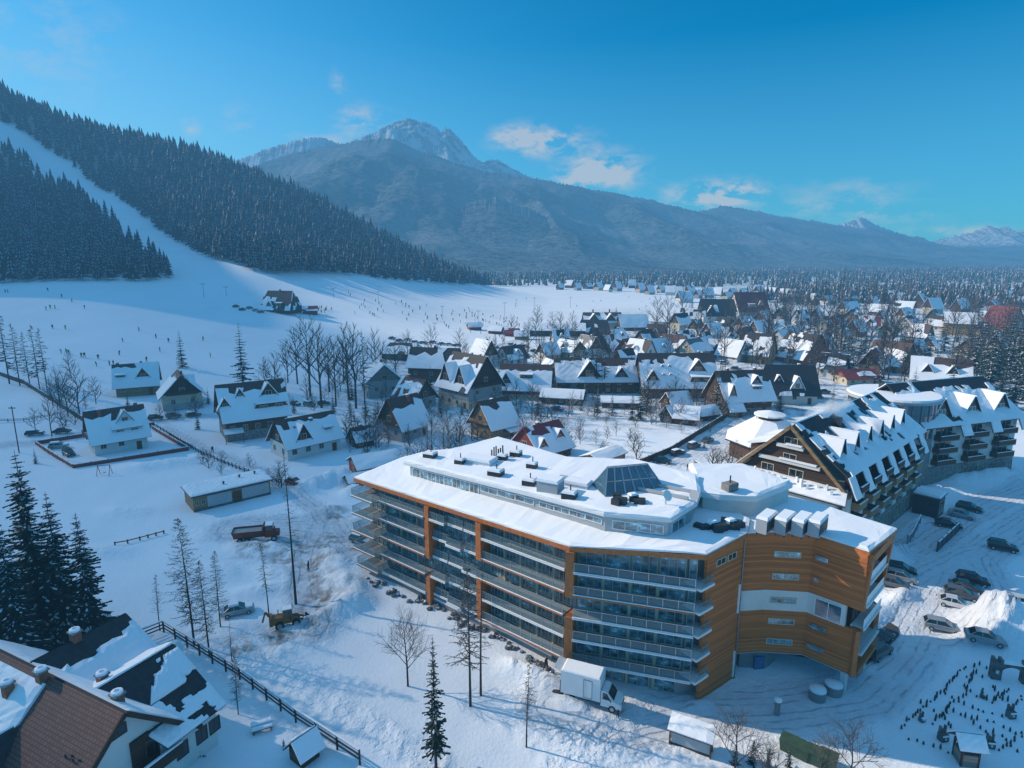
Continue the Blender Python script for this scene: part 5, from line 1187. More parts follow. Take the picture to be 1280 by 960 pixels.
# penthouse
PV = [(-14.9, 81.2, 18.4), (2.45, 67.6, 18.7), (9.7, 61.6, 18.8), (16.3, 59.4, 19.6), (20.1, 63.3, 19.7), (21.3, 66, 19.8), (22.6, 71.5, 19.8), (16.4, 77.9, 19.4), (7.4, 80.2, 19.0), (-2.1, 91, 18.8)]
_pa = np.array(PV); _pk = np.linalg.lstsq(np.c_[np.ones(len(PV)), _pa[:, :2]], _pa[:, 2], rcond=None)[0]
PZ = 20.15
def zp(x, y): return float(_pk[0] + _pk[1] * x + _pk[2] * y)
pent = [p[:2] for p in PV]
pw = inset(pent, .55)
b = MB(); b.prism(pw, 14.8, PZ - .02, caps=False); b.v = [(v[0], v[1], v[2] if v[2] < 15 else zp(v[0], v[1]) - .02) for v in b.v]; H1b(b, 'penthouse_wall', M['panel_grey'])  # grey stands for shade, painted onto this white-grey wall
b = MB(); b.prism(pent, PZ, PZ + .32); warp(b, zp, PZ); H1b(b, 'penthouse_roof', M['white_paint'])
b = MB(); roof_snow_slab(b, inset(pent, .05), PZ + .324, .34, 5); warp(b, zp, PZ); H1b(b, 'penthouse_snow', M['roof_snow'])
def strip(p, q_, s0, s1, z0, z1, count, out=.0):
    u, n, L_ = frame2(p, q_); w = (s1 - s0) / count
    for i in range(count):
        c = (p[0] + u.x * (s0 + w * (i + .5)) + n.x * (.02 + out), p[1] + u.y * (s0 + w * (i + .5)) + n.y * (.02 + out)); window_on(H1, (c[0] - 2, c[1] - 72, (z0 + z1) / 2 + zp(c[0], c[1]) - PZ), u, (0, 0, 1), w - .06, z1 - z0, 'white_paint', 'window_glass', .05)
L01 = frame2(pw[0], pw[1])[2]; L12 = frame2(pw[1], pw[2])[2]; L23 = frame2(pw[2], pw[3])[2]; L34 = frame2(pw[3], pw[4])[2]
strip(pw[0], pw[1], .5, 12.5, 18.0, 19.75, 8); strip(pw[0], pw[1], 12.8, L01 - .3, 19.0, 19.7, 3); strip(pw[1], pw[2], .5, L12 - .4, 19.0, 19.6, 4); strip(pw[2], pw[3], .8, L23 - .4, 18.6, 19.55, 2); strip(pw[3], pw[4], .8, 3.4, 18.3, 19.5, 1)
# rooftop parts
ROOF_PARTS = []
def rooftop(px, py, dz=.6):
    z = 19.0
    for _ in range(6): x, y = onz(px, py, z + dz); z = zp(x, y)
    return x, y, z - PZ
for px, py in [(575,580),(538,572),(620,594),(665,585),(662,606),(712,622),(645,570),(628,575)]:
    x, y, o_ = rooftop(px, py); m = MB(); s = random.uniform(.9, 1.5); m.box((x, y, PZ + o_ + .3), (s * 1.2, s, .95), R(-25)); v = H1b(m, 'roof_vent', M['metal_dark'])
    m = MB(); m.box((x, y, PZ + o_ + 1.26), (s * 1.28, s * 1.08, .22), R(-25), 0, .8); H1b(m, 'snow_cap', M['roof_snow'], v)
    m = MB(); m.tube((x + .1, y, PZ + o_ + 1.4), (x + .1, y, PZ + o_ + 2.1), .07, .07, 6, 0, True); H1b(m, 'pipe', M['metal_dark'], v)
for px, py, d in [(688, 612, (2.6, 2.0, 1.6)), (600, 577, (4.2, 2.2, .8)), (722, 606, (3.0, 1.6, .7)), (742, 602, (2.6, 1.8, .6))]:
    x, y, o_ = rooftop(px, py, .7); m = MB(); m.box((x, y, PZ + o_ + .3), d, R(-28)); v = H1b(m, 'roof_hatch', M['panel_grey' if d[2] > 1 else 'white_paint'])
    m = MB(); m.box((x, y, PZ + o_ + .304 + d[2]), (d[0] + .2, d[1] + .2, .3), R(-28), 0, .9); H1b(m, 'snow_cap', M['roof_snow'], v)
x, y, o_ = rooftop(622, 571); m = MB()
for i in range(6): m.tube((x + .3 * i - .8, y + (i % 2) * .4, PZ + o_ + .5), (x + .3 * i - .8, y + (i % 2) * .4, PZ + o_ + 1.6 + .25 * (i % 3)), .10, .10, 6, 0, True)
H1b(m, 'vent_pipes', M['metal_dark'])
m = MB()       # railings and pipes behind the skylight
for px0, py0, px1, py1 in [(805,606,868,618),(790,612,860,626),(700,598,752,606)]:
    a0, b0 = rooftop(px0, py0), rooftop(px1, py1); m.beam((a0[0], a0[1], PZ + a0[2] + .9), (b0[0], b0[1], PZ + b0[2] + .9), .3, .3)
H1b(m, 'roof_duct', M['panel_grey'])
# glass skylight
def skylight():
    zs = rooftop(785, 610)[2] + PZ + .5; c0, c1, c2 = [Vector((*onz(px, py, zs), zs)) for px, py in ((748, 613), (786, 619), (822, 606))]; c3 = c0 + (c2 - c1)
    u = (c1 - c0); u.normalize(); 
    p = [c0, c0 + (c2 - c0) * 1.0]; L_ = 5.4; d = (c2 - c0); d.z = 0; d.normalize(); nrm = Vector((d.y, -d.x, 0))
    mid = (c0 + c2) / 2; L_ = (c2 - c0).length; W_ = 2.0; h = 2.7; o = mid
    q4 = [o - d * L_ / 2 + nrm * W_, o + d * L_ / 2 + nrm * W_, o + d * L_ / 2 - nrm * W_, o - d * L_ / 2 - nrm * W_]; r0 = o - d * L_ * .36 + Vector((0, 0, h)); r1 = o + d * L_ * .30 + Vector((0, 0, h))
    g = MB(); g.quad(q4[0], q4[1], r1, r0); g.quad(q4[2], q4[3], r0, r1); g.tri(q4[1], q4[2], r1); g.tri(q4[3], q4[0], r0); s = H1b(g, 'skylight', M['rotunda_glass'])
    f = MB()
    for i in range(7):
        t = i / 6; f.beam(q4[0].lerp(q4[1], t) + Vector((0, 0, .04)), r0.lerp(r1, t) + Vector((0, 0, .04)), .16, .12); f.beam(q4[3].lerp(q4[2], t), r0.lerp(r1, t), .16, .12)
    f.beam(r0, r1, .2, .16); f.beam(q4[0], q4[1], .2, .16); f.beam(q4[1], q4[2], .2, .16); f.beam(q4[0].lerp(r0, .5), q4[1].lerp(r1, .5), .08, .08); f.beam(q4[1], r1, .2, .14); f.beam(q4[2], r1, .2, .14); f.beam(q4[1].lerp(q4[2], .5), r1, .1, .1)
    H1b(f, 'skylight_frame', M['steel'], s)
skylight()
# right-hand white block over the wing
BZ = 19.35
blk = [(21.6, 67.0), (23.4, 66.1), (27.3, 65.5), (33.4, 69.9), (30, 77), (23, 77)]
b = MB(); b.prism(inset(blk, .3), 12, BZ - .2, caps=False); H1b(b, 'upper_block', M['white_wall']); b = MB(); b.prism(blk, BZ - .2, BZ + .25); H1b(b, 'upper_block_roof', M['white_paint'])
b = MB(); roof_snow_slab(b, inset(blk, .05), BZ + .254, .34, 9); H1b(b, 'upper_block_snow', M['roof_snow'])
p, q_ = inset(blk, .3)[2], inset(blk, .3)[3]
x, y = onz(912, 612, BZ + .6); m = MB(); m.box((x, y, BZ + .25), (1.6, 1.1, 1.2), R(30)); v = H1b(m, 'roof_vent', M['stone']); m = MB(); m.tube((x, y, BZ + 1.4), (x, y, BZ + 2.3), .08, .08, 6, 0, True); H1b(m, 'pipe', M['metal_dark'], v)
c = lerp2(inset(blk, .3)[1], inset(blk, .3)[2], .1)
# the wing with slit windows
WT = 16.7
F_ = [(25.0, 61.9), (27.9, 62.2), (32.3, 61.7), (36.1, 57.9), (41.2, 63.0), (36, 70.5), (30, 75), (24, 72)]
for (p, q_, l0, l1) in ((F_[0], F_[1], 0, 0), (F_[1], F_[2], 0, .0), (F_[2], F_[3], 0, .55)):
    slab_wall(p, q_, 2.7, 7.9, .4, 'larch_cladding', 'cladding_wall', (0, 0)); slab_wall(p, q_, 10.3, WT, .4, 'larch_cladding', 'cladding_wall', (0, l1))
slab_wall(F_[0], F_[1], 7.9, 10.3, .5, 'white_wall', 'white_band'); slab_wall(F_[1], F_[2], 7.9, 10.3, .5, 'white_wall', 'white_band')
slab_wall(F_[2], lerp2(F_[2], F_[3], .72), 7.9, 10.3, .5, 'white_wall', 'white_band')
inner = [(26, 63), (28.2, 62.9), (32.6, 62.6), (35.6, 59.8), (39.4, 63.4), (35, 69.5), (29, 74), (24.5, 71)]
b = MB(); b.prism(inner, 2.8, WT - .1); H1b(b, 'wing_core', M['dark_wood'])
b = MB(); b.prism([(26, 63.2), (29, 63), (30.6, 64.4), (30, 70), (24.5, 70)], -1, 2.8); H1b(b, 'ground_storey', M['concrete'])
b = MB(); b.prism([(31, 66.2), (38.3, 63.6), (38.6, 64.6), (33, 70.0), (30, 71)], -1, 2.8); H1b(b, 'ground_storey', M['metal_dark'])
for p in ((35.9, 59.4), (40.0, 63.0)): m = MB(); m.box((p[0], p[1], -.5), (.55, .55, 3.3), .6); H1b(m, 'pillar', M['white_wall'])
m = MB(); m.plate([(p[0], p[1], 2.62) for p in F_], .1); H1b(m, 'soffit', M['panel_grey'])
wf = inset(F_, -.1); wf[2] = (32.2, 61.55); wf[3] = (35.85, 57.55); wf[4] = (41.9, 62.8)
b = MB(); b.prism(wf, WT, WT + .35); H1b(b, 'wing_roof', M['larch_frame']); b = MB(); roof_snow_slab(b, inset(wf, .05), WT + .354, .28, 12); H1b(b, 'wing_snow', M['roof_snow'])
u1, n1, L1 = frame2(F_[1], F_[2]); u2, n2, L2 = frame2(F_[2], F_[3])
for z in (14.6, 12.0, 9.15, 6.6, 4.1):
    for s in (.27, .58):
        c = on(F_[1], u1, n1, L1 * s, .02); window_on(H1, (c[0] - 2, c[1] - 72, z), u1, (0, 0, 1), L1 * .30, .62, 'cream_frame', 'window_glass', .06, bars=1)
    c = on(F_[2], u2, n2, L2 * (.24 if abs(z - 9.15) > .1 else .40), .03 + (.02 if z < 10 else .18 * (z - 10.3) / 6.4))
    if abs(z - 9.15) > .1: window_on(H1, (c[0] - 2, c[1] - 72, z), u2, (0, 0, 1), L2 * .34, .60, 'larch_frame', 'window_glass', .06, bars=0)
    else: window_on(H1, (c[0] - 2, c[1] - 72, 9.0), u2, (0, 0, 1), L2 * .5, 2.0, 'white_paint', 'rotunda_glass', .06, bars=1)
# the open end of the wing: orange frame around balconies
ue2, ne2, LE = frame2(F_[3], F_[4]); rr = math.atan2(ue2.y, ue2.x)
for s, w, z0, z1, le in ((.2, .5, 2.7, 8.0, 0), (LE - .2, .5, 2.7, 8.0, 0), (.2, .5, 10.3, WT, .35), (LE - .2, .5, 10.3, WT, .4)):
    m = MB(); p0 = on(F_[3], ue2, ne2, s, -.5); p1 = on(F_[3], ue2, ne2, s, -.5 + le); m.beam((p0[0], p0[1], z0), (p1[0], p1[1], z1), w, 1.2); H1b(m, 'end_frame', M['larch_frame'])
for z, h in ((2.7, .45), (7.7, .4), (10.2, .4), (WT - .9, .9)):
    m = MB(); o = .35 * max(0, (z - 10.3) / 6.4); p0 = on(F_[3], ue2, ne2, .45, -.35 + o); p1 = on(F_[3], ue2, ne2, LE - .45, -.35 + o); m.beam((p0[0], p0[1], z + h / 2), (p1[0], p1[1], z + h / 2), 1.0, h); H1b(m, 'end_frame', M['larch_frame'])
for z in (5.2, 8.15, 10.7, 13.3):
    m = MB(); p0 = on(F_[3], ue2, ne2, .5, -.4); p1 = on(F_[3], ue2, ne2, LE - .5, -.4); m.beam((p0[0], p0[1], z - .1), (p1[0], p1[1], z - .1), 1.4, .18); k = H1b(m, 'balcony', M['white_paint'])
    m = MB(); p0 = on(F_[3], ue2, ne2, .5, .12); p1 = on(F_[3], ue2, ne2, LE - .5, .12); m.quad((p0[0], p0[1], z + .02), (p1[0], p1[1], z + .02), (p1[0], p1[1], z + 1.0), (p0[0], p0[1], z + 1.0)); H1b(m, 'balustrade', M['white_paint' if z > 8 else 'rail_glass'], k)
for z in (3.2, 5.6, 8.5, 11.2, 13.8):
    for i in range(3):
        c = on(F_[3], ue2, ne2, LE * (i + .5) / 3, -.93); window_on(H1, (c[0] - 2, c[1] - 72, z + 1.0), ue2, (0, 0, 1), LE / 3 - .5, 1.9, 'brown_wood', 'dark_glass', .05)
# cooling units on the wing roof, dish and door stand free on the roof
def ac_unit():
    r = bpy.data.objects.new('cooling_unit', None); COL.objects.link(r); m = MB(); m.box((0, 0, .25), (3.0, 1.15, 1.55)); m.build('casing', M['panel_grey'], r)
    m = MB()
    for i in range(6): m.box((-1.25 + i * .5, -.58, .45), (.38, .04, 1.1)); m.box((-1.25 + i * .5, .58, .45), (.38, .04, 1.1))
    m.build('grille', M['metal_dark'], r); m = MB(); m.lathe((0, 0, 0), [(0, 0)], 3) if False else None
    s = MB(); s.box((0, 0, 1.804), (3.1, 1.25, .28), 0, 0, .86); s.build('snow_cap', M['roof_snow'], r)
    f = MB()
    for sx in (-1.3, 1.3):
        for sy in (-.45, .45): f.box((sx, sy, -.02), (.12, .12, .27))
    f.build('foot', M['metal_dark'], r); return reg(r)
ac = ac_unit(); gz = WT + .60
for i, (px, py) in enumerate([(957, 664), (980, 665), (1001, 667), (1021, 668)]):
    x, y = onz(px, py, gz); lab = ['leftmost', 'second', 'third', 'rightmost'][i] + (' ' if i in (0, 3) else ' from left ') + 'of the four snow-capped cooling units on the wing roof'
    if i == 0: ac.location = (x, y, gz); ac.rotation_euler = (0, 0, R(48)); tag(ac, lab, 'cooling unit', 'cooling units on the hotel roof', loc=(x, y, gz))
    else: dup(ac, (x, y, gz), R(48), 1, lab, 'cooling units on the hotel roof')
def junk(px, py, z, lab):
    x, y = onz(px, py, z); t = thing('roof_machinery', lab, 'machinery', (x, y, z)); m = MB()
    for i in range(5): m.box((random.uniform(-1.5, 1.5), random.uniform(-.8, .8), 0), (random.uniform(.7, 1.4), random.uniform(.5, 1), random.uniform(.4, .9)), random.uniform(0, 3))
    m.build('housing', M['metal_dark'], t); s = MB(); s.box((.4, 0, .92), (1.0, .8, .18), .4, 0, .7); s.build('snow_cap', M['roof_snow'], t)
junk(885, 662, RS + .25, 'dark machinery half covered with snow on the hotel roof below the white block'); junk(908, 660, RS + .3, 'second dark machinery heap nearer the orange wing on the hotel roof'); junk(786, 628, rooftop(786, 628)[2] + PZ + .5, 'dark snow-free fan heap in front of the glass skylight')
x, y, o_ = rooftop(832, 632); t = thing('satellite_dish', 'white satellite dish on a post at the penthouse roof edge', 'dish', (x, y, PZ + o_ + .5)); m = MB(); m.tube((0, 0, 0), (0, 0, 1.2), .06, .06, 6); m.build('post', M['steel'], t)
m = MB(); m.lathe((0, 0, 0), [(.05, 0), (.35, .08), (.6, .25)], 12); o = m.build('dish', M['white_paint'], t); o.location = (0, 0, 1.2); o.rotation_euler = (1.1, 0, .6)
x, y, o_ = rooftop(868, 630); t = thing('satellite_dish', 'larger grey satellite dish where penthouse and white block meet', 'dish', (x, y, PZ + o_ + .4)); m = MB(); m.tube((0, 0, 0), (0, 0, 1.0), .08, .08, 6); m.build('post', M['steel'], t)
m = MB(); m.lathe((0, 0, 0), [(.05, 0), (.3, .06), (.55, .2)], 14); o = m.build('dish', M['panel_grey'], t); o.location = (0, 0, 1.2); o.rotation_euler = (1.2, 0, -.7)

# ------------------------------------------------------------------ the balcony hotel with the great snowy roof
H2 = thing('balcony_hotel', 'long hotel with a huge snowy roof, timber gable, dormers and rows of wooden balconies', 'hotel', (65.8, 101.9, 0), math.atan2(.67, .742))
# local frame: x along the long front, y into the building (front face at y = 0)
HX0, HX1, HW = -22.0, 15.0, 17.0
def H2b(mb, name, mat, par=None): return mb.build(name, M[mat], par or H2)
b = MB(); b.box(((HX0 + HX1) / 2, HW / 2 + .6, -1), (HX1 - HX0, HW - 1.2, 12.6)); H2b(b, 'wall', 'white_wall')
b = MB(); b.box(((HX0 + HX1) / 2 + 2, -.05, -1), (HX1 - HX0 - 6, .9, 5.0)); H2b(b, 'stone_storey', 'stone')
ridge, ez, sk = 20.2, 14.0, 11.0
rb = MB(); T = .2
F1 = [(HX0 - .4, -.5, ez), (HX1, -.5, ez), (HX1, HW / 2, ridge), (HX0 + .6, HW / 2, ridge)]; B1 = [(HX1, HW + 1.5, 10.5), (HX0 - .4, HW + 1.5, 10.5), (HX0 + .6, HW / 2, ridge), (HX1, HW / 2, ridge)]
rb.plate(F1, T); rb.plate(B1, T); rf = H2b(rb, 'roof', 'roof_dark')
s = MB(); up2 = lambda p, d: (p[0], p[1] - .1 * d, p[2] + T)
snow_patch(s, *[up2(p, 1) for p in F1], 36, 14, .34, 501, .38, bare_top=.2); snow_patch(s, *[up2(p, -1) for p in B1], 24, 10, .3, 502, 0); H2b(s, 'snow_cover', 'roof_snow', rf)
# gable end (local -x): timber triangle with barge boards, snowy terrace below
X = HX0; g = MB(); g.add([(X, .2, 11.3), (X, HW - .2, 11.3), (X, HW / 2, ridge - .3), (X + .3, .2, 11.3), (X + .3, HW - .2, 11.3), (X + .3, HW / 2, ridge - .3)], [(0, 2, 1), (3, 4, 5), (0, 3, 5, 2), (1, 2, 5, 4), (0, 1, 4, 3)]); ga = H2b(g, 'gable', 'dark_wood')
for y0, z0, y1, z1 in ((-1.0, 11.2, HW / 2, ridge + .1), (HW + 1.0, 10.9, HW / 2, ridge + .1)):
    m = MB(); m.beam((X - .5, y0, z0), (X - .5, y1, z1), .5, .5); H2b(m, 'barge_board', 'tan_boards')
for z, w in ((14.2, 9.6), (16.7, 4.2)):
    m = MB(); m.box((X - .18, HW / 2, z), (.5, w, .55)); bb = H2b(m, 'band', 'white_wall'); s = MB(); s.box((X - .35, HW / 2 - w * .15, z + .554), (.5, w * .6, .22)); H2b(s, 'snow_cap', 'roof_snow', bb)
for y, z, w, h in ((HW / 2, 17.7, 2.0, 1.4), (HW / 2, 15.1, 2.0, 1.3), (HW / 2 - 1.2, 12.7, 2.2, 1.5), (HW / 2 + 3.4, 12.7, 2.0, 1.4)): window_on(H2, (X - .02, y, z), (0, -1, 0), (0, 0, 1), w, h, 'cream_frame')
m = MB(); m.plate([(X - 3.4, -1.4, 10.7), (X - 3.4, HW + 1, 10.7), (X + .1, HW + .2, 11.8), (X + .1, -.4, 11.8)], .2); te = H2b(m, 'terrace_roof', 'roof_dark'); s = MB(); snow_patch(s, (X - 3.4, HW + 1, 10.92), (X - 3.4, -1.4, 10.92), (X + .1, -.4, 12.02), (X + .1, HW + .2, 12.02), 14, 5, .35, 505, 0); H2b(s, 'snow_cover', 'roof_snow', te)
for i in range(14):
    m = MB(); y = 1 + i * 1.1 + random.uniform(-.3, .3); m.box((X - 1.0 - random.uniform(0, 1.4), y, 11.5), (random.uniform(.4, 1.0), random.uniform(.3, .7), random.uniform(.7, 1.5)), random.uniform(0, 2), 0, .6); H2b(m, 'snow_lump', 'roof_snow', te)
m = MB(); m.box((X - 1.4, HW / 2 + .3, -1), (2.9, HW - .8, 11.9)); H2b(m, 'end_wall', 'white_wall')
m = MB(); m.box((X - 2.86, 2.4, 6.6), (.1, 3.6, 1.8)); H2b(m, 'service_door', 'panel_grey')
# front: balconies cut into the roof, dormers above, strips of skirt roof between
NB = 6; pitch_ = (HX1 - HX0 - 4) / NB
for i in range(NB + 1):
    xc = HX0 + .6 + i * pitch_ ; w = pitch_ * .40
    m = MB(); q4 = [(xc - w / 2, -1.7, sk), (xc + w / 2, -1.7, sk), (xc + w / 2, -.3, ez + .1), (xc - w / 2, -.3, ez + .1)]; m.plate(q4, .18); k = H2b(m, 'skirt_roof', 'roof_dark'); s = MB(); snow_patch(s, *[(p[0], p[1] - .12, p[2] + .12) for p in q4], 3, 4, .3, 510 + i); H2b(s, 'snow_cover', 'roof_snow', k)
    m = MB(); m.box((xc, -.3, 3.9), (w * .8, .6, sk - 3.8)); H2b(m, 'pier', 'white_wall')
for i in range(NB):
    xc = HX0 + .6 + (i + .5) * pitch_; w = pitch_ * .60
    for z, mt in ((11.6, 'dark_wood'), (8.9, 'brown_wood'), (6.3, 'brown_wood')):
        m = MB(); m.box((xc, -.85, z - .2), (w, 1.7, .2)); bo = H2b(m, 'balcony', 'concrete'); r = MB(); r.box((xc, -1.68, z), (w, .12, 1.0)); r.box((xc - w / 2, -.85, z), (.12, 1.6, 1.0)); r.box((xc + w / 2, -.85, z), (.12, 1.6, 1.0)); H2b(r, 'railing', mt if z > 10 else 'tan_boards', bo)
        s = MB(); s.box((xc, -1.7, z + 1.004), (w, .2, .10)); H2b(s, 'snow_strip', 'roof_snow', bo)
        for e in (-.26, .26): window_on(H2, (xc + e * w, -.03 if z < 10 else .05, z + 1.15), (1, 0, 0), (0, 0, 1), w * .4, 1.9, 'brown_wood', 'dark_glass')
    m = MB(); m.box((xc, .4, 11.2), (w, .5, 2.9)); H2b(m, 'loggia_wall', 'dark_wood')
    for e in (-.26, .26): window_on(H2, (xc + e * w, -.52, 2.0), (1, 0, 0), (0, 0, 1), w * .36, 2.4, 'cream_frame', 'dark_glass')
    # dormer
    if i < 6:
        y0 = 2.2; z0 = ez + (y0 + .5) * (ridge - ez) / (HW / 2 + .5) + .15; dw, dh = 2.3, 2.9; za = z0 + dh; yr = (za - ez) / ((ridge - ez) / (HW / 2 + .5)) - .5
        d = MB(); d.add([(xc - dw / 2, y0, z0 - .2), (xc + dw / 2, y0, z0 - .2), (xc, y0, za), (xc - dw / 2, y0 + .25, z0 - .2), (xc + dw / 2, y0 + .25, z0 - .2), (xc, y0 + .25, za)], [(0, 1, 2), (5, 4, 3), (1, 4, 5, 2), (2, 5, 3, 0)]); D = H2b(d, 'dormer', 'brick'); dr = MB(); ds = MB()
        for e in (-1, 1):
            q4 = [(xc + e * (dw / 2 + .3), y0 - .4, z0 - .5), (xc, y0 - .4, za), (xc, yr, za), (xc + e * (dw / 2 + .1), y0 + .8, z0 - .15)]; dr.plate(q4, .12); nn = Vector((e * dh, 0, dw / 2)).normalized(); ds.plate([tuple(Vector(p) + nn * .13) for p in q4], .24)
        k = H2b(dr, 'dormer_roof', 'roof_dark', D); H2b(ds, 'snow_cover', 'roof_snow', k); window_on(D, (xc, y0 - .03, z0 + .7), (1, 0, 0), (0, 0, 1), .8, 1.1, 'cream_frame')
m = MB(); m.box((-10.5, 6.0, 18), (1.0, .9, 2.2)); H2b(m, 'chimney', 'metal_dark'); m = MB(); m.box((-16, 4.6, 16.6), (1.0, .9, 2.0)); H2b(m, 'chimney', 'metal_dark')
for x_ in (-4, 1, 6): m = MB(); zz = ridge - 1.5; m.plate([(x_, 5.6, ez + (6.1) * .689 + .42), (x_ + .8, 5.6, ez + 6.1 * .689 + .42), (x_ + .8, 6.8, ez + 7.3 * .689 + .42), (x_, 6.8, ez + 7.3 * .689 + .42)], .12); H2b(m, 'roof_window', 'dark_glass')
# left flank dormers on the back slope
for x_ in (-19, -13): m = MB(); m.box((x_, HW - 3, 13.2), (3.4, 3.2, 2.6)); k = H2b(m, 'back_dormer', 'brown_wood'); s = MB(); s.plate([(x_ - 2.1, HW - 1, 15.6), (x_ + 2.1, HW - 1, 15.6), (x_ + 2.1, HW - 6, 17.2), (x_ - 2.1, HW - 6, 17.2)], .4); H2b(s, 'snow_cover', 'roof_snow', k)
landmark('the long balcony hotel', 1070, 560)
# round glass tower
cx, cy, rad, zt = 81.0, 128.6, 8.4, 17.9
RT_ = thing('glass_rotunda', 'round tower of blue glass with a flat snowy roof between the two hotel ranges', 'tower', (cx, cy, 0)); N = 28
b = MB(); b.lathe((0, 0, -1), [(rad, 0), (rad, 11.0)], N); b.build('base_drum', M['concrete'], RT_)
b = MB(); b.lathe((0, 0, 10), [(rad - .1, 0), (rad - .1, 7.2)], N); b.build('glass_wall', M['rotunda_glass'], RT_)
b = MB()
for i in range(N): a = 2 * math.pi * (i + .5) / N; b.box((rad * .995 * math.cos(a), rad * .995 * math.sin(a), 10), (.12, .12, 7.2), a)
for z in (12.4, 14.8): b.lathe((0, 0, z), [(rad + .0, 0), (rad + .03, .05), (rad, .1)], N)
b.build('mullion', M['metal_grey'], RT_); b = MB(); b.lathe((0, 0, 17.2), [(rad + .6, 0), (rad + .6, .5), (rad + .3, .55)], 36); b.build('roof_rim', M['panel_grey'], RT_)
b = MB(); b.lathe((0, 0, 17.754), [(rad + .45, 0), (rad + .2, .35), (rad - 1, .38), (.1, .42)], 36); b.build('roof_snow', M['roof_snow'], RT_)
for x_, y_ in ((-1.0, 2.2), (.8, 2.6)): m = MB(); m.box((x_, y_, 18.1), (1.4, 1.1, 1.5), .3); m.build('roof_vent', M['metal_dark'], RT_)
# second range
u2 = Vector((.948, .318, 0)); H3 = thing('balcony_hotel_annex', 'stone-footed balcony range right of the glass tower, three snowy dormers', 'hotel', (84.8, 121.4, 0), math.atan2(.318, .948))
WL, WD = 25.5, 17.0
def H3b(mb, name, mat, par=None): return mb.build(name, M[mat], par or H3)
b = MB(); b.box((WL / 2 - 1, WD / 2, 3.5), (WL + 2, WD, 8.6)); H3b(b, 'wall', 'white_wall'); b = MB(); b.box((WL / 2 - 1, WD / 2 - .1, -1.5), (WL + 2.6, WD + .6, 5.2), 0, 0, .985); H3b(b, 'stone_storey', 'stone')
rz, ez3 = 19.6, 12.3; F3 = [(-3, -1.2, ez3), (WL + 1.0, -1.2, ez3), (WL + .2, WD / 2, rz), (-3, WD / 2, rz)]; B3 = [(WL + 1, WD + 1.2, ez3), (-3, WD + 1.2, ez3), (-3, WD / 2, rz), (WL + .2, WD / 2, rz)]
rb = MB(); rb.plate(F3, T); rb.plate(B3, T); rf3 = H3b(rb, 'roof', 'roof_dark'); s = MB(); snow_patch(s, *[up2(p, 1) for p in F3], 26, 11, .34, 601, .30, bare_top=.55); snow_patch(s, *[up2(p, -1) for p in B3], 12, 6, .3, 602); H3b(s, 'snow_cover', 'roof_snow', rf3)
g = MB(); X = WL + .2; g.add([(X, 0, 12), (X, WD, 12), (X, WD / 2, rz - .2), (X - .3, 0, 12), (X - .3, WD, 12), (X - .3, WD / 2, rz - .2)], [(0, 1, 2), (5, 4, 3), (0, 2, 5, 3), (1, 4, 5, 2)]); H3b(g, 'gable', 'brown_wood')
for i in range(3):
    xc = 4.0 + i * 8.6; w = 5.2
    for z in (9.6, 7.0, 4.4):
        m = MB(); m.box((xc, -.75, z - .2), (w, 1.6, .2)); bo = H3b(m, 'balcony', 'concrete'); r = MB(); r.box((xc, -1.5, z), (w, .12, 1.0)); r.box((xc - w / 2, -.75, z), (.12, 1.4, 1.0)); r.box((xc + w / 2, -.75, z), (.12, 1.4, 1.0)); H3b(r, 'railing', 'dark_wood' if z > 9 else 'brown_wood', bo)
        s = MB(); s.box((xc, -1.5, z + 1.004), (w, .18, .09)); H3b(s, 'snow_strip', 'roof_snow', bo)
        for e in (-.3, 0, .3): window_on(H3, (xc + e * w, -.03, z + 1.2), (1, 0, 0), (0, 0, 1), w * .24, 1.9, 'brown_wood', 'dark_glass')
    m = MB(); q4 = [(xc + 2.9, -2.0, 10.2), (xc + 5.6, -2.0, 10.2), (xc + 5.6, -1.0, ez3 + .1), (xc + 2.9, -1.0, ez3 + .1)]
    if i < 3: m.plate(q4, .16); k = H3b(m, 'skirt_roof', 'roof_dark'); s = MB(); snow_patch(s, *[(p[0], p[1] - .1, p[2] + .14) for p in q4], 3, 3, .3, 620 + i); H3b(s, 'snow_cover', 'roof_snow', k)
    for e in (-.3, 0, .3):
        if i: window_on(H3, (xc + e * w, -.46, 1.9), (1, 0, 0), (0, 0, 1), w * .2, 2.2, 'cream_frame', 'dark_glass')
    y0 = 1.0; sl3 = (rz - ez3) / (WD / 2 + 1.2); z0 = ez3 + (y0 + 1.2) * sl3 + .1; dw, dh = 4.4, 3.6; za = z0 + dh; yr = min(WD / 2 - .1, (za - ez3) / sl3 - 1.2)
    d = MB(); d.add([(xc - dw / 2, y0, z0 - .2), (xc + dw / 2, y0, z0 - .2), (xc, y0, za), (xc - dw / 2, y0 + .25, z0 - .2), (xc + dw / 2, y0 + .25, z0 - .2), (xc, y0 + .25, za)], [(0, 1, 2), (5, 4, 3), (1, 4, 5, 2), (2, 5, 3, 0)]); D = H3b(d, 'dormer', 'brick'); dr = MB(); ds = MB()
    for e in (-1, 1):
        q4 = [(xc + e * (dw / 2 + .5), y0 - .5, z0 - .6), (xc, y0 - .5, za), (xc, yr, za), (xc + e * (dw / 2 + .2), y0 + 1.2, z0 - .1)]; dr.plate(q4, .12); nn = Vector((e * dh, 0, dw / 2)).normalized(); ds.plate([tuple(Vector(p) + nn * .13) for p in q4], .24)
    k = H3b(dr, 'dormer_roof', 'roof_dark', D); H3b(ds, 'snow_cover', 'roof_snow', k)
    for e in (-.55, .55): window_on(D, (xc + e, y0 - .03, z0 + .7), (1, 0, 0), (0, 0, 1), .8, 1.5, 'white_paint')
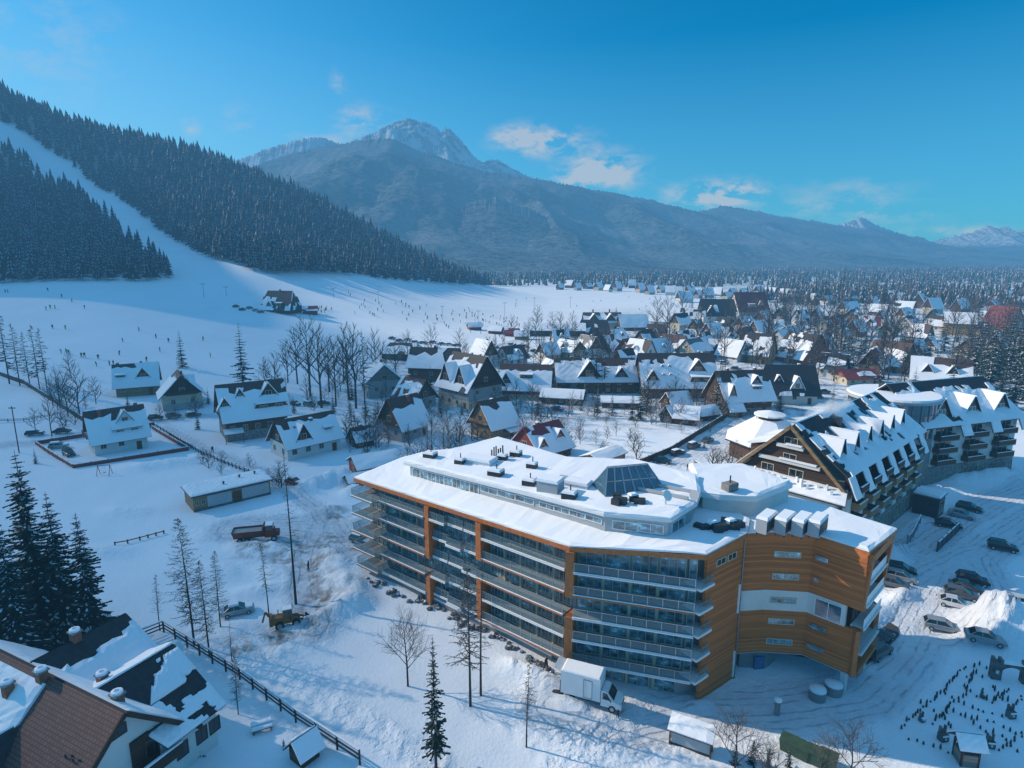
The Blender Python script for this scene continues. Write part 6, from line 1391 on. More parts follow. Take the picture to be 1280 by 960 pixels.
m = MB(); m.box((3, -4.0, -.5), (4.2, 4.2, 4.0), 0); k = None
EN = thing('entrance_hut', 'small dark box entrance hut with flat snow at the corner of the two balcony ranges', 'hut', (76.5, 107.2, 0), math.atan2(.67, .742)); m = MB(); m.box((0, 0, -.5), (4.0, 4.0, 4.2)); m.build('wall', M['metal_dark'], EN); m = MB(); m.box((0, 0, 3.704), (4.5, 4.5, .2)); r = m.build('roof', M['metal_grey'], EN); m = MB(); m.box((0, 0, 3.91), (4.3, 4.3, .35), 0, 0, .92); m.build('snow_cover', M['roof_snow'], r); window_on(EN, (0, -2.02, 1.8), (1, 0, 0), (0, 0, 1), 2.4, 2.2)
# round-roofed hall behind the long hotel
cxx, cyy = 60.5, 141.0; HL = thing('round_hall', 'low hall with a wide many-sided snowy roof and small lantern left of the long hotel', 'hall', (cxx, cyy, 0)); landmark('the many-sided hall', 965, 530)
b = MB(); b.lathe((0, 0, -1), [(9.0, 0), (9.0, 5.0)], 8); b.build('wall', M['brown_wood'], HL); b = MB(); b.lathe((0, 0, 3.9), [(10.2, 0), (10.2, .25), (3.2, 4.9), (3.2, 4.8)], 8); r = b.build('roof', M['roof_dark'], HL); b = MB(); b.lathe((0, 0, 4.16), [(10.15, 0), (9.9, .35), (3.3, 4.95), (3.0, 4.9)], 8); b.build('snow_cover', M['roof_snow'], r)
b = MB(); b.lathe((0, 0, 8.4), [(2.6, 0), (2.6, 1.5)], 10); l_ = b.build('lantern', M['dark_wood'], HL); b = MB(); b.lathe((0, 0, 9.9), [(3.6, 0), (3.5, .3), (.3, 1.1)], 12); b.build('snow_cover', M['roof_snow'], l_)
# ------------------------------------------------------------------ the tiled house in the near left corner
FH = thing('tiled_house', 'big white house with brown tiled roof, snowy back wings and brick chimneys', 'house', (-32.5, 44.7, 0), math.atan2(-.436, .9))
def F(mb, name, mat, par=None, smooth=False): return mb.build(name, M[mat], par or FH, smooth)
b = MB(); b.box((-11.2, 0, -1), (21.8, 9.6, 6.0)); b.box((-3.9, 5.5, -1), (9.0, 5.4, 5.4)); b.box((-13.4, 5.4, -1), (8.6, 5.6, 6.4)); F(b, 'wall', 'white_wall')
g = MB(); g.add([(0, -5.2, 4.4), (0, 5.2, 4.4), (0, 0, 9.3), (-.3, -5.2, 4.4), (-.3, 5.2, 4.4), (-.3, 0, 9.3)], [(0, 1, 2), (5, 4, 3), (0, 2, 5, 3), (1, 4, 5, 2)]); g.box((-.16, 0, -1), (.3, 9.9, 5.42)); F(g, 'gable', 'white_wall')
def tile_plane(name, q4, t=.16, mat='roof_tiles', par=None):
    m = MB(); m.plate(q4, t); o = F(m, name, mat, par); me = o.data; uv = me.uv_layers.new(name='UVMap')
    a, b_, d = Vector(q4[0]), Vector(q4[1]), Vector(q4[3]); ux = (b_ - a).normalized(); n = (b_ - a).cross(d - a).normalized(); vx = n.cross(ux)
    for l in me.loops: p = me.vertices[l.vertex_index].co - a; uv.data[l.index].uv = (p.dot(ux), p.dot(vx))
    return o
mf = tile_plane('main_roof', [(-23, -6.3, 3.5), (1.0, -6.3, 3.5), (1.0, 0, 9.5), (-23, 0, 9.5)])
mb_ = tile_plane('main_roof', [(1.0, 6.3, 3.5), (-23, 6.3, 3.5), (-23, 0, 9.5), (1.0, 0, 9.5)], mat='roof_dark')
n_ = Vector((0, -.69, .72)) * .165; nb = Vector((0, .69, .72)) * .165
def off(p, n): return tuple(Vector(p) + n)
s = MB(); snow_patch(s, *[off(p, n_) for p in [(-23, -6.3, 3.5), (-9.2, -6.3, 3.5), (-9.2, -.4, 9.1), (-23, -.4, 9.1)]], 22, 16, .38, 701, .42); F(s, 'snow_cover', 'roof_snow', mf)
s = MB(); snow_patch(s, *[off(p, nb) for p in [(1.0, 5.8, 3.98), (-23, 5.8, 3.98), (-23, .15, 9.36), (1.0, .15, 9.36)]], 24, 8, .30, 702, 0); F(s, 'snow_cover', 'roof_snow', mb_)
w2 = tile_plane('wing_roof', [(1.7, 2.6, 4.3), (1.7, 8.6, 4.3), (-5, 8.6, 8.7), (-5, 0.4, 8.7)], mat='roof_dark'); w2b = tile_plane('wing_roof', [(-9.4, 8.6, 6.4), (-9.4, 2.5, 6.4), (-5, .4, 8.7), (-5, 8.6, 8.7)], mat='roof_dark')
nw = Vector((.53, 0, .85)) * .17; s = MB()
snow_patch(s, *[off(p, nw) for p in [(1.7, 2.6, 4.3), (1.7, 8.6, 4.3), (-1.6, 8.6, 6.47), (-1.6, 1.4, 6.47)]], 22, 14, .28, 707, .46); snow_patch(s, *[off(p, nw) for p in [(-1.7, 3.6, 6.53), (-1.7, 8.6, 6.53), (-4.6, 8.6, 8.45), (-4.6, 6.0, 8.45)]], 14, 12, .28, 709, .44); F(s, 'snow_cover', 'roof_snow', w2)
s = MB(); snow_patch(s, *[off(p, Vector((-.4, 0, .9)) * .17) for p in [(-9.4, 9.0, 6.4), (-9.4, 2.5, 6.4), (-5, .4, 8.7), (-5, 9.0, 8.7)]], 10, 8, .3, 708, 0); F(s, 'snow_cover', 'roof_snow', w2b)
w1 = tile_plane('wing_roof', [(-8.2, 1.6, 6.7), (-8.2, 9.2, 6.7), (-13.2, 9.2, 9.5), (-13.2, 0.3, 9.5)], mat='roof_dark'); w1b = tile_plane('wing_roof', [(-19, 9.2, 5.0), (-19, 2.6, 5.0), (-13.2, .3, 9.5), (-13.2, 9.2, 9.5)], mat='roof_dark')
s = MB(); nw1 = Vector((.49, 0, .87)) * .17; snow_patch(s, *[off(p, nw1) for p in [(-8.2, 1.6, 6.7), (-8.2, 9.2, 6.7), (-12.2, 9.2, 8.94), (-12.0, 0.3, 8.84)]], 16, 10, .30, 711, .06, bare_top=.5); F(s, 'snow_cover', 'roof_snow', w1)
g = MB(); g.add([(-9, 8.2, 4), (1.4, 8.2, 4.2), (-5, 8.2, 8.5), (-9, 8.4, 4), (1.4, 8.4, 4.2), (-5, 8.4, 8.5)], [(0, 1, 2), (5, 4, 3)]); F(g, 'gable', 'white_wall')
for (x, y, z, h) in ((-1.6, 1.0, 8.2, 1.5), (-9.8, -.5, 8.6, 1.7), (-12.4, -2.0, 7.2, 2.0), (-13.1, 4.2, 9.0, 1.4), (-6.5, 2.6, 7.4, 1.5)):
    m = MB(); m.box((x, y, z), (.75, .75, h)); c = F(m, 'chimney', 'brick'); m = MB(); m.box((x, y, z + h + .004), (.98, .98, .14)); k = F(m, 'chimney_cap', 'concrete', c); m = MB(); m.lathe((x, y, z + h + .15), [(.5, 0), (.46, .2), (.22, .26), (.2, .12)], 10); F(m, 'snow_cap', 'roof_snow', k)
for y in (1.0, 5.2): pass
for y, z, w, h in ((-.2, 7.6, 1.3, .9), (-1.6, 3.4, 1.2, 1.5), (-3.4, 1.0, 1.3, 1.6), (1.2, 1.0, 1.3, 1.6)): window_on(FH, (.03, y, z), (0, 1, 0), (0, 0, 1), w, h, 'brown_wood', 'dark_glass')
m = MB(); m.box((.15, 2.3, 2.9), (.3, 3.6, 3.0)); lo = F(m, 'loggia', 'dark_wood'); m = MB(); m.box((.9, 2.3, 2.7), (1.3, 3.7, .16)); bo = F(m, 'balcony', 'dark_wood'); m = MB(); m.box((1.5, 2.3, 2.86), (.1, 3.7, .95)); r = F(m, 'railing', 'dark_wood', bo); m = MB(); m.box((1.5, 2.3, 3.815), (.2, 3.6, .16)); F(m, 'snow_strip', 'roof_snow', r)
window_on(FH, (.33, 2.3, 4.3), (0, 1, 0), (0, 0, 1), 1.4, 1.8, 'brown_wood', 'dark_glass')
for sgn in (-1, 1): m = MB(); m.beam((1.05, sgn * 6.4, 3.4), (1.05, 0, 9.55), .16, .42); F(m, 'barge_board', 'dark_wood')
for y in (4.6, 6.6, 8.0): window_on(FH, (.62, y, 2.2), (0, 1, 0), (0, 0, 1), 1.1, 1.4, 'brown_wood', 'dark_glass')
# dormer with dark roof on the tiled slope
d = MB(); d.add([(-11, -6.0, 3.4), (-7.4, -6.0, 3.4), (-9.2, -6.0, 6.6), (-11, -3, 3.4), (-7.4, -3, 3.4), (-9.2, -3, 6.6)], [(0, 1, 2), (0, 2, 5, 3), (1, 4, 5, 2)]); D = F(d, 'dormer', 'tan_boards')
m = MB(); m.plate([(-6.9, -7.0, 2.6), (-9.2, -7.0, 6.9), (-9.2, -2.2, 6.9), (-7.4, -5.2, 3.9)], .14); m.plate([(-11.5, -7.0, 2.6), (-9.2, -7.0, 6.9), (-9.2, -2.2, 6.9), (-11, -5.2, 3.9)], .14); k = F(m, 'dormer_roof', 'roof_dark', D)
m = MB(); snow_patch(m, (-9.3, -7.0, 6.98), (-11.6, -7.0, 2.75), (-11.1, -5.2, 4.05), (-9.3, -2.2, 7.0), 6, 6, .35, 715, .1); F(m, 'snow_cover', 'roof_snow', k)
m = MB(); m.tube((-4.0, -5.0, 4.6), (-4.0, -5.0, 6.1), .16, .16, 8, 0, True); m.tube((-4.0, -5.0, 6.1), (-3.7, -5.2, 6.4), .2, .2, 8, 0, True); F(m, 'flue', 'steel')
for i in range(4): m = MB(); m.box((-.6 - i * .5, -3.0 - (i % 2) * .2, 6.75), (.16, .1, .3)); F(m, 'snow_guard', 'metal_dark')
landmark('the tiled house', 130, 880)

# ------------------------------------------------------------------ fences and walls
def rail_fence(name, label, pixels, h=1.2, gap=3.0, mat='brown_wood', rails=(.45, .95), snowy=True, solid=False, cat='fence', group=None):
    pts = [at(*p)[:2] for p in pixels]; o = thing(name, label, cat, (pts[0][0], pts[0][1], gh(*pts[0])), 0, group); ox, oy, oz = o.location; r = MB(); s = MB()
    for (ax, ay), (bx, by) in zip(pts, pts[1:]):
        L_ = math.hypot(bx - ax, by - ay); k = max(1, int(L_ / gap)); prev = None
        for i in range(k + 1):
            x, y = ax + (bx - ax) * i / k, ay + (by - ay) * i / k; z = gh(x, y)
            p = (x - ox, y - oy, z - oz)
            if i < k or (bx, by) == pts[-1]:
                m = MB(); m.box((p[0], p[1], p[2] - .3), (.16, .16, h + .42)); m.build('post', M[mat], o)
            if prev:
                if solid: r.beam((prev[0], prev[1], prev[2] + h * .45), (p[0], p[1], p[2] + h * .45), .12, h * .9)
                else:
                    for rz in rails: r.beam((prev[0], prev[1], prev[2] + rz * h), (p[0], p[1], p[2] + rz * h), .07, .16)
                top = h * (.92 if solid else rails[-1]) + .1
                if snowy: s.beam((prev[0], prev[1], prev[2] + top), (p[0], p[1], p[2] + top), .16, .12)
            prev = p
    r.build('rail' if not solid else 'panel', M[mat], o)
    if snowy: s.build('snow_strip', M['roof_snow'], o)
    return o
rail_fence('rail_fence', 'dark two-railed wooden fence angling around the tiled house garden', [(166,806),(205,790),(300,850),(370,903),(450,956)], 1.5, 2.6, 'dark_wood', (.4, .7, 1.0))
rail_fence('board_fence', 'low reddish fence enclosing the white chalet yard', [(192,532),(45,556),(92,586),(236,563),(190,536)], 1.0, 3.0, 'red_wood', solid=True)
rail_fence('lane_fence', 'dark picket fence with snow caps along the right side of the lane', [(212,545),(255,570),(300,588),(352,606)], 1.1, 1.6, 'dark_wood', (.5, .9))
rail_fence('lane_rail', 'dark rail on the left side of the lane', [(193,532),(240,560)], .9, 2.4, 'brown_wood', (.5, .9))
rail_fence('board_wall', 'long dark wooden wall between snow field and village road', [(800,582),(838,566),(908,522)], 1.6, 3.0, 'dark_wood', solid=True)
rail_fence('road_wall', 'dark curved stone wall bordering the village road near the hotel', [(868,582),(880,590),(905,592),(928,578),(940,565)], 1.3, 2.6, 'dark_rock', solid=True, cat='wall')
rail_fence('site_fence', 'dark mesh fence panels on a snow bank in the hotel car park', [(1133,686),(1149,660)], 1.6, 2.2, 'metal_grey', (.2, .45, .7, .95))
rail_fence('site_fence', 'dark slatted fence panel beside the upper parked cars', [(1171,690),(1198,664)], 1.7, 2.0, 'metal_dark', solid=True)
rail_fence('post_fence', 'row of short dark posts across the snowy meadow left of the yard', [(144,683),(175,675),(205,667)], .5, 1.2, 'brown_wood', (.9,), False)
rail_fence('hedge_bank', 'long dark hedge bank running down the slope at the left edge', [(-10,466),(30,480),(62,500),(104,527)], 1.5, 4.0, 'hedge', solid=True, cat='hedge')
rail_fence('road_fence', 'low brown fence along the street at the left edge', [(-10,528),(30,527),(72,520)], .9, 3.0, 'grey_boards', (.5, .9))
# boulders and retaining wall before the orange hotel
pts = [at(*p)[:2] for p in [(464,716),(500,730),(545,754),(600,782),(640,800),(690,826)]]
o = thing('retaining_wall', 'low concrete retaining wall with a snow cap along the hotel garden', 'wall', (pts[0][0], pts[0][1], 0)); a = MB(); s = MB()
for p, q_ in zip(pts, pts[1:]):
    e, g_ = gh(*p), gh(*q_)
    a.beam((p[0] - pts[0][0], p[1] - pts[0][1], e), (q_[0] - pts[0][0], q_[1] - pts[0][1], g_), .35, 1.3); s.beam((p[0] - pts[0][0], p[1] - pts[0][1], e + .75), (q_[0] - pts[0][0], q_[1] - pts[0][1], g_ + .75), .42, .2)
a.build('wall', M['concrete'], o); s.build('snow_cap', M['roof_snow'], o)
def boulder_proto(seed):
    q = random.Random(seed); r = bpy.data.objects.new('boulder', None); COL.objects.link(r); bm = bmesh.new(); bmesh.ops.create_icosphere(bm, subdivisions=2, radius=1)
    for v in bm.verts: v.co *= q.uniform(.72, 1.2); v.co.z *= .75
    me = bpy.data.meshes.new('rock'); bm.to_mesh(me); bm.free(); me.materials.append(M['dark_rock']); link('rock', me, r)
    s = MB(); s.lathe((.12, .08, .38), [(.62, 0), (.5, .2), (.1, .3)], 7); s.build('snow_cap', M['roof_snow'], r, True); return reg(r)
BP = [boulder_proto(i) for i in range(3)]; first = set()
for i in range(46):
    t = i / 45; px = 458 + 232 * t + random.uniform(-3, 3); py = 722 + 112 * t + random.uniform(-4, 7) - 8 * math.sin(t * 3.14) + 4
    x, y = at(px, py)[:2]; z = gh(x, y) - .02; k = i % 3; sc = random.uniform(.28, .60)
    if k not in first: first.add(k); oo = BP[k]; oo.location = (x, y, z); oo.scale = (sc,) * 3; oo.rotation_euler = (0, 0, rnd(0, 6)); tag(oo, 'dark snow-capped boulder below the retaining wall', 'boulder', 'boulders along the hotel retaining wall', True, (x, y, z))
    else: dup(BP[k], (x, y, z), rnd(0, 6), sc, 'dark snow-capped boulder below the retaining wall', 'boulders along the hotel retaining wall', True)

# ------------------------------------------------------------------ vehicles
def wheel(parent, x, y, r=.32, w=.22):
    def cyl(rad, wid, name, mat, par, yy):
        m = MB(); m.tube((x, yy - wid / 2, r), (x, yy + wid / 2, r), rad, rad, 14, 0, True); return m.build(name, M[mat], par)
    t = cyl(r, w, 'wheel', 'rubber', parent, y); cyl(r * .6, w + .03, 'rim', 'steel', t, y)
def car(name, paint, style='sedan', snowy=0.0):
    r = bpy.data.objects.new(name, None); COL.objects.link(r)
    prof = {'sedan': [(-2.16,.34),(-2.18,.70),(-2.08,.93),(-1.25,.98),(.85,.95),(1.75,.84),(2.12,.66),(2.16,.36)], 'suv': [(-2.1,.42),(-2.14,.8),(-2.1,1.08),(-1.2,1.12),(.8,1.08),(1.75,1.0),(2.06,.8),(2.1,.44)], 'wagon': [(-2.2,.34),(-2.24,.74),(-2.2,.96),(-1.2,.99),(.8,.96),(1.7,.86),(2.1,.66),(2.16,.36)]}[style]
    cab = {'sedan': [(-1.72,.95),(-1.05,1.42),(.10,1.46),(1.05,.93)], 'suv': [(-2.06,1.08),(-1.72,1.66),(.15,1.70),(1.0,1.06)], 'wagon': [(-2.16,.95),(-1.75,1.42),(.1,1.47),(1.02,.94)]}[style]
    m = MB(); V = []; n = len(prof)
    for y, k, zt in ((-.88, .965, -.05), (-.80, 1, 0), (.80, 1, 0), (.88, .965, -.05)): V += [(x * k, y, z + (zt if z > .6 else .02)) for x, z in prof]
    Fc = [(s * n + i, s * n + (i + 1) % n, (s + 1) * n + (i + 1) % n, (s + 1) * n + i) for s in range(3) for i in range(n)]
    m.add(V, Fc + [tuple(range(n))[::-1], tuple(range(3 * n, 4 * n))]); m.build('body', M[paint], r)
    m = MB(); m.add([(x, -(.80 if i in (0, 3) else .62), z) for i, (x, z) in enumerate(cab)] + [(x, (.80 if i in (0, 3) else .62), z) for i, (x, z) in enumerate(cab)], [(0, 1, 2, 3), (7, 6, 5, 4), (0, 4, 5, 1), (1, 5, 6, 2), (2, 6, 7, 3)]); m.build('windows', M['car_glass'], r)
    m = MB(); a, b_ = cab[1], cab[2]; m.plate([(a[0] - .08, -.64, a[1] + .005), (b_[0] + .1, -.64, b_[1] + .005), (b_[0] + .1, .64, b_[1] + .005), (a[0] - .08, .64, a[1] + .005)], .05)
    for sy in (-1, 1):
        for p0, p1 in ((0, 1), (3, 2)): m.beam((cab[p0][0], sy * .80, cab[p0][1]), (cab[p1][0], sy * .63, cab[p1][1]), .08, .06)
        xm = (cab[1][0] + cab[2][0]) / 2; m.beam((xm, sy * .80, cab[0][1]), (xm, sy * .635, cab[1][1]), .08, .06)
    rf = m.build('roof', M[paint], r)
    if snowy: m = MB(); m.box(((a[0] + b_[0]) / 2, 0, max(a[1], b_[1]) + .06), (b_[0] - a[0] + .2, 1.2, .12 * snowy), 0, 0, .9); m.box((1.45, 0, .90), (1.0, 1.4, .10 * snowy), 0, 0, .9); m.build('snow_cover', M['roof_snow'], rf)
    for sx in (-1.35, 1.36):
        for sy in (-.80, .80): wheel(r, sx, sy, .34 if style == 'suv' else .31)
    for sy in (-.62, .62):
        m = MB(); m.box((2.07, sy, .60 if style != 'suv' else .74), (.12, .34, .14)); m.build('headlight', M['lamp_clear'], r); m = MB(); m.box((-2.15, sy, .72 if style != 'suv' else .86), (.10, .30, .16)); m.build('tail_light', M['lamp_red'], r)
    return reg(r)
CARS = {}
def park(kind, p0, p1, label, group='cars parked by the hotels', snowy=0, auto=False, sc=.95):
    key = kind + (snowy,)
    x0, y0, _ = at(*p0); x1, y1, _ = at(*p1); x, y = (x0 + x1) / 2, (y0 + y1) / 2; z = gh(x, y) + .02; rz = math.atan2(y1 - y0, x1 - x0)
    if key not in CARS:
        o = CARS[key] = car('parked_car', 'car_' + kind[0], kind[1], snowy); o.location = (x, y, z); o.rotation_euler = (0, 0, rz); o.scale = (sc,) * 3; tag(o, label, 'car', group, auto, (x, y, z)); return o
    o = dup(CARS[key], (x, y, z), rz, sc, label, group, auto); o['category'] = 'car'; return o
for k, p0, p1, lab in [(('silver','wagon'),(1157,784),(1199,793),'silver wagon parked on the sunlit patch left of the big snow pile'),(('silver','sedan'),(1208,807),(1251,817),'silver sedan parked in front of the big snow pile above the stone arch'),(('white','sedan'),(1174,754),(1212,763),'white sedan at the sunlit end of the car row above the wagon'),
     (('grey','wagon'),(1183,743),(1221,751),'dark grey wagon directly behind the white sedan'),(('grey','sedan'),(1188,734),(1227,742),'grey sedan in the shade, second from the top of the middle car row'),(('black','suv'),(1198,726),(1233,733),'black car at the shaded top of the middle car row'),
     (('black','suv'),(1235,684),(1271,691),'black off-roader standing alone on the open car park'),(('black','sedan'),(1167,655),(1204,662),'black sedan on the snow bank, lowest of the three upper cars'),(('silver','sedan'),(1187,643),(1217,650),'silver sedan, middle of the three upper cars'),(('black','wagon'),(1198,635),(1225,641),'black wagon, uppermost of the three upper cars'),
     (('black','wagon'),(1107,711),(1145,719),'black wagon with snow spots, top of the row beside the orange wing'),(('silver','wagon'),(1113,722),(1141,729),'light car wedged between two dark ones beside the orange wing'),(('grey','sedan'),(1099,729),(1135,738),'dark grey sedan, lowest of the row beside the orange wing'),(('white','wagon'),(1262,754),(1296,762),'white car half hidden behind the big snow pile at the right edge'),
     (('black','sedan'),(1088,808),(1110,796),'black sedan on the cleared asphalt beside the wing'),(('grey','suv'),(1086,826),(1108,812),'grey off-roader in the shade at the foot of the wing pillars')]: park(k, p0, p1, lab, snowy=0)
for k, p0, p1, lab, sn in [(('grey','wagon'),(441,676),(463,681),'dark car left of the orange hotel balconies',1),(('silver','sedan'),(280,771),(315,763),'snow-laden car parked among the larches',2.2),(('red','sedan'),(357,603),(379,608),'red car parked at the end of the lane',1.5),(('black','wagon'),(30,545),(58,543),'dark car on the street left of the white chalet',1),(('black','sedan'),(64,542),(92,541),'second dark car on the street nearer the white chalet',0),
     (('silver','wagon'),(62,561),(86,559),'snow-covered car inside the white chalet yard',2.2),(('black','suv'),(80,566),(93,573),'black car in the white chalet yard beside the snow-covered one',0),(('black','suv'),(182,526),(208,524),'dark car behind the right corner of the white chalet',0),(('grey','suv'),(208,524),(226,521),'grey car on the lane before the cream gabled chalet',0),(('black','wagon'),(232,522),(252,519),'dark car at the foot of the cream gabled chalet',1),
     (('black','sedan'),(818,577),(838,580),'black car at the road bend behind the orange hotel',0),(('black','wagon'),(838,571),(856,566),'dark car on the village road, first above the bend',1),(('grey','suv'),(858,563),(876,557),'grey car on the village road above the bend',1),(('black','suv'),(865,592),(890,596),'dark car close to the hotel roof at the curved wall',1),(('grey','sedan'),(877,556),(892,549),'grey car further up the village road',0),
     (('black','sedan'),(362,505),(376,508),'dim car under the bare trees, left one',1),(('grey','suv'),(380,507),(394,509),'dim car under the bare trees, middle one',1),(('black','suv'),(398,507),(412,506),'dim car under the bare trees, right one',1),(('red','sedan'),(690,512),(704,514),'small reddish car on the snow below the long guest house',1)]: park(k, p0, p1, lab, 'cars parked in the village', sn)
q = random.Random(3)
for px, py in [(604,437),(613,438),(622,437),(631,439),(641,441),(650,442),(618,447),(628,448),(638,449),(648,450),(610,446),(490,424),(500,427),(510,426),(520,429),(530,430),(541,429),(552,431),(562,432),(572,433),(295,384),(303,388),(312,386),(320,389),(326,391),(660,446),(668,440),(676,444),(690,455),(775,455),(790,458),(880,450),(905,455),(920,462),(640,432),(655,434),(1020,498),(1030,492)]:
    kind = (q.choice(['black', 'grey', 'black', 'blue', 'silver']), q.choice(['suv', 'wagon', 'sedan'])); a = q.uniform(-3, 3)
    park(kind, (px - 4, py + a * .2), (px + 4, py - a * .2), f'tiny {kind[0]} car with snow on it', 'distant cars in the village parking rows', 1, True, 1.0)
def box_truck():
    (x0, y0), (x1, y1) = (5.9, 58.0), (11.0, 55.9); rz = math.atan2(y1 - y0, x1 - x0); cx, cy = (x0 + x1) / 2, (y0 + y1) / 2
    t = thing('box_truck', 'white delivery box truck with an open tail lift beside the hotel front', 'truck', (cx, cy, gh(cx, cy)), rz)
    m = MB(); m.box((-1.1, 0, .85), (4.2, 2.15, 2.55)); bx = m.build('box_body', M['white_paint'], t); m = MB(); m.box((-1.1, 0, 3.404), (4.1, 2.05, .10), 0, 0, .95); m.build('snow_cover', M['roof_snow'], bx)
    m = MB(); m.box((-.3, -1.09, 1.05), (.85, .05, 1.95)); d = m.build('side_door', M['white_paint'], bx); m = MB()
    for px_, w, z, h in ((-.3 - .45, .05, 1.0, 2.05), (-.3 + .45, .05, 1.0, 2.05), (-.3, .95, 1.0, .05), (-.3, .95, 3.02, .05)): m.box((px_, -1.12, z), (w, .03, h))
    m.build('door_frame', M['metal_grey'], d)
    prof = [(1.05,.45),(1.05,2.05),(1.35,2.15),(1.75,2.0),(2.35,1.25),(2.95,1.05),(3.15,.8),(3.15,.45)]; V = []; n = len(prof)
    for y, k in ((-.98, .96), (-.88, 1), (.88, 1), (.98, .96)): V += [(1.05 + (x - 1.05) * k, y * (.90 if z > 1.6 else 1), z) for x, z in prof]
    m = MB(); m.add(V, [(s * n + i, s * n + (i + 1) % n, (s + 1) * n + (i + 1) % n, (s + 1) * n + i) for s in range(3) for i in range(n)] + [tuple(range(n))[::-1], tuple(range(3 * n, 4 * n))]); m.build('cab', M['white_paint'], t)
    m = MB(); m.quad((1.80, -.78, 1.98), (2.36, -.84, 1.29), (2.36, .84, 1.29), (1.80, .78, 1.98)); m.build('windscreen', M['car_glass'], t).location = (.03, 0, .03)
    for sy in (-1, 1):
        m = MB(); m.add([(1.25, sy * .97, 1.3), (2.15, sy * .97, 1.25), (1.70, sy * .90, 1.92), (1.25, sy * .88, 1.98)], [(0, 1, 2, 3)]); m.build('side_window', M['car_glass'], t).location = (0, sy * .02, 0)
        m = MB(); m.box((3.08, sy * .7, .78), (.14, .36, .24)); m.build('headlight', M['lamp_clear'], t); m = MB(); m.box((2.1, sy * 1.06, 1.2), (.08, .12, .22)); m.build('wing_mirror', M['plastic_black'], t)
    m = MB(); m.box((3.13, 0, .62), (.06, 1.0, .22)); m.build('grille', M['plastic_black'], t); m = MB(); m.box((-.6, 0, .5), (5.0, 1.0, .3)); m.build('chassis', M['metal_dark'], t)
    m = MB(); m.box((-3.6, 0, .5), (1.1, 2.0, .1)); m.box((-3.25, -.9, .5), (.15, .15, 1.6)); m.box((-3.25, .9, .5), (.15, .15, 1.6)); m.build('tail_lift', M['metal_dark'], t)
    m = MB(); m.beam((-3.2, 0, 3.3), (-4.0, 0, 3.55), 2.0, .08); m.build('tail_flap', M['white_paint'], t)
    for sx in (-2.0, 2.25):
        for sy in (-.88, .88): wheel(t, sx, sy, .37, .28)
box_truck()
def dump_truck():
    x, y, z = at(321, 676); t = thing('dump_truck', 'red-orange dump truck with an open grey bed standing in the snowy yard', 'truck', (x, y, gh(x, y)), R(14)); S_ = .92; t.scale = (S_,) * 3
    m = MB(); V = [(-3.6,-1.2,1.2),(1.1,-1.2,1.2),(1.1,1.2,1.2),(-3.6,1.2,1.2),(-3.9,-1.35,2.3),(1.2,-1.35,2.3),(1.2,1.35,2.3),(-3.9,1.35,2.3)]; m.add(V, [(3,2,1,0),(0,1,5,4),(1,2,6,5),(2,3,7,6),(3,0,4,7)]); bed = m.build('tipper_bed', M['orange_paint'], t)
    m = MB(); m.quad((-3.8, -1.28, 2.0), (1.1, -1.28, 2.0), (1.1, 1.28, 2.0), (-3.8, 1.28, 2.0)); m.build('bed_floor', M['grey_wall'], bed)
    m = MB(); m.box((1.35, 0, 1.2), (.2, 2.6, 1.7)); m.build('headboard', M['orange_paint'], bed)
    m = MB(); m.box((2.35, 0, .8), (1.6, 2.2, 1.1)); m.box((2.3, 0, 1.9), (1.4, 2.1, 1.0), 0, 0, .88); m.box((3.5, 0, .8), (1.0, 1.6, .85), 0, 0, .92); cab = m.build('cab', M['orange_paint'], t)
    m = MB(); m.quad((3.02, -.85, 2.0), (3.02, .85, 2.0), (2.95, .8, 2.75), (2.95, -.8, 2.75)); m.build('windscreen', M['car_glass'], cab)
    for sy in (-1, 1): m = MB(); m.quad((1.8, sy * 1.06, 2.05), (2.8, sy * 1.06, 2.05), (2.75, sy * .98, 2.7), (1.85, sy * .98, 2.7)); m.build('side_window', M['car_glass'], cab)
    m = MB(); m.box((2.3, 0, 2.904), (1.3, 1.9, .14), 0, 0, .9); m.build('snow_cover', M['roof_snow'], cab)
    m = MB(); m.box((-.2, 0, .75), (7.2, .9, .35)); m.build('chassis', M['metal_dark'], t)
    for sx in (-2.6, -1.4, 3.1):
        for sy in (-1.05, 1.05): wheel(t, sx, sy, .52, .36)
dump_truck()
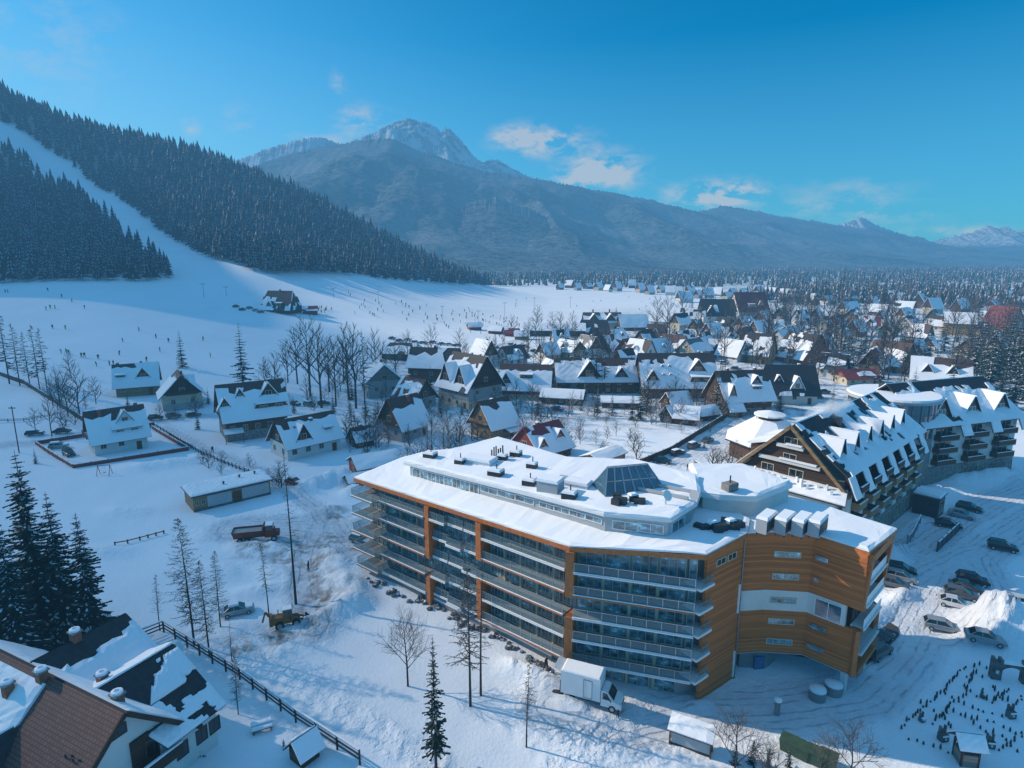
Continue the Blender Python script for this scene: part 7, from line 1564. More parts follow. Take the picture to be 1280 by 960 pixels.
def loader():
    x, y, z = at(362, 783); t = thing('wheel_loader', 'yellow wheel loader with a dark bucket clearing muddy snow', 'loader', (x, y, gh(x, y)), R(22)); t.scale = (.82,) * 3
    m = MB(); m.box((-1.3, 0, .8), (2.3, 1.5, 1.1), 0, 0, .93); m.build('engine_body', M['yellow_paint'], t); m = MB(); m.box((.1, 0, .7), (1.5, 1.3, .7)); m.box((-.15, 0, 1.4), (.2, 1.5, .3)); m.build('front_frame', M['yellow_paint'], t)
    c = MB(); c.box((-.15, 0, 1.5), (1.3, 1.35, 1.35), 0, 0, .92); cab = c.build('cab', M['car_glass'], t); m = MB()
    for sx in (-.78, .48):
        for sy in (-.66, .66): m.box((sx, sy, 1.5), (.1, .1, 1.4))
    m.box((-.15, 0, 2.86), (1.5, 1.5, .12)); m.build('cab_frame', M['yellow_paint'], cab); m = MB(); m.box((-.15, 0, 2.984), (1.4, 1.4, .1), 0, 0, .9); m.build('snow_cover', M['roof_snow'], cab)
    m = MB()
    for sy in (-.5, .5): m.beam((.5, sy, 1.4), (2.0, sy, .9), .16, .3); m.beam((2.0, sy, .9), (2.6, sy, .5), .16, .26)
    m.build('lift_arm', M['yellow_paint'], t); m = MB(); m.add([(2.4,-1.25,.1),(3.4,-1.25,.05),(2.6,-1.25,.9),(2.4,-1.25,.9),(2.4,1.25,.1),(3.4,1.25,.05),(2.6,1.25,.9),(2.4,1.25,.9)], [(0,1,5,4),(3,0,4,7),(3,2,1,0),(4,5,6,7)]); m.build('bucket', M['metal_dark'], t)
    m = MB(); m.box((-2.6, 0, .6), (.5, 1.3, 1.6)); m.beam((-2.8, 0, 2.1), (-3.3, 0, 2.9), .25, .3); m.beam((-3.3, 0, 2.9), (-3.8, 0, 1.3), .2, .25); m.build('backhoe_arm', M['yellow_paint'], t)
    m = MB(); m.tube((-1.5, .4, 1.9), (-1.5, .4, 2.7), .07, .07, 6); m.build('exhaust', M['metal_dark'], t)
    for sx, r in ((-1.4, .66), (1.0, .62)):
        for sy in (-.85, .85): wheel(t, sx, sy, r, .42)
loader()

# ------------------------------------------------------------------ small things on the snow
def simple(name, label, cat, px, py, rz=0, group=None, dz=0):
    x, y, z = at(px, py); return thing(name, label, cat, (x, y, gh(x, y) + dz), R(rz), group)
def part(t, mb, name, mat, par=None, smooth=False): return mb.build(name, M[mat], par or t, smooth)
t = simple('info_shelter', 'grey notice shelter with a sloping snowy roof at the roadside', 'shelter', 863, 936, -28); m = MB(); m.box((0, 0, .25), (3.6, .5, 1.35)); part(t, m, 'panel', 'panel_grey'); m = MB(); m.box((0, 0, .0), (3.7, .6, .24)); part(t, m, 'plinth', 'metal_dark')
m = MB()
for sx in (-1.9, 1.9): m.box((sx, -.4, -.3), (.14, .14, 2.2)); m.box((sx, .5, -.3), (.14, .14, 2.7))
part(t, m, 'post', 'brown_wood'); m = MB(); m.plate([(-2.1, -.8, 1.75), (2.1, -.8, 1.75), (2.1, .9, 2.45), (-2.1, .9, 2.45)], .1); r = part(t, m, 'roof', 'brown_wood'); m = MB(); snow_patch(m, (-2.1, -.8, 1.86), (2.1, -.8, 1.86), (2.1, .9, 2.56), (-2.1, .9, 2.56), 6, 3, .28, 801); part(t, m, 'snow_cover', 'roof_snow', r)
for i, (px, py, s) in enumerate([(1021, 873, 1.0), (1041, 866, 1.05)]):
    t = simple('concrete_ring', ['round concrete shaft ring with snow lid, left of the pair by the wing pillar', 'round concrete shaft ring with snow lid, right of the pair by the wing pillar'][i], 'shaft ring', px, py, 0, 'shaft rings by the wing'); m = MB(); m.lathe((0, 0, -.2), [(.85 * s, 0), (.85 * s, .55), (.88 * s, .57), (.85 * s, .6), (.85 * s, 1.25)], 18); part(t, m, 'ring', 'concrete'); m = MB(); m.lathe((0, 0, 1.05), [(.88 * s, 0), (.84 * s, .2), (.1, .3)], 18); part(t, m, 'snow_cover', 'roof_snow', None, True)
t = simple('bollard_light', 'pale round post with a snow cap standing alone on the hotel forecourt', 'post', 971, 893); m = MB(); m.lathe((0, 0, -.1), [(.28, 0), (.28, 1.5), (.36, 1.55), (.36, 1.7)], 12); part(t, m, 'post', 'concrete'); m = MB(); m.lathe((0, 0, 1.6), [(.4, 0), (.36, .24), (.05, .34)], 12); part(t, m, 'snow_cap', 'roof_snow', None, True)
for i, (px, py) in enumerate([(985, 938), (1001, 946), (1018, 953), (1035, 959)]):
    t = simple('dumpster', ['leftmost', 'second from left', 'third from left', 'rightmost'][i] + ' of the green waste bins at the bottom edge', 'bin', px, py, -38, 'green bins at the bottom edge'); m = MB(); m.add([(-.62,-.5,.1),(.62,-.5,.1),(.62,.5,.1),(-.62,.5,.1),(-.72,-.62,1.2),(.72,-.62,1.2),(.72,.62,1.2),(-.72,.62,1.2)], [(3,2,1,0),(0,1,5,4),(1,2,6,5),(2,3,7,6),(3,0,4,7),(4,5,6,7)]); part(t, m, 'bin_body', 'green_paint'); m = MB(); m.plate([(-.75,-.66,1.21),(.75,-.66,1.21),(.75,.66,1.36),(-.75,.66,1.36)], .07); part(t, m, 'lid', 'green_paint')
    for sx in (-.5, .5): m = MB(); m.box((sx, -.4, -.05), (.1, .1, .16)); part(t, m, 'castor', 'rubber')
t = simple('blue_container', 'blue skip leaning at the recessed ground floor of the orange wing', 'container', 946, 833, 10); m = MB(); m.box((0, 0, -.1), (1.2, 1.0, 1.6), 0, 0, 1.08); part(t, m, 'container_body', 'blue_paint'); m = MB(); m.box((0, 0, 1.504), (1.34, 1.12, .08)); part(t, m, 'lid', 'blue_paint')
t = simple('garden_bench', 'snow-topped garden bench inside the rail fence', 'bench', 328, 915, 25); m = MB(); m.box((0, 0, .4), (2.0, .45, .08)); se = part(t, m, 'seat', 'brown_wood'); m = MB(); m.box((0, 0, .484), (2.0, .45, .2), 0, 0, .93); part(t, m, 'snow_cover', 'roof_snow', se); m = MB(); m.box((0, .5, .62), (2.0, .5, .08)); tp = part(t, m, 'table_top', 'brown_wood'); m = MB(); m.box((0, .5, .704), (2.0, .5, .2), 0, 0, .93); part(t, m, 'snow_cover', 'roof_snow', tp)
for sx in (-.8, .8): m = MB(); m.box((sx, .25, -.1), (.1, .8, .5)); part(t, m, 'leg', 'brown_wood')
t = simple('garden_shelter', 'small open-fronted wooden hut with steep snowy roof by the rail fence', 'hut', 391, 940, 52); m = MB(); m.box((0, .0, -.2), (.14, 2.0, 1.5)); m.box((-.9, .95, -.2), (1.8, .12, 1.5)); m.box((-.9, -.95, -.2), (1.8, .12, 1.5)); m.box((-1.75, 0, -.2), (.12, 2, 1.5)); part(t, m, 'wall', 'brown_wood')
rb = MB(); rb.plate([(-2.2, -1.4, .9), (.5, -1.4, .9), (.5, 0, 2.4), (-2.2, 0, 2.4)], .1); rb.plate([(.5, 1.4, .9), (-2.2, 1.4, .9), (-2.2, 0, 2.4), (.5, 0, 2.4)], .1); r = part(t, rb, 'roof', 'brown_wood'); m = MB(); snow_patch(m, (-2.2, -1.45, .98), (.5, -1.45, .98), (.5, -.05, 2.5), (-2.2, -.05, 2.5), 6, 5, .22, 811); snow_patch(m, (.5, 1.45, .98), (-2.2, 1.45, .98), (-2.2, .05, 2.5), (.5, .05, 2.5), 6, 5, .22, 812); part(t, m, 'snow_cover', 'roof_snow', r)
t = simple('swing_frame', 'red metal swing frame on the snow before the white chalet', 'swing', 131, 594, 10); m = MB()
for sx in (-1.2, 1.2): m.tube((sx, -.9, 0), (sx, 0, 2.2), .06, .06, 6); m.tube((sx, .9, 0), (sx, 0, 2.2), .06, .06, 6)
m.tube((-1.3, 0, 2.2), (1.3, 0, 2.2), .06, .06, 6); part(t, m, 'frame', 'red_paint'); m = MB(); m.box((0, 0, .6), (.5, .25, .06)); se = part(t, m, 'seat', 'plastic_black'); m = MB(); m.tube((-.22, 0, .6), (-.22, 0, 2.2), .02, .02, 4); m.tube((.22, 0, .6), (.22, 0, 2.2), .02, .02, 4); part(t, m, 'chain', 'metal_grey', se)
def pole(px, py, hp, label, arm=False, name='utility_pole', group='poles in the village'):
    x, y, z = at(px, py); lo, hi = 2, 20
    for _ in range(20):
        mm = (lo + hi) / 2
        if py - pix(x, y, z + mm)[1] > hp: hi = mm
        else: lo = mm
    t = thing(name, label, 'pole', (x, y, z), 0, group); m = MB(); m.tube((0, 0, -.3), (0, 0, lo), .13, .10, 8, 0, True); part(t, m, 'mast', 'brown_wood' if not arm else 'metal_grey')
    m = MB(); m.box((0, 0, lo - .5), (1.6 if not arm else 3.2, .14, .2)); part(t, m, 'crossarm', 'metal_dark'); return t
pole(24, 566, 58, 'dark utility pole beside the street at the left edge'); pole(1054, 620, 10, 'short mast behind the balcony hotel roof') if False else None
for i, (px, py, hp, w) in enumerate([(255, 372, 18, 'on the slope left of the dark lodge'), (283, 370, 12, 'just left of the dark slope lodge'), (553, 400, 18, 'in the middle of the lit piste'), (544, 418, 15, 'above the row of parked cars on the slope'), (598, 408, 20, 'left of the lift station on the piste'), (631, 402, 24, 'nearest the long lift station'), (713, 385, 14, 'on the far lit field'), (473, 378, 14, 'on the shaded piste below the wood'), (668, 388, 16, 'on the lit field behind the lift station'), (417, 372, 12, 'highest on the shaded piste')]):
    pole(px, py, hp, f'slim ski lift pylon {w}', True, 'lift_pylon', 'ski lift pylons')
# stone garden with arches, towers and shrub rows in the near right corner
def arch():
    t = simple('stone_arch', 'dark stone arch between two battlemented pillars below the silver sedan', 'arch', 1262, 850, -16)
    for i, sx in enumerate((-1.45, 1.45)):
        m = MB(); m.box((sx, 0, -.2), (.95, .8, 2.3)); 
        for k in (-.33, .33): m.box((sx + k, 0, 2.104), (.28, .8, .38))
        part(t, m, 'pillar', 'dark_rock'); m = MB(); m.box((sx, -.43, .8), (.3, .05, .4)); part(t, m, 'niche', 'white_wall')
    m = MB(); n = 10; pts = []
    for i in range(n + 1): a = math.pi * i / n; pts.append((math.cos(a) * .98, .9 + math.sin(a) * .8))
    for y in (0,):
        for i in range(n):
            (x0, z0), (x1, z1) = pts[i], pts[i + 1]; m.add([(x0, -.3, z0), (x1, -.3, z1), (x1, -.3, 2.0), (x0, -.3, 2.0), (x0, .3, z0), (x1, .3, z1), (x1, .3, 2.0), (x0, .3, 2.0)], [(0, 1, 2, 3), (7, 6, 5, 4), (0, 4, 5, 1), (3, 2, 6, 7)])
    part(t, m, 'arch_span', 'dark_rock'); m = MB(); m.box((0, 0, 2.01), (1.9, .62, .12)); part(t, m, 'snow_cap', 'roof_snow')
arch()
def towerlet(px, py, s, label, rz):
    t = simple('stone_turret', label, 'turret', px, py, rz, 'miniature stone turrets in the garden'); m = MB(); m.box((0, 0, -.2), (.95 * s, .8 * s, 1.3 * s)); part(t, m, 'base', 'dark_rock'); m = MB()
    for i, k in enumerate((-.34, 0, .34)): m.box((k * s, .2 * s, 1.1 * s - .2), (.2 * s, .3 * s, (1.1 if i != 1 else .7) * s))
    part(t, m, 'merlons', 'dark_rock'); m = MB(); m.box((0, -.3 * s, 1.1 * s - .196), (.9 * s, .4 * s, .14)); part(t, m, 'snow_cap', 'roof_snow'); m = MB(); m.lathe((0, 0, 0), [(.16 * s, 0), (.16 * s, .05)], 8); o = part(t, m, 'niche', 'white_wall'); o.location = (0, -.41 * s, .55 * s); o.rotation_euler = (R(90), 0, 0)
for a in [(1152,902,.55,'low turret at the left corner of the stone garden',20),(1178,926,.8,'tall turret left of the snow-roofed well house',10),(1237,934,.72,'turret with gaps right of the snow-roofed well house',-10),(1263,897,.75,'broad battlemented turret at the right edge of the stone garden',5),(1228,872,.55,'slender dark turret in the middle of the stone garden',40)]: towerlet(*a)
t = simple('well_house', 'small square wooden well house with snowy tent roof in the stone garden', 'well house', 1206, 952, -10); m = MB()
for sx in (-.7, .7):
    for sy in (-.7, .7): m.box((sx, sy, -.2), (.16, .16, 2.2))
part(t, m, 'post', 'dark_wood'); m = MB(); m.box((0, 0, -.2), (1.5, 1.5, 1.5)); part(t, m, 'boards', 'grey_boards'); rb = MB(); rb.plate([(-1.2, -1.1, 1.9), (1.2, -1.1, 1.9), (1.2, 0, 2.9), (-1.2, 0, 2.9)], .1); rb.plate([(1.2, 1.1, 1.9), (-1.2, 1.1, 1.9), (-1.2, 0, 2.9), (1.2, 0, 2.9)], .1); r = part(t, rb, 'roof', 'dark_wood'); m = MB(); snow_patch(m, (-1.2, -1.15, 1.98), (1.2, -1.15, 1.98), (1.2, -.05, 3.0), (-1.2, -.05, 3.0), 5, 4, .25, 821); snow_patch(m, (1.2, 1.15, 1.98), (-1.2, 1.15, 1.98), (-1.2, .05, 3.0), (1.2, .05, 3.0), 5, 4, .25, 822); part(t, m, 'snow_cover', 'roof_snow', r)
def _noop(): pass
def shrub_row(pixels, label, gap=.55):
    pts = [onz(*p) for p in pixels]; o = thing('shrub_row', label, 'hedge', (pts[0][0], pts[0][1], 0), 0, 'rows of tiny clipped shrubs'); m = MB()
    for p, q_ in zip(pts, pts[1:]):
        L_ = math.hypot(q_[0] - p[0], q_[1] - p[1]); k = max(1, int(L_ / gap))
        for i in range(k):
            x = p[0] + (q_[0] - p[0]) * (i + random.uniform(-.2, .2)) / k; y = p[1] + (q_[1] - p[1]) * (i + random.uniform(-.2, .2)) / k; h = random.uniform(.3, .85)
            m.lathe((x - pts[0][0] + random.uniform(-.15, .15), y - pts[0][1] + random.uniform(-.15, .15), gh(x, y) - .05), [(.05, 0), (.11, h * .4), (.07, h * .8), (.02, h)], 5)
    m.build('shrub_row', M['hedge'], o).name = 'clipped_foliage'
_q = random.Random(77)
for px, lab in [([(1135,925),(1165,935),(1195,945),(1225,950)],'shrub row along the lower edge of the stone garden'),([(1150,880),(1175,895),(1190,912),(1200,930)],'shrub row leading to the snow-roofed well house'),([(1215,850),(1205,868),(1190,880),(1172,900)],'slanting shrub row left of the slender turret'),([(1240,860),(1252,875),(1270,880),(1282,870)],'shrub row under the right pillar of the arch'),([(1215,905),(1230,915),(1250,920),(1275,945)],'shrub row right of the well house roof'),([(1126,910),(1150,888),(1180,862),(1200,842)],'shrub row along the left border of the stone garden'),([(1200,838),(1225,832),(1250,842)],'short shrub row under the stone arch'),([(1180,868),(1205,882),(1230,890),(1262,900)],'shrub row crossing the stone garden below the slender turret'),([(1206,860),(1222,872),(1240,880),(1262,860)],'curved shrub row right of the slender turret'),([(1165,905),(1190,890),(1215,900),(1245,905),(1280,925)],'shrub row in front of the broad turret'),([(1250,940),(1265,930),(1280,915)],'shrub row at the right edge of the picture'),([(1208,848),(1220,842),(1238,852)],'smallest curved shrub row below the arch')]: shrub_row(px, lab)
# cleared asphalt beside the wing
m = MB(); pp = [onz(*p) for p in [(1062,838),(1084,790),(1095,785),(1100,790),(1110,778),(1122,785),(1124,795),(1108,812),(1086,830),(1070,845)]]; m.add([(p[0], p[1], gh(*p) * 0 + .16) for p in pp], [tuple(range(len(pp)))[::-1]]); structure(m.build('cleared_asphalt', M['asphalt']))
# bushes close to the tiled house
for px, py, s, w in [(262, 925, .5, 'beside the near corner of the tiled house'), (250, 945, .6, 'in front of the tiled house wing at the bottom edge'), (355, 935, .35, 'left of the open-fronted hut'), (235, 955, .5, 'lowest under the tiled house wing')]: plant(sapling, px, py, s, f'dark low bush with snow {w}', 'bush', 'dark bushes in the near garden', False)

# ------------------------------------------------------------------ people
def person_mesh(name, jacket, pose=0, trousers='plastic_black'):
    s = [(-.12, .05), (.12, -.05)] if pose == 0 else ([(-.16, .25), (.14, -.22)] if pose == 1 else [(-.15, .0), (.15, .02)])
    kz = .5 if pose < 2 else .46; lean = 0 if pose == 0 else (.06 if pose == 1 else .18); ph = 0 if pose < 2 else -.08
    V = [(0, 0, .95 + ph, .15), (0, lean * .5, 1.2 + ph, .16), (0, lean, 1.42 + ph, .17), (0, lean * 1.15, 1.55 + ph, .065), (0, lean * 1.3, 1.66 + ph, .10), (0, lean * 1.35, 1.76 + ph, .085),
         (-.2, lean, 1.44 + ph, .08), (-.29, lean - .02, 1.2 + ph, .065), (-.27, lean + .14, .99 + ph, .045), (.2, lean, 1.44 + ph, .08), (.29, lean + .02, 1.2 + ph, .065), (.27, lean + .16, .99 + ph, .045),
         (s[0][0], 0, .86 + ph, .11), (s[0][0], s[0][1] * .6 + .05 + lean * .3, kz, .085), (s[0][0], s[0][1], .09, .06), (s[0][0], s[0][1] + .16, .05, .05), (s[1][0], 0, .86 + ph, .11), (s[1][0], s[1][1] * .6 + .05 + lean * .3, kz, .085), (s[1][0], s[1][1], .09, .06), (s[1][0], s[1][1] + .16, .05, .05)]
    E_ = [(0, 1), (1, 2), (2, 3), (3, 4), (4, 5), (2, 6), (6, 7), (7, 8), (2, 9), (9, 10), (10, 11), (0, 12), (12, 13), (13, 14), (14, 15), (0, 16), (16, 17), (17, 18), (18, 19)]
    me = bpy.data.meshes.new('tmp'); me.from_pydata([v[:3] for v in V], E_, []); o = bpy.data.objects.new('tmp', me); COL.objects.link(o)
    sk = o.modifiers.new('s', 'SKIN'); 
    for i, v in enumerate(V): d = me.skin_vertices[0].data[i]; d.radius = (v[3], v[3]); d.use_root = (i == 0)
    ss = o.modifiers.new('u', 'SUBSURF'); ss.levels = 1; ss.render_levels = 1
    dg = bpy.context.evaluated_depsgraph_get(); m2 = bpy.data.meshes.new_from_object(o.evaluated_get(dg)); bpy.data.objects.remove(o); m2.name = name
    m2.materials.clear()
    for mm in (trousers, jacket, 'cream_wall', 'plastic_black'): m2.materials.append(M[mm])
    for p in m2.polygons:
        z = p.center.z - ph; p.material_index = 1 if .92 < z < 1.56 else (2 if 1.56 <= z < 1.72 else (3 if z >= 1.72 else 0)); p.use_smooth = True
    return m2
plain('jacket_blue', (.05, .12, .30), .2, 3, .8); plain('jacket_yellow', (.45, .33, .04), .2, 3, .8); plain('jacket_green', (.05, .18, .08), .2, 3, .8)
PM = {(j, p): person_mesh('person', m, p) for p in (0, 1, 2) for j, m in (('black', 'plastic_black'), ('red', 'red_paint'), ('blue', 'jacket_blue'), ('yellow', 'jacket_yellow'), ('green', 'jacket_green'))}
def person(px, py, label, jacket='black', pose=0, group=None, rz=None, auto=False, sc=.98):
    x, y, z = at(px, py); o = bpy.data.objects.new('person', PM[(jacket, pose)]); COL.objects.link(o); o.location = (x, y, gh(x, y) - .02); o.rotation_euler = (0, 0, rnd(0, 6.28) if rz is None else rz); o.scale = (sc,) * 3
    return tag(o, label, 'person', group, auto, (x, y, z))
person(683, 838, 'person in dark clothes walking past the glazed ground floor of the orange hotel', 'black', 1, None, 1.0)
person(266, 566, 'person in dark clothes walking along the lane by the picket fence', 'black', 1, None, .8); person(386, 714, 'person in black standing in the yard above the loader', 'black', 0)
person(859, 588, 'person in dark clothes on the road behind the glass skylight', 'black', 0); person(772, 898, 'person in black crouching over the snow right of the box truck', 'black', 2, None, 0, False, .6)
zone = lambda px, py: ('on the shaded upper slope left of the lodge' if px < 330 and py < 400 else 'on the shaded lower slope above the chalets' if px < 330 else 'on the piste right of the dark lodge' if px < 470 else 'in the queue by the lift station' if py > 404 else 'on the sunlit piste' if px < 650 else 'on the far sunlit field')
q = random.Random(21); SK = [(10,366),(60,364),(77,372),(90,378),(106,386),(58,388),(63,386),(69,386),(66,411),(82,412),(174,414),(154,428),(195,423),(211,428),(149,444),(77,442),(83,442),(86,443),(102,447),(106,447),(123,449),(183,452),(121,458),(137,457),(142,457),(263,447),(254,426),(7,366),(200,440)]
SK += [(398 + q.gauss(0, 10), 388 + q.gauss(0, 2)) for _ in range(12)] + [(q.uniform(430, 640), 0) for _ in range(60)] + [(560 + 90 * q.random(), 0) for _ in range(34)] + [(q.uniform(640, 830), q.uniform(372, 392)) for _ in range(16)]
for i, (px, py) in enumerate(SK):
    if py == 0: py = 356 + (px - 400) * .16 + q.uniform(4, 30) if i < 101 else 395 + (px - 560) * .14 + q.gauss(0, 5)
    j = q.choice(['black'] * 5 + ['red', 'blue', 'yellow', 'green']); col_ = {'black': 'dark', 'red': 'red', 'blue': 'blue', 'yellow': 'yellow', 'green': 'green'}[j]
    person(px, py, f'tiny skier in a {col_} jacket {zone(px, py)}', j, q.choice([0, 1, 2, 2]), 'skiers on the slopes', None, 'zone', 1.25)
# drifting steam above the long hotel roof
def steam():
    mt = bpy.data.materials.new('steam'); mt.use_nodes = True; t = mt.node_tree; t.nodes.clear(); out = t.nodes.new('ShaderNodeOutputMaterial'); v = t.nodes.new('ShaderNodeVolumePrincipled'); v.inputs['Color'].default_value = (.9, .93, .96, 1)
    tc = t.nodes.new('ShaderNodeTexCoord'); ln = t.nodes.new('ShaderNodeVectorMath'); ln.operation = 'LENGTH'; t.links.new(tc.outputs['Object'], ln.inputs[0]); n = t.nodes.new('ShaderNodeTexNoise'); n.inputs['Scale'].default_value = 2.2; n.inputs['Detail'].default_value = 5; t.links.new(tc.outputs['Object'], n.inputs['Vector'])
    a = t.nodes.new('ShaderNodeMath'); a.operation = 'SUBTRACT'; t.links.new(n.outputs['Fac'], a.inputs[0]); b_ = t.nodes.new('ShaderNodeMath'); b_.operation = 'MULTIPLY'; b_.inputs[1].default_value = .5; t.links.new(ln.outputs['Value'], b_.inputs[0]); t.links.new(b_.outputs[0], a.inputs[1])
    c = t.nodes.new('ShaderNodeMath'); c.operation = 'MULTIPLY'; c.inputs[1].default_value = 2.0; c.use_clamp = True; t.links.new(a.outputs[0], c.inputs[0]); t.links.new(c.outputs[0], v.inputs['Density']); t.links.new(v.outputs[0], out.inputs['Volume'])
    bm = bmesh.new(); bmesh.ops.create_icosphere(bm, subdivisions=3, radius=1); me = bpy.data.meshes.new('steam'); bm.to_mesh(me); bm.free(); me.materials.append(mt)
    o = stuff(link('steam', me)); x, y = onz(1035, 514, 20.5); o.location = (x, y, 20.6); o.scale = (5.5, 2.0, 1.7); o.rotation_euler = (0, -.25, .35); o['label'] = 'thin white steam drifting over the long hotel roof'; o['category'] = 'steam'
steam()
# ------------------------------------------------------------------ labels of the many: by what stands nearest, then by order from the left
def finish_labels():
    LAND.extend([('the orange hotel', 690, 730), ('the red dump truck', 322, 665), ('the yellow loader', 360, 770), ('the round glass tower', 1100, 500), ('the great left spruces', 60, 700), ('the balcony hotel', 1100, 600), ('the white box truck', 740, 865)])
    groups = {}
    for o, auto, loc in THINGS:
        if not auto: continue
        px, py = pix(*loc); base = o['label']
        if auto == 'zone': continue
        if o.name.startswith('hillside_spruce'): key = base
        else:
            nm, lx, ly = min(LAND, key=lambda l: abs(l[1] - px) + 1.6 * abs(l[2] - py))
            dx, dy = px - lx, py - ly; rel = ('right of ' if dx > 0 else 'left of ') if abs(dx) > 1.6 * abs(dy) else ('in front of ' if dy > 0 else 'behind ')
            key = f'{base} {rel}{nm}'.replace('dark spruce with snow on its boughs', 'dark snowy spruce')
        groups.setdefault(key, []).append((px, py, o))
    ORD = ['leftmost', 'second from left', 'third from left', 'fourth from left', 'fifth from left', 'sixth from left', 'seventh from left', 'eighth from left', 'ninth from left', 'tenth from left']
    TW = 'eleventh twelfth thirteenth fourteenth fifteenth sixteenth seventeenth eighteenth nineteenth twentieth'.split()
    T10 = ['', '', 'twenty', 'thirty', 'forty', 'fifty', 'sixty', 'seventy', 'eighty', 'ninety']; TT = ['', '', 'twentieth', 'thirtieth', 'fortieth', 'fiftieth', 'sixtieth', 'seventieth', 'eightieth', 'ninetieth']
    ON = 'first second third fourth fifth sixth seventh eighth ninth'.split()
    def nth(i):
        if i < 10: return ORD[i]
        if i < 20: return TW[i - 10] + ' from left'
        k = i + 1
        return (T10[k // 10] + '-' + ON[k % 10 - 1] if k % 10 else TT[k // 10]) + ' from left'
    for key, L_ in groups.items():
        L_.sort(key=lambda t: t[0])
        for i, (px, py, o) in enumerate(L_):
            o['label'] = key if len(L_) == 1 else f'{key}, {nth(i) if i < len(L_) - 1 or len(L_) > 9 else "rightmost"}'
finish_labels()
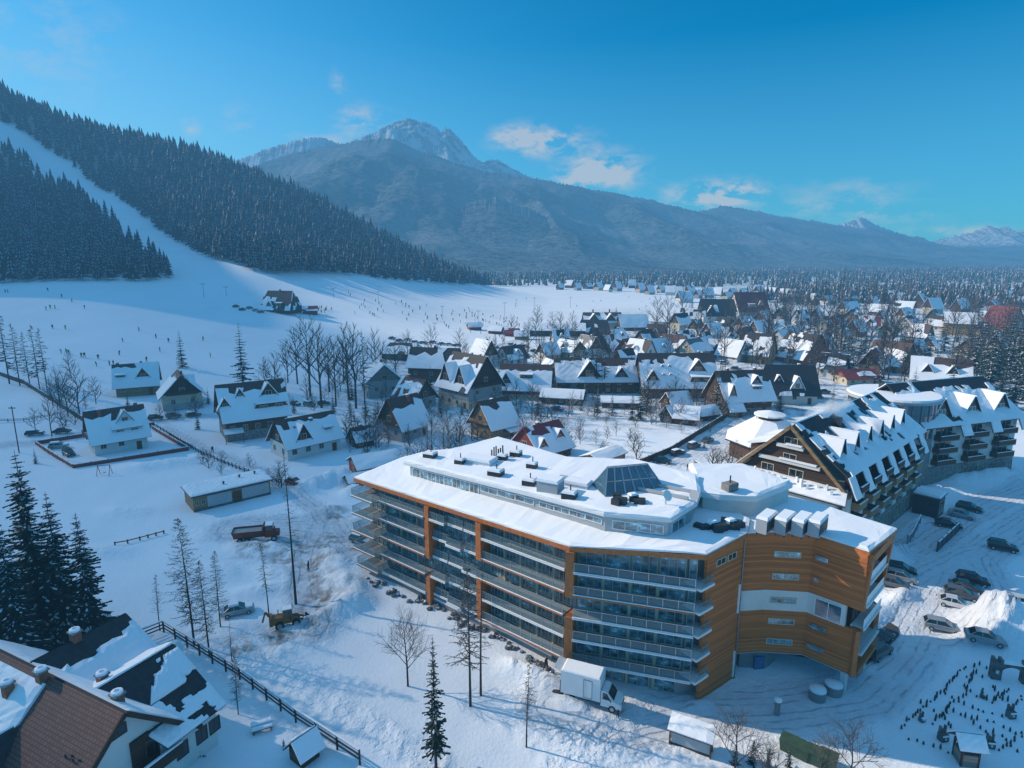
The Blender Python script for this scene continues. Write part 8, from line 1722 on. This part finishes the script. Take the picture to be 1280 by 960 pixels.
# ------------------------------------------------------------------ sky, sun, camera
def make_world():
    w = bpy.data.worlds.new('World'); SC.world = w; w.use_nodes = True; t = w.node_tree; n = t.nodes; l = t.links; n.clear()
    sky = n.new('ShaderNodeTexSky'); sky.sky_type = 'NISHITA'; sky.sun_disc = False; sky.sun_elevation = SUN_EL
    sky.sun_rotation = math.atan2(SUN_DIR.x, SUN_DIR.y); sky.altitude = 900; sky.air_density = 1.0; sky.dust_density = .6; sky.ozone_density = 3.0
    bg = n.new('ShaderNodeBackground'); bg.inputs[1].default_value = .10; out = n.new('ShaderNodeOutputWorld')
    def mth(op, a, b=None, c=None):
        m = n.new('ShaderNodeMath'); m.operation = op
        for i, v in enumerate((a, b, c)):
            if v is None: continue
            if isinstance(v, (int, float)): m.inputs[i].default_value = v
            else: l.new(v, m.inputs[i])
        return m.outputs[0]
    tint = n.new('ShaderNodeMix'); tint.data_type = 'RGBA'; tint.blend_type = 'MULTIPLY'; tint.inputs[0].default_value = 1
    l.new(sky.outputs[0], tint.inputs[6]); tint.inputs[7].default_value = (*SKY_TINT, 1)
    hs = n.new('ShaderNodeHueSaturation'); hs.inputs['Saturation'].default_value = SKY_SAT; hs.inputs['Value'].default_value = SKY_VAL; l.new(tint.outputs[2], hs.inputs['Color'])
    grad = n.new('ShaderNodeMix'); grad.data_type = 'RGBA'; tcg = n.new('ShaderNodeTexCoord'); sg = n.new('ShaderNodeSeparateXYZ'); l.new(tcg.outputs['Generated'], sg.inputs[0])
    mr = n.new('ShaderNodeMapRange'); mr.inputs[1].default_value = 0.0; mr.inputs[2].default_value = .30; mr.inputs[3].default_value = .75; mr.inputs[4].default_value = .02; l.new(sg.outputs[2], mr.inputs[0])
    l.new(mr.outputs[0], grad.inputs[0]); l.new(hs.outputs[0], grad.inputs[6]); grad.inputs[7].default_value = (1.5, 3.9, 6.3, 1)
    # paler towards the sun, low over the left-hand hills; and fill brightness added high overhead, out of view, to lift the shade
    az0 = mth('ARCTAN2', sg.outputs[0], sg.outputs[1]); el0 = mth('ARCSINE', sg.outputs[2])
    ua = mth('DIVIDE', mth('ADD', az0, .85), .62); ue = mth('DIVIDE', el0, .34)
    glow = mth('MULTIPLY', mth('EXPONENT', mth('MULTIPLY', mth('ADD', mth('MULTIPLY', ua, ua), mth('MULTIPLY', ue, ue)), -1.0)), .62)
    gm = n.new('ShaderNodeMix'); gm.data_type = 'RGBA'; l.new(glow, gm.inputs[0]); l.new(grad.outputs[2], gm.inputs[6]); gm.inputs[7].default_value = (3.6, 6.2, 8.2, 1)
    up = n.new('ShaderNodeMapRange'); up.interpolation_type = 'SMOOTHSTEP'; up.inputs[1].default_value = .42; up.inputs[2].default_value = .80; l.new(sg.outputs[2], up.inputs[0])
    sky_fill = n.new('ShaderNodeMix'); sky_fill.data_type = 'RGBA'; sky_fill.blend_type = 'ADD'; l.new(up.outputs[0], sky_fill.inputs[0]); l.new(gm.outputs[2], sky_fill.inputs[6]); sky_fill.inputs[7].default_value = (*SKY_FILL, 1)
    # thin clouds: noise gathered into a few banks by direction
    tc = n.new('ShaderNodeTexCoord'); sep = n.new('ShaderNodeSeparateXYZ'); l.new(tc.outputs['Generated'], sep.inputs[0])
    az = mth('ARCTAN2', sep.outputs[0], sep.outputs[1]); el = mth('ARCSINE', sep.outputs[2])
    comb = n.new('ShaderNodeCombineXYZ'); l.new(az, comb.inputs[0]); l.new(mth('MULTIPLY', el, 1.9), comb.inputs[1])
    nz = n.new('ShaderNodeTexNoise'); nz.inputs['Scale'].default_value = 20; nz.inputs['Detail'].default_value = 9; nz.inputs['Roughness'].default_value = .62; nz.inputs['Distortion'].default_value = .25; l.new(comb.outputs[0], nz.inputs['Vector'])
    tot = None
    for px, py, wx, wy, k in [(675,176,44,14,2.0),(645,168,20,9,1.0),(752,214,38,18,2.4),(722,224,24,8,1.2),(884,244,40,13,2.3),(925,241,26,10,1.5),(1050,258,70,11,.6),(1110,268,50,8,.5),(1190,292,60,7,.6),
                              (425,104,10,12,.75),(443,154,22,16,.8),(470,150,30,12,.45),(238,158,10,10,.6),(300,150,18,16,.4),(400,178,30,8,.8),(30,40,90,50,.38),(1060,235,60,9,.4)]:
        a, b, c = ray(px, py); A = math.atan2(a, b); L_ = math.sqrt(a*a + b*b + c*c); E_ = math.asin(c / L_)
        d = math.sqrt(a*a+b*b)
        u = mth('DIVIDE', mth('SUBTRACT', az, A), wx / FPX * b / d); v = mth('DIVIDE', mth('SUBTRACT', el, E_), wy / FPX)
        g = mth('MULTIPLY', mth('EXPONENT', mth('MULTIPLY', mth('ADD', mth('MULTIPLY', u, u), mth('MULTIPLY', v, v)), -1.0)), k)
        tot = g if tot is None else mth('ADD', tot, g)
    dens = mth('MULTIPLY', tot, mth('MAXIMUM', mth('MULTIPLY', mth('SUBTRACT', nz.outputs['Fac'], .40), 3.2), 0.0))
    dens = mth('MINIMUM', mth('MAXIMUM', mth('SUBTRACT', mth('MULTIPLY', dens, 1.25), .03), 0.0), .75)
    mx = n.new('ShaderNodeMix'); mx.data_type = 'RGBA'; l.new(dens, mx.inputs[0]); l.new(sky_fill.outputs[2], mx.inputs[6]); mx.inputs[7].default_value = (*CLOUD, 1)
    l.new(mx.outputs[2], bg.inputs[0]); l.new(bg.outputs[0], out.inputs[0])
SKY_TINT = (.12, 1.06, 1.36); SKY_SAT = 1.12; SKY_VAL = 1.0; SKY_FILL = (1.4, 2.6, 3.6); CLOUD = (4.6, 5.4, 6.4)
make_world()
sd = bpy.data.lights.new('sun', 'SUN'); sd.energy = 4.8; sd.angle = R(.55); sd.color = (1.0, .82, .62)
so = bpy.data.objects.new('sun', sd); COL.objects.link(so)
dirv = Vector((SUN_DIR.x * math.cos(SUN_EL), SUN_DIR.y * math.cos(SUN_EL), math.sin(SUN_EL)))
so.rotation_euler = dirv.to_track_quat('Z', 'Y').to_euler()
# added sheet, unseen beyond the frame, made to dim the sun on the left
def add_sun_dimmer():
    mt = bpy.data.materials.new('sun_dimmer_mat'); mt.use_nodes = True; t = mt.node_tree; t.nodes.clear(); nn = t.nodes; L_ = t.links
    out = nn.new('ShaderNodeOutputMaterial'); tr = nn.new('ShaderNodeBsdfTransparent'); df = nn.new('ShaderNodeBsdfTranslucent'); df.inputs[0].default_value = (.9, .93, .97, 1); mx = nn.new('ShaderNodeMixShader')
    tc = nn.new('ShaderNodeTexCoord'); sp = nn.new('ShaderNodeSeparateXYZ'); L_.new(tc.outputs['Object'], sp.inputs[0])
    nz = nn.new('ShaderNodeTexNoise'); nz.inputs['Scale'].default_value = .011; nz.inputs['Detail'].default_value = 4; L_.new(tc.outputs['Object'], nz.inputs['Vector'])
    def m(op, a, b=None):
        q = nn.new('ShaderNodeMath'); q.operation = op
        for i, v in enumerate((a, b)):
            if v is None: continue
            if isinstance(v, (int, float)): q.inputs[i].default_value = v
            else: L_.new(v, q.inputs[i])
        return q.outputs[0]
    def edge(sock, a, b):
        r = nn.new('ShaderNodeMapRange'); r.interpolation_type = 'SMOOTHSTEP'; r.inputs[1].default_value = a; r.inputs[2].default_value = b; L_.new(sock, r.inputs[0]); return r.outputs[0]
    wob = m('MULTIPLY', m('SUBTRACT', nz.outputs['Fac'], .5), 60)
    a = m('MULTIPLY', edge(m('ADD', m('ADD', m('ADD', sp.outputs[0], m('MULTIPLY', sp.outputs[1], -.12)), m('MULTIPLY', m('MAXIMUM', m('SUBTRACT', sp.outputs[1], 200), 0.0), .7)), wob), 14, -52), m('MULTIPLY', edge(m('ADD', sp.outputs[1], wob), 480, 360), edge(sp.outputs[0], -560, -460)))
    L_.new(m('MULTIPLY', a, .80), mx.inputs[0]); L_.new(tr.outputs[0], mx.inputs[1]); L_.new(df.outputs[0], mx.inputs[2]); L_.new(mx.outputs[0], out.inputs[0])
    z = 700.0; k = z / math.tan(SUN_EL); ox, oy = SUN_DIR.x * k, SUN_DIR.y * k
    b = MB(); b.quad((-600, -150, 0), (60, -150, 0), (60, 520, 0), (-600, 520, 0)); o = b.build('sun_dimmer', mt); o.location = (ox, oy, z); structure(o)
add_sun_dimmer()
cam = bpy.data.cameras.new('camera'); cam.sensor_width = 36; cam.lens = 36 * FPX / 1280; cam.clip_end = 60000; cam.clip_start = .5
co = bpy.data.objects.new('camera', cam); COL.objects.link(co); co.location = (0, 0, CAM_H); co.rotation_euler = (math.pi / 2 - PITCH, 0, 0)
SC.camera = co
SC.view_settings.view_transform = 'Standard'; SC.view_settings.look = 'None'; SC.view_settings.exposure = 0; SC.view_settings.gamma = 1
SC.cycles.max_bounces = 6; SC.cycles.diffuse_bounces = 3; SC.cycles.glossy_bounces = 2; SC.cycles.transparent_max_bounces = 12; SC.cycles.transmission_bounces = 2
SC.cycles.volume_bounces = 3; SC.cycles.use_denoising = True
